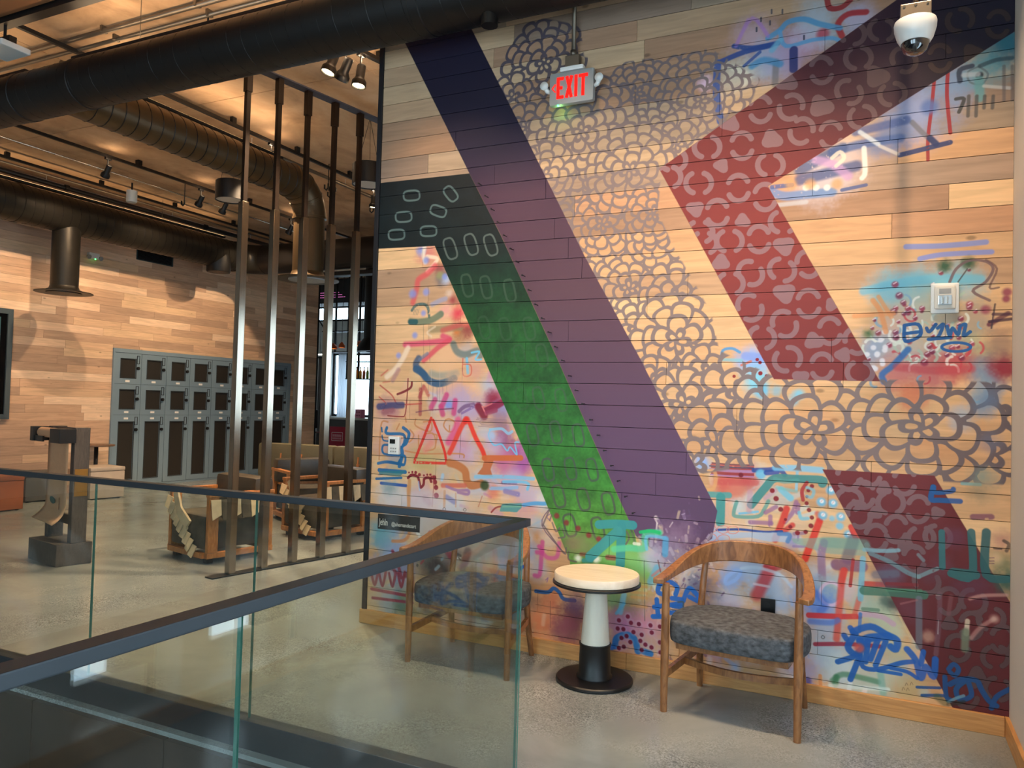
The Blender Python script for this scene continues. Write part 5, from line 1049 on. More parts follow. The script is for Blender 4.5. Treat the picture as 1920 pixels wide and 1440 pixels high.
# ---------------------------------------------------------------- ducts
def helix(bm, p0, p1, r, pitch=.13, rr=.006, seg=20):
    p0 = Vector(p0); p1 = Vector(p1); d = p1-p0; L = d.length; d.normalize(); u, v = ring_frame(d)
    n = max(2, int(L/pitch*seg)); tube(bm, [p0+d*(L*k/n)+(u*math.cos(2*math.pi*k/seg)+v*math.sin(2*math.pi*k/seg))*r for k in range(n+1)], rr, 4)
def rel_tube(name, pts, r, m, parent, n=36): bm = newbm(); tube(bm, pts, r, n); return obj(name, bm, m, parent, True, 40)
def seam(parent, p0, p1, r, m, rr=.006): bm = newbm(); helix(bm, p0, p1, r, rr=rr); return obj('spiral_seam', bm, m, parent)
def collar(parent, p0, d, r, m, w=.05):
    d = Vector(d); p0 = Vector(p0); bm = newbm(); tube(bm, [p0-d*w, p0-d*w*.8, p0+d*w*.8, p0+d*w], [r, r+.010, r+.010, r], 36); return obj('coupling', bm, m, parent, True, 30)
DZ = 4.02
MDR = .195
d1 = tag(empty('main_air_duct', (-5, 4.05, DZ)), 'large black round air duct crossing above the mural and bar screen', 'duct')
rel_tube('duct_body', [(-6.0, 0, 0), (5.55, 0, 0)], MDR, M_DUCT, d1, 40)
seam(d1, (-6.0, 0, 0), (5.5, 0, 0), MDR, M_DUCT, .003)
for x in (-1.6, -.85, 2.4): collar(d1, (x, 0, 0), (1, 0, 0), MDR-.004, M_DUCT, .04)
c_ = at(918, 42, Y=4.02)
bm = newbm(); tube(bm, [(c_.x+5, -.03, -.14), (c_.x+5, -.03, -.245)], .05, 20); obj('damper_stub', bm, M_DUCT, d1, True, 40)
for px, py in ((262, 80),):
    w_ = at(px, py, Y=4.05); bm = newbm(); tube(bm, [(w_.x+5, 0, .19), (w_.x+5, 0, CEIL_Z-DZ)], .003, 6); hw_ = obj('hanger_wire', bm, M_CONDUIT, d1)
    bm = newbm(); box(bm, (w_.x+4.985, -.015, .2), (w_.x+5.015, .015, .25)); obj('clip', bm, M_CONDUIT, hw_)
def elbow(c0, a, b, R, n=10):      # quarter bend leaving along a, arriving along b
    a = Vector(a); b = Vector(b); c0 = Vector(c0); o = c0+b*R
    return [o-b*R*math.cos(t)+a*R*math.sin(t) for t in [math.pi/2*k/n for k in range(n+1)]]
def flange(parent, c, r0, r1, m, mb):
    bm = newbm(); lathe(bm, [(r0, .09), (r0+.015, .05), (r1*.7, .02), (r1, .004), (r1, -.006), (r1*.96, -.008), (r1*.62, .0)], c, 48); obj('diffuser_flare', bm, m, parent, True, 50)
    bm = newbm(); lathe(bm, [(0, -.012), (r1*.6, -.012), (r1*.6, .004), (0, .004)], c, 40); obj('diffuser_plate', bm, mb, parent)
d2 = tag(empty('branch_air_duct', (-6.2, 4.05, 4.05)), 'bronze spiral air duct bending down to a round floor diffuser behind the bar screen', 'duct')
r2 = .185
e_ = elbow((0, 2.8, 0), (0, 1, 0), (0, 0, -1), .36)
rel_tube('duct_body', [(0, .10, 0), (0, 2.8, 0)], r2, M_DUCT2, d2)
seam(d2, (0, .25, 0), (0, 2.78, 0), r2, M_DUCT)
rel_tube('elbow', e_, r2+.008, M_DUCT2, d2)
for k in (0, 3, 6, 10):
    dd = (e_[min(k+1, 10)]-e_[max(k-1, 0)]).normalized(); collar(d2, e_[k], dd, r2+.006, M_DUCT2, .018)
rel_tube('drop', [(0, 3.16, -.36), (0, 3.16, -1.06)], r2-.004, M_DUCT2, d2)
flange(d2, (0, 3.16, -1.10), r2, .37, M_DUCT2, M_GREYPL)
d3 = tag(empty('wall_air_duct', (-10.4, 2, 4.03)), 'long charcoal spiral air duct running along the locker wall', 'duct')
r3 = .255
rel_tube('duct_body', [(0, .5, 0), (0, 8.2, 0)], r3, M_DUCT3, d3); seam(d3, (0, .5, 0), (0, 8.2, 0), r3, M_DUCT)
e_ = elbow((0, 8.2, 0), (0, 1, 0), (1, 0, 0), .36); rel_tube('elbow', e_, r3+.006, M_DUCT3, d3)
collar(d3, (0, 8.15, 0), (0, 1, 0), r3+.004, M_DUCT3, .03); collar(d3, (0, 4.3, 0), (0, 1, 0), r3, M_DUCT3, .03)
rel_tube('drop', [(0, 5.02, -.1), (0, 5.02, -1.04)], .18, M_DUCT3, d3); flange(d3, (0, 5.02, -1.10), .18, .37, M_DUCT3, M_BLACK)
bm = newbm(); lathe(bm, [(0, -.30), (.19, -.30), (.2, -.28), (.2, 0), (0, 0)], (.05, 7.75, -.05), 36); obj('end_boot', bm, M_DUCT, d3, True, 40)
for y_ in (2.9, 6.6):
    bm = newbm(); tube(bm, [(0, y_, r3), (0, y_, CEIL_Z-4.03)], .004, 6); obj('hanger_wire', bm, M_CONDUIT, d3)
d4 = tag(empty('cross_air_duct', (-6, 10.56, 4.0)), 'dark round air duct running across behind the bar screen', 'duct')
rel_tube('duct_body', [(-4.02, 0, .03), (3.2, 0, .03)], .26, M_DUCT, d4); collar(d4, (-3.2, 0, .03), (1, 0, 0), .26, M_DUCT, .03)
bm = newbm(); box(bm, (-3.6, .1, -.31), (3.2, .32, -.24), bevel=.01); obj('light_ledge', bm, M_BLACK, d4)

# ---------------------------------------------------------------- pipes, conduits, tracks
def line_thing(name, label, cat, pts, r, m, n=10, group=None, sq=None):
    p0 = Vector(pts[0]); o = empty(name, p0); tag(o, label, cat, group)
    bm = newbm(); tube(bm, [Vector(p)-p0 for p in pts], r, n, sq=sq); obj('run', bm, m, o, sq is None)
    return o
def hangers(o, pts, m, r=.003):
    for p in pts:
        p = Vector(p)-o.location; bm = newbm(); tube(bm, [p, (p.x, p.y, CEIL_Z-o.location.z)], r, 6); obj('hanger_rod', bm, m, o)
def clips(o, pts, m, s=(.03, .03, .05)):
    for p in pts:
        p = Vector(p)-o.location; bm = newbm(); box(bm, (p.x-s[0], p.y-s[1], p.z-s[2]*.3), (p.x+s[0], p.y+s[1], p.z+s[2])); obj('standoff', bm, m, o)
TZ = 4.56
t1 = line_thing('lighting_track', 'black lighting track nearest the white conduit, above the locker area', 'track', [(-8.95, 4.5, TZ), (-8.95, 12.6, TZ)], 0, M_BLACK, sq=(.036, .034)); clips(t1, [(-8.95, y, TZ+.03) for y in (5, 7, 9, 11)], M_BLACK)
t2 = line_thing('lighting_track', 'black lighting track on standoffs above the bar screen', 'track', [(-6.55, 5.25, TZ), (-6.55, 12.4, TZ)], 0, M_BLACK, sq=(.036, .034)); clips(t2, [(-6.55, y, TZ+.02) for y in (5.28, 6.3, 7.35, 8.4, 9.4, 10.4)], M_BLACK, (.02, .03, .06))
t2b = line_thing('conduit', 'bronze conduit running beside the bronze air duct', 'conduit', [(-6.86, 4.5, TZ), (-6.86, 12.4, TZ)], .024, M_CONDUIT); hangers(t2b, [(-6.86, 6.9, TZ), (-6.86, 8.7, TZ)], M_WHITEPL)
t3 = line_thing('conduit', 'bright thin conduit crossing the ceiling above the lockers', 'conduit', [(-9.5, 4.3, TZ), (-9.62, 12.6, TZ)], .012, mat('bright_conduit', (214, 204, 190), .25, .9))
t4 = line_thing('lighting_track', 'black lighting track with standoffs closest to the locker wall', 'track', [(-10.28, 4.4, TZ), (-10.34, 12.6, TZ)], 0, M_BLACK, sq=(.036, .034)); clips(t4, [(-10.3, y, TZ+.02) for y in (6.1, 7.45, 8.75, 10.0)], M_BLACK, (.02, .03, .055))
t4b = line_thing('conduit', 'grey conduit paired with the track near the locker wall', 'conduit', [(-10.48, 4.4, TZ-.01), (-10.56, 12.6, TZ-.01)], .016, M_CONDUIT)
t5 = line_thing('sprinkler_pipe', 'dark sprinkler pipe high along the locker wall', 'pipe', [(-10.86, 4.4, TZ-.02), (-10.9, 12.8, TZ-.02)], .034, M_BLACK, 14)
for y_ in (7.3, 9.9): bm = newbm(); tube(bm, [(0, y_-4.4-.03, 0), (0, y_-4.4+.03, 0)], .044, 14); obj('coupling', bm, M_BLACK, t5)
hangers(t5, [(-10.87, 7.0, TZ), (-10.88, 9.2, TZ), (-10.88, 11, TZ)], M_WHITEPL)
for k, (y_, z_, lb) in enumerate(((4.30, 4.60, 'upper grey ceiling conduit behind the black main duct'), (4.42, 4.58, 'lower grey ceiling conduit behind the black main duct'))):
    o = line_thing('conduit', lb, 'conduit', [(-9.8, y_, z_), (-3.4, y_, z_)], .022-.004*k, M_CONDUIT); clips(o, [(x, y_, z_) for x in (-6.0, -4.9)], M_CONDUIT, (.012, .03, .04))
line_thing('ceiling_beam', 'dark flat ceiling beam in the top left corner', 'beam', [(-9, 3.80, 4.58), (-4.6, 3.80, 4.58)], 0, M_BLACK, sq=(.09, .14))
o = line_thing('lighting_track', 'short dark track leading from the corner beam to the main duct', 'track', [(-6.52, 3.86, TZ), (-6.50, 4.95, TZ)], 0, M_BLACK, sq=(.036, .034))
o = line_thing('sprinkler_pipe', 'black pipe ending at the top of the dark wall edge', 'pipe', [(-3.62, 4.35, 4.46), (-3.62, 9, 4.46)], .03, M_BLACK, 14)
bm = newbm(); tube(bm, [(0, .38, 0), (0, .48, 0)], .045, 14); obj('coupling', bm, M_BLACK, o)
bm = newbm(); box(bm, (-10.5, 1.2, 4.55), (-4.2, 3.74, 4.64)); sf = struct(obj('soffit', bm, mat('rust_soffit', (150, 98, 58), .8, noise=(2, .12, (1, 1, 1)))))

# ---------------------------------------------------------------- track heads (each with its own lamp)
def head_mesh():
    t = empty('track_spotlight')
    bm = newbm(); box(bm, (-.018, -.035, .075), (.018, .035, .10), bevel=.003); obj('adapter', bm, M_BLACK, t)
    bm = newbm(); tube(bm, [(0, 0, .08), (0, 0, -.02)], .009, 8); obj('stem', bm, M_BLACK, t)
    c = empty('can'); c.parent = t; return t
_HB = None
def spot_head(loc, target, lit, label, power=0, angle=60, group='track spotlights', big=1.0, ceil_fill=0.0, blend=.7):
    """loc = pivot of the can; aims at target"""
    t = empty('track_spotlight', loc); tag(t, label, 'spotlight', group)
    top = TZ-loc[2]-.017
    bm = newbm(); box(bm, (-.02, -.04, top-.03), (.02, .04, top), bevel=.003); obj('adapter', bm, M_BLACK, t)
    bm = newbm(); tube(bm, [(0, 0, top-.03), (0, 0, .0)], .008, 8); obj('stem', bm, M_BLACK, t)
    d = (Vector(target)-Vector(loc)).normalized(); q = (-d).to_track_quat('Z', 'Y')
    bm = newbm(); s = big
    lathe(bm, [(0, .07*s), (.030*s, .07*s), (.034*s, .062*s), (.034*s, -.03*s), (.05*s, -.055*s), (.055*s, -.062*s), (.055*s, -.10*s), (.049*s, -.10*s), (.046*s, -.088*s), (0, -.088*s)], n=28)
    can = obj('can', bm, M_BLACK, t, True, 40); can.rotation_mode = 'QUATERNION'; can.rotation_quaternion = q
    bm = newbm(); lathe(bm, [(0, -.092*s), (.044*s, -.092*s), (.044*s, -.0895*s), (0, -.0895*s)], n=24); obj('lens', bm, M_LENS if lit else M_GREYPL, can)
    if power:
        l = bpy.data.lights.new('lamp', 'SPOT'); l.energy = power; l.color = WARM; l.spot_size = math.radians(angle); l.spot_blend = blend; l.shadow_soft_size = .03
        lo = bpy.data.objects.new('lamp', l); COL.objects.link(lo); lo.parent = can; lo.location = (0, 0, -.105*s)
    if ceil_fill:      # point lamp added behind the can to brighten the ceiling
        l = bpy.data.lights.new('ceil_fill', 'POINT'); l.energy = ceil_fill; l.color = WARM; l.shadow_soft_size = .05
        lo = bpy.data.objects.new('ceil_fill', l); COL.objects.link(lo); lo.parent = can; lo.location = (0, 0, .13*s)
    return t
# wall washers in front of the mural
tw = line_thing('lighting_track', 'black lighting track in front of the mural carrying the wall washers', 'track', [(-3.6, 3.15, TZ), (.5, 3.15, TZ)], 0, M_BLACK, sq=(.036, .034)); clips(tw, [(x, 3.15, TZ+.03) for x in (-3.2, -1.2, .1)], M_BLACK)
for x, tx, nm in ((-2.75, -2.45, 'left end'), (-1.75, -1.6, 'left of centre'), (-.75, -.75, 'right of centre'), (.15, .0, 'right end')):
    spot_head((x, 3.15, 4.40), (tx, WY, 1.25), True, 'black wall washer spotlight at the %s of the mural track' % nm, WALL_W, 68, 'mural wall washers', blend=.85)
# three heads on the short rail behind the duct
tk = line_thing('lighting_track', 'short black lighting track above the bar screen beam', 'track', [(-4.25, 4.75, TZ), (-4.04, 5.75, TZ)], 0, M_BLACK, sq=(.05, .034)); clips(tk, [(-4.22, 4.9, TZ+.03), (-4.07, 5.6, TZ+.03)], M_BLACK)
spot_head((-4.181, 5.08, 4.36), (-4.6, 4.6, 2.5), True, 'lit black spotlight, leftmost of the three above the bar screen', ROOM_W, 95, 'three spotlights above the bars', 1.15, UP_W)
spot_head((-4.151, 5.22, 4.36), (-6.0, 5.9, 2.0), False, 'dark turned away spotlight, middle of the three above the bar screen', 0, 60, 'three spotlights above the bars', 1.15)
spot_head((-4.118, 5.38, 4.36), (-4.25, 5.0, 1.5), True, 'lit black spotlight, rightmost of the three above the bar screen', ROOM_W, 95, 'three spotlights above the bars', 1.15, UP_W)
HD = [((-8.95, 5.15), 'lit spotlight at the left edge of the picture', True), ((-8.95, 6.55), 'lit spotlight hanging alone over the wall duct', True),
      ((-8.95, 8.05), 'spotlight just left of the black drum pendant', True), ((-8.95, 8.5), 'spotlight just under the black drum pendant', False),
      ((-8.95, 9.6), 'first of two spotlights beside the bending duct', False), ((-8.95, 9.95), 'second of two spotlights beside the bending duct', True)]
for (x, y), lb, lit in HD:
    spot_head((x, y, 4.38), (LWX, y+.3, 1.7), lit, lb, LOCK_W if lit else 0, 90, ceil_fill=UP_W*.35 if lit else 0)
for (x, y), lb, lit in [((-6.55, 8.05), 'dark dome shaped spotlight between the fourth and fifth bars', False), ((-6.55, 8.95), 'lit spotlight right beside the dark wall edge', True), ((-6.55, 6.9), 'spotlight hidden beside the bend of the bronze duct', True), ((-6.55, 10.3), 'far lit spotlight over the sofa', True)]:
    spot_head((x, y, 4.38), (x-.4, y+.2, 0), lit, lb, ROOM_W if lit else 0, 110, ceil_fill=UP_W if lit else 0)

# ---------------------------------------------------------------- drum pendants
def drum(x, y, z, label, r=.175, h=.23, wires=3):
    t = tag(empty('drum_pendant', (x, y, z)), label, 'pendant', 'black drum pendants')
    bm = newbm(); lathe(bm, [(r-.012, 0), (r, 0), (r, h-.01), (r-.01, h), (0, h)], n=48); obj('drum', bm, M_BLACK, t, True, 40)
    bm = newbm(); lathe(bm, [(0, .012), (r-.008, .012), (r-.008, .02), (0, .02)], n=40); obj('diffuser', bm, mat('pale_baffle', (190, 182, 170), .7), t)
    for k in range(wires):
        a = 2*math.pi*k/wires; bm = newbm(); tube(bm, [(r*.7*math.cos(a), r*.7*math.sin(a), h), (.0, 0, CEIL_Z-z-.02)], .0025, 5); obj('wire', bm, M_BLACK, t)
    bm = newbm(); lathe(bm, [(0, 0), (.03, 0), (.03, -.02), (0, -.02)], (0, 0, CEIL_Z-z), 16); obj('ceiling_cap', bm, M_BLACK, t)
drum(-7.07, 6.8, 3.88, 'black drum pendant with pale underside left of the first bar')
drum(-5.09, 6.85, 3.88, 'black drum pendant behind the fifth bar beside the mural edge')

# ---------------------------------------------------------------- bits on the ceiling and the locker wall
c_ = at(247, 368, Z=4.45); o = tag(empty('ceiling_sensor', (c_.x, c_.y, 4.36)), 'small white cylinder hanging under the ceiling near the wall duct', 'sensor')
bm = newbm(); lathe(bm, [(0, 0), (.07, 0), (.075, .01), (.075, .17), (0, .18)], n=28); obj('body', bm, M_WHITEPL, o, True, 40); bm = newbm(); tube(bm, [(0, 0, .17), (0, 0, CEIL_Z-4.36)], .012, 8); obj('stem', bm, M_BLACK, o)
c_ = at(8, 95, Z=4.3); o = tag(empty('ceiling_access_box', (c_.x, c_.y, 4.28)), 'white flat box under a black bracket at the top left edge', 'ceiling box')
bm = newbm(); box(bm, (-.16, -.12, 0), (.16, .12, .05), bevel=.012); obj('white_body', bm, M_WHITEPL, o); bm = newbm(); box(bm, (-.11, -.03, .05), (.11, .03, .12)); obj('bracket', bm, M_BLACK, o); bm = newbm(); tube(bm, [(0, 0, .1), (0, 0, CEIL_Z-4.28)], .012, 8); obj('rod', bm, M_BLACK, o)
for (px, py), lb in (((612, 350), 'upper small black hook on a wire, right of the third bar'), ((618, 364), 'lower small black hook on a wire, right of the third bar'), ((697, 393), 'small black hook on a wire near the dark wall edge'), ((343, 380), 'small black hook on a wire left of the drum pendant')):
    c_ = at(px, py, Z=4.35); o = tag(empty('wire_hook', (c_.x, c_.y, 4.33)), lb, 'hook', 'wire hooks on the ceiling')
    bm = newbm(); tube(bm, [(-.03, 0, .05), (-.03, 0, 0), (0, 0, -.025), (.03, 0, 0), (.03, 0, .06)], .011, 8); obj('hook', bm, M_BLACK, o)
    bm = newbm(); tube(bm, [(.03, 0, .05), (.03, 0, CEIL_Z-4.33)], .006, 6); obj('rod', bm, M_BLACK, o)
c_ = at(172, 480, X=LWX); o = tag(empty('emergency_light', (LWX, c_.y, c_.z)), 'white emergency light with green indicator on the locker wall', 'emergency light')
bm = newbm(); box(bm, (.003, -.09, -.045), (.07, .09, .045), bevel=.012); obj('housing', bm, M_WHITEPL, o)
for s in (-1, 1): bm = newbm(); tube(bm, [(.05, s*.1, -.02), (.09, s*.1, -.035)], [.02, .035], 16); obj('lamp_head', bm, M_GREYPL, o)
bm = newbm(); bmesh.ops.create_uvsphere(bm, u_segments=10, v_segments=6, radius=.008, matrix=Matrix.Translation((.06, .02, -.05))); obj('indicator', bm, bpy.data.materials['green_led'], o)
o = tag(empty('vent_grille', (LWX, 9.065, 3.855)), 'black slotted air vent high on the locker wall', 'vent')
bm = newbm()
for lo, hi in (((.003, -.36, -.10), (.02, .36, -.085)), ((.003, -.36, .085), (.02, .36, .10)), ((.003, -.36, -.085), (.02, -.345, .085)), ((.003, .345, -.085), (.02, .36, .085))): box(bm, lo, hi)
obj('frame', bm, mat('vent_teal', (44, 58, 60), .5), o)
bm = newbm(); box(bm, (.002, -.345, -.085), (.004, .345, .085)); obj('backing', bm, M_DARKTRIM, o)
for k in range(8): bm = newbm(); box(bm, (.005, -.345, -.078+k*.021), (.016, .345, -.070+k*.021)); obj('slat', bm, M_BLACK, o)
# framed screen at the left edge
o = tag(empty('wall_screen', (LWX, 6.2, 1.9)), 'dark framed display on the wall at the left edge of the picture', 'screen')
bm = newbm(); hy, hz = .535, .775
for lo, hi in (((.003, -hy, -hz), (.05, hy, -hz+.07)), ((.003, -hy, hz-.07), (.05, hy, hz)), ((.003, -hy, -hz+.07), (.05, -hy+.07, hz-.07)), ((.003, hy-.07, -hz+.07), (.05, hy, hz-.07))): box(bm, lo, hi)
obj('frame', bm, mat('slate_frame', (70, 82, 88), .5), o)
bm = newbm(); box(bm, (.003, -hy+.07, -hz+.07), (.03, hy-.07, hz-.07)); obj('panel', bm, mat('black_glass_screen', (8, 8, 10), .15), o)
bm = newbm(); box(bm, (.030, -hy+.09, -hz+.2), (.032, hy-.16, hz-.12)); obj('picture', bm, emit_mat('screen_picture', (90, 120, 110), .5), o)

# ---------------------------------------------------------------- the screen of steel bars
BA = -math.atan2(.241, 1.265)                       # screen direction
sc_ = tag(empty('steel_bar_screen', (-4.97, 4.933, 0), BA), 'screen of tall square steel bars between floor plate and ceiling beam', 'bar screen')
BZ = 4.39; SP = .3225
bm = newbm(); box(bm, (-.055, -.2, .0005), (.055, 2.6, .012), bevel=.002); obj('base_plate', bm, M_BLACK, sc_)
bm = newbm(); box(bm, (-.055, -.6, BZ), (.055, 2.6, BZ+.012)); tb_ = obj('top_beam', bm, mat('beam_blue_grey', (62, 62, 74), .5, .3), sc_)
for y_ in (.48, 1.13): bm = newbm(); tube(bm, [(0, y_, BZ-.001), (0, y_, BZ+.0)], .009, 10); obj('bolt', bm, M_BLACK, tb_)
for y_ in (-.4, 2.4): bm = newbm(); tube(bm, [(0, y_, BZ+.012), (0, y_, CEIL_Z)], .008, 8); obj('hanger_rod', bm, M_BLACK, tb_)
M_BARS = mat('polished_steel_bar', (150, 138, 124), .20, 1.0, noise=(3, .10, (10, 10, .4)))
M_BARDK = mat('dark_steel_bar', (34, 24, 18), .4, .6)
bar0 = None
for k in range(7):
    if bar0 is None:
        bm = newbm(); box(bm, (-.032, -.032, .012), (.032, .032, 3.2), bevel=.003); b0 = obj('bar', bm, M_BARS, sc_)
        bm = newbm(); box(bm, (-.02, -.02, 3.2), (.02, .02, 4.2)); i0 = obj('inner_bar', bm, M_BARDK, b0)
        bm = newbm(); box(bm, (-.028, -.028, 4.16), (.028, .028, BZ), bevel=.002); s0 = obj('top_sleeve', bm, M_BARDK, b0); bar0 = b0
    else:
        b0 = copy_tree(bar0, sc_)
    b0.location = (0, k*SP, 0)

# ---------------------------------------------------------------- linear uplights added out of sight to brighten the ceiling
def uplight(p0, p1, power, label):
    p0 = Vector(p0); p1 = Vector(p1); t = tag(empty('added_uplight', (p0+p1)/2), label, 'uplight', 'added ceiling uplights'); d = p1-p0; L = d.length; rz = math.atan2(d.y, d.x); t.rotation_euler.z = rz
    bm = newbm(); box(bm, (-L/2, -.03, 0), (L/2, .03, .03), bevel=.003); obj('channel', bm, M_BLACK, t)
    bm = newbm(); box(bm, (-L/2+.02, -.022, .0302), (L/2-.02, .022, .033)); obj('diffuser', bm, emit_mat('added_uplight_diffuser', (255, 206, 140), 4.0), t)
    l = bpy.data.lights.new('lamp', 'AREA'); l.shape = 'RECTANGLE'; l.size = L-.04; l.size_y = .05; l.energy = power; l.color = WARM
    o = bpy.data.objects.new('lamp', l); COL.objects.link(o); o.parent = t; o.location = (0, 0, .04); o.rotation_euler = (math.pi, 0, 0)
uplight((-10.8, 4.05, 4.232), (-6.6, 4.05, 4.232), 6, 'thin unseen uplight strip added on top of the black main duct, left run')
uplight((-6.0, 4.05, 4.232), (-3.3, 4.05, 4.232), 11, 'thin unseen uplight strip added on top of the black main duct, right run')
uplight((-3.0, 4.62, 3.6), (-2.02, 4.62, 3.6), 80, 'short unseen uplight strip added at the back of the mural wall')
uplight((-10.4, 3.4, 4.31), (-10.4, 9.9, 4.31), 4, 'thin unseen uplight strip added on top of the charcoal wall duct')
uplight((-6.2, 4.5, 4.245), (-6.2, 6.7, 4.245), 8, 'thin unseen uplight strip added on top of the bronze branch duct')
# ---------------------------------------------------------------- lockers set into the wall
M_MESH = mat('locker_dark_mesh', (34, 29, 24), .7, noise=(220, .3, (1, 1, 1)))
M_BLUEDK = mat('locker_groove', (44, 52, 58), .6)
lo_ = tag(empty('locker_surround', (LWX, 10.41, 0)), 'blue grey painted surround framing the locker bank', 'frame')
for lo, hi, nm in (((-.018, -2.06, 0), (.03, -2.034, 2.264), 'side_jamb'), ((-.018, 1.966, 0), (.03, 2.06, 2.264), 'side_jamb'), ((-.018, -2.034, 2.20), (.03, 1.966, 2.264), 'head'), ((-.018, -2.034, 0), (.02, 1.966, .035), 'plinth')):
    bm = newbm(); box(bm, lo, hi, bevel=.003); obj(nm, bm, M_BLUE, lo_)
def make_locker():
    t = empty('locker_column'); W = .5
    bm = newbm(); box(bm, (-.018, .001, .036), (.004, W-.001, 2.199)); obj('carcass', bm, M_BLUEDK, t)
    for (z0, z1, kind) in ((1.695, 2.196, 0), (1.19, 1.691, 0), (.04, 1.186, 1)):
        h = z1-z0
        wy0, wy1 = .115, .395
        wz0, wz1 = (z0+.10, z1-.095) if kind == 0 else (z0+.10, z1-.115)
        bm = newbm()
        for lo, hi in (((.004, .004, z0), (.022, wy0, z1)), ((.004, wy1, z0), (.022, W-.004, z1)), ((.004, wy0, z0), (.022, wy1, wz0)), ((.004, wy0, wz1), (.022, wy1, z1))): box(bm, lo, hi)
        d = obj('door', bm, M_BLUE, t)
        bm = newbm(); box(bm, (.005, wy0, wz0), (.010, wy1, wz1)); obj('mesh_window', bm, M_MESH, d)
        bm = newbm(); f = .012
        for lo, hi in (((.0205, wy0-f, wz0-f), (.026, wy1+f, wz0)), ((.0205, wy0-f, wz1), (.026, wy1+f, wz1+f)), ((.0205, wy0-f, wz0), (.026, wy0, wz1)), ((.0205, wy1, wz0), (.026, wy1+f, wz1))): box(bm, lo, hi)
        obj('window_bead', bm, M_BLUEDK, d)
        sz1 = z1-.03; sy = .435; bm = newbm()
        for lo, hi in (((.0225, sy-.028, sz1-.135), (.027, sy-.020, sz1)), ((.0225, sy+.020, sz1-.135), (.027, sy+.028, sz1)), ((.0225, sy-.02, sz1-.135), (.027, sy+.02, sz1-.127)), ((.0225, sy-.02, sz1-.008), (.027, sy+.02, sz1))): box(bm, lo, hi)
        obj('card_holder', bm, M_BLACK, d)
        bm = newbm(); tube(bm, [(.022, sy-.005, sz1-.21), (.05, sy-.005, sz1-.21)], .026, 16); tube(bm, [(.05, sy-.005, sz1-.235), (.05, sy-.005, sz1-.185)], .008, 8); obj('lock_knob', bm, M_BLACK, d)
        lz = z0+.045 if kind == 0 else z1-.055
        bm = newbm(); box(bm, (.0225, .205, lz-.016), (.0245, .285, lz+.016)); obj('number_label', bm, mat('label_white', (236, 232, 226), .5) if 'label_white' not in bpy.data.materials else bpy.data.materials['label_white'], d)
    return t
lk = make_locker()
ORD = ('first', 'second', 'third', 'fourth', 'fifth', 'sixth', 'seventh', 'eighth')
for k in range(8):
    o = lk if k == 0 else copy_tree(lk)
    o.location = (LWX, 8.376+k*.5, 0)
    tag(o, 'blue grey locker column with three dark mesh doors, %s from the left' % ORD[k], 'locker', 'locker columns')

# ---------------------------------------------------------------- seating by the locker wall
def cube_seat(name, loc, rz, s, h, m, label, cat='ottoman', seat_m=None):
    t = tag(empty(name, loc, rz), label, cat); x, y = s[0]/2, s[1]/2
    bm = newbm(); box(bm, (-x, -y, .015), (x, y, h-.06), bevel=.012); obj('base', bm, m, t, True, 40)
    bm = newbm(); box(bm, (-x-.006, -y-.006, h-.058), (x+.006, y+.006, h), bevel=.018); obj('seat_pad', bm, seat_m or m, t, True, 40)
    for a in (-1, 1):
        for b2 in (-1, 1): bm = newbm(); tube(bm, [(a*(x-.05), b2*(y-.05), 0), (a*(x-.05), b2*(y-.05), .015)], .02, 8); obj('foot', bm, M_BLACK, t)
    return t
M_OTT = mat('pale_grey_leatherette', (166, 152, 138), .55, noise=(8, .06, (1, 1, 1))); M_OTT2 = mat('dark_leatherette', (88, 84, 80), .55)
M_RUST = mat('rust_leather', (158, 84, 46), .5, noise=(5, .12, (1, 1, 1)))
cube_seat('cube_ottoman', (-10.32, 7.62, 0), math.radians(-8), (.5, .5), .46, M_OTT, 'pale grey cube ottoman beside the lockers')
cube_seat('cube_ottoman', (-10.72, 6.95, 0), math.radians(-8), (.5, .5), .40, M_OTT2, 'dark grey cube ottoman behind the paper roll stand')
cube_seat('bench', (-10.45, 5.55, 0), math.radians(-4), (1.0, 1.5), .44, M_RUST, 'rust orange leather bench at the left edge', 'bench')
t = tag(empty('cafe_table', (-10.85, 7.95, 0)), 'small round cafe table partly hidden by the paper roll stand', 'table')
bm = newbm(); lathe(bm, [(0, .715), (.25, .715), (.26, .72), (.26, .735), (.25, .74), (0, .74)], n=40); obj('table_top', bm, mat('cafe_top_brown', (104, 78, 58), .4), t, True, 40)
bm = newbm(); tube(bm, [(0, 0, .02), (0, 0, .715)], .03, 14); obj('column', bm, M_BLACK, t, True); bm = newbm(); lathe(bm, [(0, 0), (.2, 0), (.2, .015), (0, .025)], n=32); obj('base', bm, M_BLACK, t)

# ---------------------------------------------------------------- kraft paper stand
M_TIMBER = wood('dark_stained_timber', (58, 52, 48), (76, 68, 62), .75, 9, (6, 6, 1))
M_KRAFT = mat('kraft_paper', (182, 142, 108), .8, noise=(30, .04, (1, 1, 1)))
t = tag(empty('paper_roll_stand', (-6.65, 4.56, 0), math.radians(-12)), 'dark timber stand holding a roll of brown kraft paper that hangs down in front', 'stand')
bm = newbm(); box(bm, (-.30, -.15, 0), (.285, .15, .19), bevel=.006); obj('base_block', bm, M_TIMBER, t)
for x_ in (-.235, .235): bm = newbm(); box(bm, (x_-.036, -.03, .19), (x_+.036, .10, 1.205), bevel=.004); obj('post', bm, M_TIMBER, t)
bm = newbm(); box(bm, (-.199, .0, .34), (.199, .05, .42), bevel=.004); obj('cross_rail', bm, M_TIMBER, t)
bm = newbm(); box(bm, (-.199, .0, 1.12), (.199, .05, 1.2), bevel=.004); obj('cross_rail', bm, M_TIMBER, t)
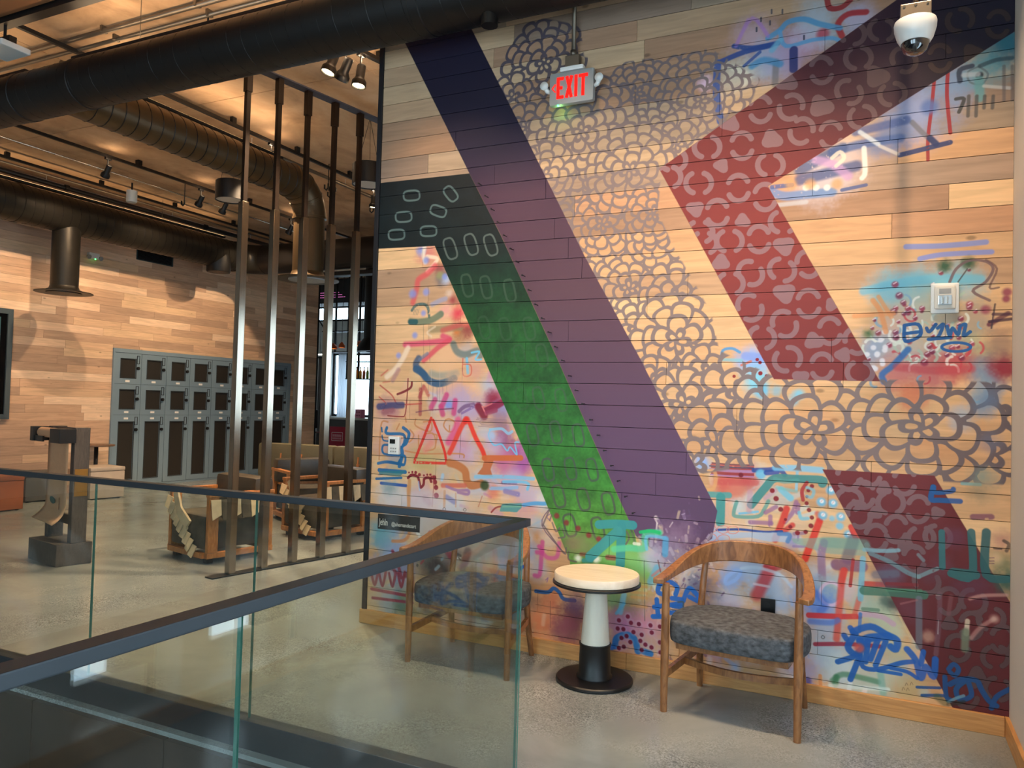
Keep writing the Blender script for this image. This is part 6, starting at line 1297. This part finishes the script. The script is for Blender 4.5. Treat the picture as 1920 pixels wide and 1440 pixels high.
for x0, x1, z1_ in ((-.32, -.25, 1.2), (.10, .30, 1.195)): bm = newbm(); box(bm, (x0, -.17, 1.07), (x1, -.031, z1_), bevel=.004); obj('roll_bracket', bm, M_BLACK, t)
bm = newbm(); box(bm, (-.25, -.16, 1.07), (-.07, -.145, 1.12)); obj('front_lip', bm, M_BLACK, t)
bm = newbm(); tube(bm, [(-.235, -.10, 1.15), (.095, -.10, 1.15)], .045, 28); rl = obj('paper_roll', bm, M_KRAFT, t, True, 40)
bm = newbm(); tube(bm, [(-.26, -.10, 1.15), (.11, -.10, 1.15)], .012, 10); obj('spindle', bm, M_WHITEPL, rl)
bm = newbm(); N = 26; prof = []
for k in range(N+1):
    f = k/N; z_ = 1.12-.80*f; y_ = -.056
    if f > .72: q = (f-.72)/.28; y_ -= .11*q*q; z_ += .05*q*q
    prof.append((y_, z_, -.19-.03*f, .225))
vs = [[bm.verts.new((xa+(xb-xa)*j/6, y_-.005*math.sin(j*1.3), z_+(.0 if k < N-4 else .012*(j-3)*-.4))) for j in range(7)] for k, (y_, z_, xa, xb) in enumerate(prof)]
for a, b2 in zip(vs[:-1], vs[1:]):
    for j in range(6): bm.faces.new((a[j], a[j+1], b2[j+1], b2[j]))
pp = obj('hanging_paper', bm, M_KRAFT, t, True); md = pp.modifiers.new('thick', 'SOLIDIFY'); md.thickness = .0015
bm = newbm(); prism(bm, [(-.05+.055*math.cos(k*math.pi/10), -.0655, .545+.03*math.sin(k*math.pi/10)-.01*math.cos(k*math.pi/10)) for k in range(20)], (0, .002, 0)); obj('printed_oval', bm, mat('teal_print', (62, 86, 78), .8), pp)
bm = newbm(); box(bm, (.088, -.0665, .46), (.097, -.0645, .58)); obj('printed_line', bm, mat('brown_print', (110, 70, 48), .8), pp)
bm = newbm(); box(bm, (.2712, -.02, .60), (.275, .09, .84)); obj('brass_plate', bm, mat('brass', (186, 140, 76), .3, .9), t)

# ---------------------------------------------------------------- lounge chairs and sofa
M_LEATH = mat('dark_olive_leather', (60, 52, 40), .42, noise=(6, .18, (1, 1, 1)), bump=(25, .15))
M_SOFA = mat('olive_grey_leather', (92, 86, 68), .45, noise=(5, .14, (1, 1, 1)), bump=(25, .15))
M_THROW = mat('cream_felt', (196, 176, 142), .9, noise=(14, .12, (1, 1, 1)))
M_CAMO = mat('charcoal_felt', (74, 68, 58), .9, noise=(9, .35, (1, 1, 1)))
def lounge(loc, rz, label, throw=True, w=.66, d=.68):
    t = tag(empty('lounge_chair', loc, rz), label, 'chair', 'oak lounge chairs behind the bars'); x, y = w/2, d/2
    for a in (-1, 1):
        bm = newbm(); box(bm, (a*x-.025, -y, .05), (a*x+.025, y, .10), bevel=.004); obj('base_rail', bm, M_OAK, t)
        bm = newbm(); box(bm, (-x+.025, a*y-.025, .05), (x-.025, a*y+.025, .10), bevel=.004); obj('base_rail', bm, M_OAK, t)
        for b2 in (-1, 1):
            bm = newbm(); box(bm, (a*x-.022, b2*(y-.055)-.05, .10), (a*x+.022, b2*(y-.055)+.05, .60), bevel=.004); obj('post', bm, M_OAK, t)
            bm = newbm(); box(bm, (a*(x-.06)-.03, b2*(y-.06)-.03, 0), (a*(x-.06)+.03, b2*(y-.06)+.03, .05)); obj('foot', bm, M_BLACK, t)
        bm = newbm(); box(bm, (a*x-.03, -y, .60), (a*x+.03, y, .635), bevel=.006); obj('arm_rail', bm, M_OAK, t)
    bm = newbm(); box(bm, (-x+.03, -y-.0, .12), (x-.03, y-.03, .43), bevel=.035); obj('seat_cushion', bm, M_CAMO, t, True, 50)
    bm = newbm(); box(bm, (-x-.02, y-.21, .46), (x+.02, y+.0, .755), bevel=.05); obj('back_bolster', bm, M_LEATH, t, True, 50)
    bm = newbm(); box(bm, (-x+.03, y-.19, .43), (x-.03, y-.05, .46)); obj('back_support', bm, M_OAK, t)
    if throw:
        # ruffled felt strips hanging over the front and side
        r = random.Random(3)
        bm = newbm(); tube(bm, [(-x+.16, -y-.03, .62), (-x+.26, -y-.045, .45), (-x+.40, -y-.03, .33)], 0, sq=(.02, .10)); obj('felt_strap', bm, M_THROW, t)
        for k in range(9):
            px_, pz_ = -x+.05+.055*k, .52-.05*k
            bm = newbm(); prism(bm, [(px_-.055, -y-.014, pz_+.05), (px_+.05, -y-.014, pz_+.03), (px_+.03, -y-.05-.02*r.random(), pz_-.07), (px_-.04, -y-.05, pz_-.05)], (0, -.008, .0)); obj('felt_scale', bm, M_THROW, t)
        for k in range(6):
            py_ = -y+.06+.1*k
            bm = newbm(); prism(bm, [(x+.036, py_-.05, .58), (x+.036, py_+.05, .58), (x+.05, py_+.05, .44-.03*(k % 2)), (x+.06, py_-.04, .40)], (.008, 0, 0)); obj('felt_scale', bm, M_CAMO if k % 2 else M_THROW, t)
    return t
lounge((-5.70, 5.52, 0), math.radians(-13), 'oak lounge chair with charcoal cushion and cream felt scales, nearest the glass railing')
lounge((-5.62, 6.98, 0), math.radians(-13), 'oak lounge chair behind the third and fourth bars', True)
def sofa(loc, rz, L, label):
    t = tag(empty('sofa', loc, rz), label, 'sofa')
    n = 2; seg = L/n
    for k in range(n):
        bm = newbm(); box(bm, (k*seg+.006, -.10, .36), ((k+1)*seg-.006, .08, .86), bevel=.045); obj('back_cushion', bm, M_SOFA, t, True, 50)
        bm = newbm(); box(bm, (k*seg+.006, .09, .26), ((k+1)*seg-.006, .75, .45), bevel=.04); obj('seat_cushion', bm, M_SOFA, t, True, 50)
    bm = newbm(); box(bm, (0, -.12, .16), (L, .76, .25), bevel=.008); obj('frame', bm, M_OAK, t)
    for x_ in (.06, L-.06):
        for y_ in (-.06, .7): bm = newbm(); box(bm, (x_-.03, y_-.03, 0), (x_+.03, y_+.03, .16)); obj('leg', bm, M_OAK, t)
    for x_ in (.42, .78, 1.14, 1.72, 2.1):
        if x_ > L-.1: break
        bm = newbm()
        for s in (-1, 1): tube(bm, [(x_-s*.02, -.106, .62), (x_, -.118, .56), (x_+s*.02, -.110, .46)], 0, sq=(.014, .014))
        tube(bm, [(x_, -.105, .72), (x_, -.118, .58)], .012, 8); obj('leather_tie', bm, mat('tan_leather_tie', (158, 96, 48), .5) if 'tan_leather_tie' not in bpy.data.materials else bpy.data.materials['tan_leather_tie'], t)
    return t
sofa((-8.36, 8.84, 0), math.radians(6), 2.6, 'long olive leather sofa with tan leather ties seen from behind')
t = lounge((-6.55, 7.75, 0), math.radians(60), 'oak lounge chair with dark arm cushion beside the dark wall edge', False)
# ---------------------------------------------------------------- bar room beyond the locker wall
FY = 17.0
def fx(px): return at(px, 700, Y=FY).x
def fz(py, px=650): return at(px, py, Y=FY).z
wx0, wx1 = fx(621), fx(712)+.6
wz0, wz1 = fz(781), fz(662); cz0, cz1 = fz(602, 650), fz(572, 650)
M_TILE = mat('white_brick_tile', (206, 208, 204), .4, noise=(6, .05, (1, 1, 1)))
bm = newbm()
xl, xr = -15.5, -2.0
for lo, hi in (((xl, FY, 0), (xr, FY+.2, wz0)), ((xl, FY, wz0), (wx0, FY+.2, wz1)), ((wx1, FY, wz0), (xr, FY+.2, wz1)), ((xl, FY, wz1), (xr, FY+.2, cz0)), ((wx1, FY, cz0), (xr, FY+.2, cz1)), ((xl, FY, cz1), (xr, FY+.2, CEIL_Z))): box(bm, lo, hi)
wf = struct(obj('wall_far', bm, M_TILE))
bm = newbm(); box(bm, (xl, FY-.02, cz1), (xr, FY-.001, CEIL_Z)); obj('dark_bulkhead', bm, M_DARKTRIM, wf)
for k, (a, b2, z0, z1) in enumerate(((wx0, wx1, wz0, wz1), (xl, wx1, cz0, cz1))):
    w = struct(empty('window_%d' % (5+k), ((a+b2)/2, FY+.1, z0))); hw_ = (b2-a)/2
    bm = newbm()
    for lo, hi in (((-hw_, -.03, 0), (-hw_+.06, .03, z1-z0)), ((hw_-.06, -.03, 0), (hw_, .03, z1-z0)), ((-hw_+.06, -.03, 0), (hw_-.06, .03, .06)), ((-hw_+.06, -.03, z1-z0-.06), (hw_-.06, .03, z1-z0))): box(bm, lo, hi)
    obj('window_frame', bm, M_BLACK, w)
    bm = newbm(); box(bm, (-hw_+.055, -.004, .055), (hw_-.055, .004, z1-z0-.055)); obj('pane', bm, M_WINGLASS, w)
    portal(((a+b2)/2, FY+.22, (z0+z1)/2), (b2-a, z1-z0), (math.radians(-90), 0, 0))
bm = newbm(); box(bm, (xl-.2, 13.0, 0), (xl, FY+.2, CEIL_Z)); struct(obj('wall_far_left', bm, M_TILE))
bm = newbm(); sy0, sy1, sz0, sz1 = 5.9, 8.2, 1.2, 2.6          # side wall behind the mural, with the window the bars mirror
for lo, hi in (((xr, WY+.22, 0), (xr+.2, sy0, CEIL_Z)), ((xr, sy0, 0), (xr+.2, sy1, sz0)), ((xr, sy0, sz1), (xr+.2, sy1, CEIL_Z)), ((xr, sy1, 0), (xr+.2, FY+.2, CEIL_Z))): box(bm, lo, hi)
struct(obj('wall_far_right', bm, M_PAINTWALL))
w = struct(empty('window_7', (xr+.1, (sy0+sy1)/2, sz0))); hw_ = (sy1-sy0)/2; hh_ = sz1-sz0; bm = newbm()
for lo, hi in (((-.03, -hw_, 0), (.03, -hw_+.06, hh_)), ((-.03, hw_-.06, 0), (.03, hw_, hh_)), ((-.03, -hw_+.06, 0), (.03, hw_-.06, .06)), ((-.03, -hw_+.06, hh_-.06), (.03, hw_-.06, hh_))): box(bm, lo, hi)
obj('window_frame', bm, M_BLACK, w); bm = newbm(); box(bm, (-.004, -hw_+.055, .055), (.004, hw_-.055, hh_-.055)); obj('pane', bm, M_WINGLASS, w)
portal((xr+.22, (sy0+sy1)/2, (sz0+sz1)/2), (sz1-sz0, sy1-sy0), (0, math.radians(90), 0))
bm = newbm(); box(bm, (xl, 13.0, 0), (LWX-.25, 13.3, CEIL_Z)); struct(obj('wall_return', bm, M_PAINTWALL))
bm = newbm(); box(bm, (xl, BACK_Y, 0), (xl+.1, 13.0, CEIL_Z)); struct(obj('wall_outer_left', bm, M_PAINTWALL))
# curtains
def curtain(px0, px1, py0, py1, Y, m, label):
    a, b2 = at(px0, 700, Y=Y).x, at(px1, 700, Y=Y).x; z0, z1 = .01, at(px0, py0, Y=Y).z
    t = tag(empty('curtain', (a, Y, z0)), label, 'curtain', 'curtains in the bar room'); bm = newbm(); n = 40
    top = [((b2-a)*k/n, .05*math.sin(k*1.3), z1-z0) for k in range(n+1)]; v0 = [bm.verts.new((x, y, 0)) for x, y, z in top]; v1 = [bm.verts.new(q) for q in top]
    for k in range(n): bm.faces.new((v0[k], v0[k+1], v1[k+1], v1[k]))
    o = obj('cloth', bm, m, t, True); md = o.modifiers.new('thick', 'SOLIDIFY'); md.thickness = .004
    bm = newbm(); tube(bm, [(-.1, 0, z1-z0+.02), (b2-a+.1, 0, z1-z0+.02)], .02, 8); obj('rod', bm, M_BLACK, t)
M_SHEER = mat('sheer_curtain', (228, 232, 238), .8); M_SHEER.node_tree.nodes['Principled BSDF'].inputs['Transmission Weight'].default_value = .0
nt = M_SHEER.node_tree; tl = nt.nodes.new('ShaderNodeBsdfTranslucent'); tl.inputs[0].default_value = (.92, .95, 1, 1); mx_ = nt.nodes.new('ShaderNodeMixShader'); mx_.inputs[0].default_value = .6
nt.links.new(nt.nodes['Principled BSDF'].outputs[0], mx_.inputs[1]); nt.links.new(tl.outputs[0], mx_.inputs[2]); tp_ = nt.nodes.new('ShaderNodeBsdfTransparent'); m3_ = nt.nodes.new('ShaderNodeMixShader'); m3_.inputs[0].default_value = .35
nt.links.new(mx_.outputs[0], m3_.inputs[1]); nt.links.new(tp_.outputs[0], m3_.inputs[2]); nt.links.new(m3_.outputs[0], nt.nodes['Material Output'].inputs[0])
curtain(597, 614, 672, 800, 16.2, mat('grey_curtain', (112, 108, 106), .9), 'grey curtain next to the locker wall corner')
curtain(634, 652, 664, 779, 16.7, M_SHEER, 'sheer white curtain in front of the bright window')
# counter with dark front
ca, cb = at(617, 780, Y=14.6).x, at(712, 780, Y=14.6).x; ct = at(650, 783, Y=14.6).z
t = tag(empty('bar_counter', (ca, 14.6, 0)), 'dark fronted counter under the bright window', 'counter')
bm = newbm(); box(bm, (0, 0, .0), (cb-ca+1.2, .5, ct-.05)); obj('front_panel', bm, mat('dark_counter', (58, 52, 48), .5), t); bm = newbm(); box(bm, (-.03, -.04, ct-.05), (cb-ca+1.23, .55, ct), bevel=.008); obj('counter_top', bm, mat('counter_top_stone', (176, 168, 156), .3), t)
M_PINK = mat('pink_box_card', (206, 130, 150), .6)
for k, px in enumerate((675, 700)):
    c_ = at(px, 782, Y=14.8); o = tag(empty('pink_box', (c_.x, 14.8, ct)), 'pink printed box on the counter, %s one' % ('left' if k == 0 else 'right'), 'box', 'pink boxes on the counter')
    bm = newbm(); box(bm, (-.085, -.08, 0), (.085, .08, .20), bevel=.004); obj('carton', bm, M_PINK, o)
    for i in range(3):
        for j in range(2): bm = newbm(); box(bm, (-.06+.045*i, -.082, .04+.08*j), (-.035+.045*i, -.0805, .07+.08*j)); obj('printed_dot', bm, mat('box_print', (120, 50, 70), .6) if 'box_print' not in bpy.data.materials else bpy.data.materials['box_print'], o)
# red sign
p = at(631.5, 838, Y=13.9); q = at(631.5, 800, Y=13.9); sw_ = (at(646, 818, Y=13.9).x-at(617, 818, Y=13.9).x)
t = tag(empty('red_notice_board', (p.x, 13.9, 0)), 'crimson standing notice with white lettering beside the counter', 'sign')
bm = newbm(); box(bm, (-sw_/2, 0, p.z), (sw_/2, .02, q.z), bevel=.002); rb_ = obj('panel', bm, mat('crimson_print', (158, 26, 50), .5), t)
hz_ = q.z-p.z; bm = newbm(); a = sw_*.36
for lo, hi in (((-a, -.002, p.z+hz_*.30), (a, -.0005, p.z+hz_*.32)), ((-a, -.002, p.z+hz_*.70), (a, -.0005, p.z+hz_*.72)), ((-a, -.002, p.z+hz_*.32), (-a+.008, -.0005, p.z+hz_*.70)), ((a-.008, -.002, p.z+hz_*.32), (a, -.0005, p.z+hz_*.70))): box(bm, lo, hi)
obj('border_line', bm, M_WHITEPL, rb_)
for zz_, n_, hh_ in ((.56, 8, .06), (.42, 7, .045)):             # lettering too small to read: strokes of its size
    bm = newbm(); lw_ = 2*a*.8/n_
    for k in range(n_): box(bm, (-a*.8+k*lw_, -.002, p.z+hz_*(zz_-hh_)), (-a*.8+k*lw_+lw_*.7, -.0005, p.z+hz_*(zz_+hh_)))
    obj('lettering', bm, mat('faded_letter_%d' % n_, (206, 150, 158), .6), rb_)
for s in (-1, 1): bm = newbm(); tube(bm, [(s*sw_*.35, .01, 0), (s*sw_*.35, .01, p.z+.02)], .012, 8); obj('leg', bm, M_BLACK, t)
# hand sanitiser stand
c_ = at(586, 830, Y=13.5); zt_ = at(586, 768, Y=13.5).z; zb_ = at(586, 806, Y=13.5).z
t = tag(empty('sanitiser_stand', (c_.x, 13.5, 0)), 'black hand sanitiser dispenser on a post by the wall corner', 'dispenser')
bm = newbm(); tube(bm, [(.05, 0, .02), (.05, 0, zb_)], .022, 12); obj('post', bm, M_STEEL, t, True); bm = newbm(); lathe(bm, [(0, 0), (.18, 0), (.18, .015), (0, .02)], n=28); obj('base', bm, M_BLACK, t)
bm = newbm(); box(bm, (-.07, -.06, zb_+.04), (.08, .06, zt_), bevel=.02); obj('dispenser', bm, M_BLACK, t); bm = newbm(); box(bm, (.0, -.1, zb_-.06), (.16, .06, zb_-.03)); obj('drip_tray', bm, M_STEEL, t)
# hanging bottle rack
ya = 15.3
def rp(px, py): return at(px, py, Y=ya)
a, b2 = rp(609, 700).x, rp(715, 700).x+.5; zs_ = rp(660, 710).z; zt2 = rp(660, 660).z; zm_ = rp(660, 640).z
t = tag(empty('hanging_bottle_rack', (a, ya, zs_)), 'black metal rack hung from the ceiling over the bar, holding bottles', 'rack')
for px in (609, 627, 651, 672, 700):
    x_ = rp(px, 690).x-a; bm = newbm(); box(bm, (x_-.02, -.02, zt2-zs_ if px < 640 else 0), (x_+.02, .02, CEIL_Z-zs_)); obj('post', bm, M_BLACK, t)
x0_ = rp(655, 700).x-a
for z_, xa in ((0, x0_), (.42, x0_), (zt2-zs_, 0), (zm_-zs_+.25, 0)): bm = newbm(); box(bm, (xa, -.16, z_-.02), (b2-a, .16, z_)); obj('shelf', bm, M_BLACK, t)
bm = newbm(); tube(bm, [(0, 0, zm_-zs_+.25), (-.6, 0, zm_-zs_+1.0)], .018, 8); obj('brace', bm, M_BLACK, t)
BC = [(60, 120, 40), (200, 120, 40), (220, 170, 60), (180, 70, 40), (120, 150, 60), (210, 140, 70), (170, 60, 50), (90, 110, 50)]
xb = x0_+.14; k = 0
while xb < b2-a-.15 and k < 11:
    o = tag(empty('bottle', (a+xb, ya-.02, zs_)), 'small coloured bottle on the hanging rack, %s from the left' % NTH[k], 'bottle', 'bottles on the hanging rack')
    bm = newbm(); lathe(bm, [(0, 0), (.035, 0), (.036, .15), (.03, .18), (.013, .21), (.013, .27), (0, .27)], n=16); obj('glass', bm, mat('bottle_%d' % k, BC[k % 8], .12), o, True)
    bm = newbm(); tube(bm, [(0, 0, .265), (0, 0, .29)], .016, 10); obj('cap', bm, M_BLACK, o)
    xb += .105; k += 1
# warm lamps over the rack, black bulkhead duct
for px, py, r_, lb in ((632, 652, .10, 'small glowing orange lamp in the bar rack, left one'), (648, 650, .08, 'small glowing orange lamp in the bar rack, right one'), (690, 648, .28, 'wide orange glowing pendant over the bar')):
    c_ = at(px, py, Y=15.25); o = tag(empty('orange_lamp', (c_.x, 15.0 if r_ > .2 else 15.1, c_.z)), lb, 'lamp', 'orange lamps over the bar')
    bm = newbm(); lathe(bm, [(r_, -.04), (r_*.95, .02), (r_*.4, .08), (.02, .10), (0, .10)], n=28); obj('shade', bm, mat('copper_shade_%d' % px, (190, 84, 40), .4, .4), o, True)
    bm = newbm(); lathe(bm, [(0, -.035), (r_*.92, -.035), (r_*.92, -.025), (0, -.02)], n=24); obj('glow', bm, emit_mat('orange_glow_%d' % px, (255, 150, 70), 2.0), o)
    bm = newbm(); tube(bm, [(0, 0, .09), (0, 0, CEIL_Z-c_.z)], .006, 6); obj('cord', bm, M_BLACK, o)
o = tag(empty('bar_duct', (at(704, 620, Y=14.2).x, 14.2, 0)), 'black vertical duct beside the bar window', 'duct')
bm = newbm(); z_ = at(704, 660, Y=14.2).z; tube(bm, [(.0, 0, CEIL_Z), (0, 0, z_+.3)], .26, 28); obj('duct_body', bm, M_DUCT, o, True, 40); bm = newbm(); lathe(bm, [(.26, .3), (.45, .02), (.45, 0), (.2, 0)], (0, 0, z_), 32); obj('hood', bm, M_DUCT, o, True, 40)
a = at(596, 526, Y=15.8); b2 = at(712, 566, Y=15.8)
o = tag(empty('bar_bulkhead', (a.x, 15.8, b2.z)), 'black ceiling bulkhead with pink light strips over the bar', 'bulkhead')
bm = newbm(); box(bm, (-1.2, 0, .02), (b2.x-a.x+3, .6, CEIL_Z-b2.z-.001)); obj('box', bm, M_DARKTRIM, o)
for k in range(3):
    bm = newbm(); box(bm, (.02, -.008, .16+.06*k), (.9-.1*k, -.0005, .175+.06*k)); obj('light_strip', bm, emit_mat('pink_strip_%d' % k, (220, 120, 190), .7), o)
c_ = at(600, 666, Y=15.6); o = tag(empty('strip_light', (c_.x, 15.6, c_.z)), 'short white strip light above the grey curtain', 'strip light')
bm = newbm(); box(bm, (-.15, -.03, 0), (.2, .03, .03)); obj('tube', bm, emit_mat('white_strip', (255, 250, 240), 3), o); bm = newbm(); tube(bm, [(0, 0, .03), (0, 0, CEIL_Z-c_.z)], .005, 6); obj('wire', bm, M_BLACK, o)
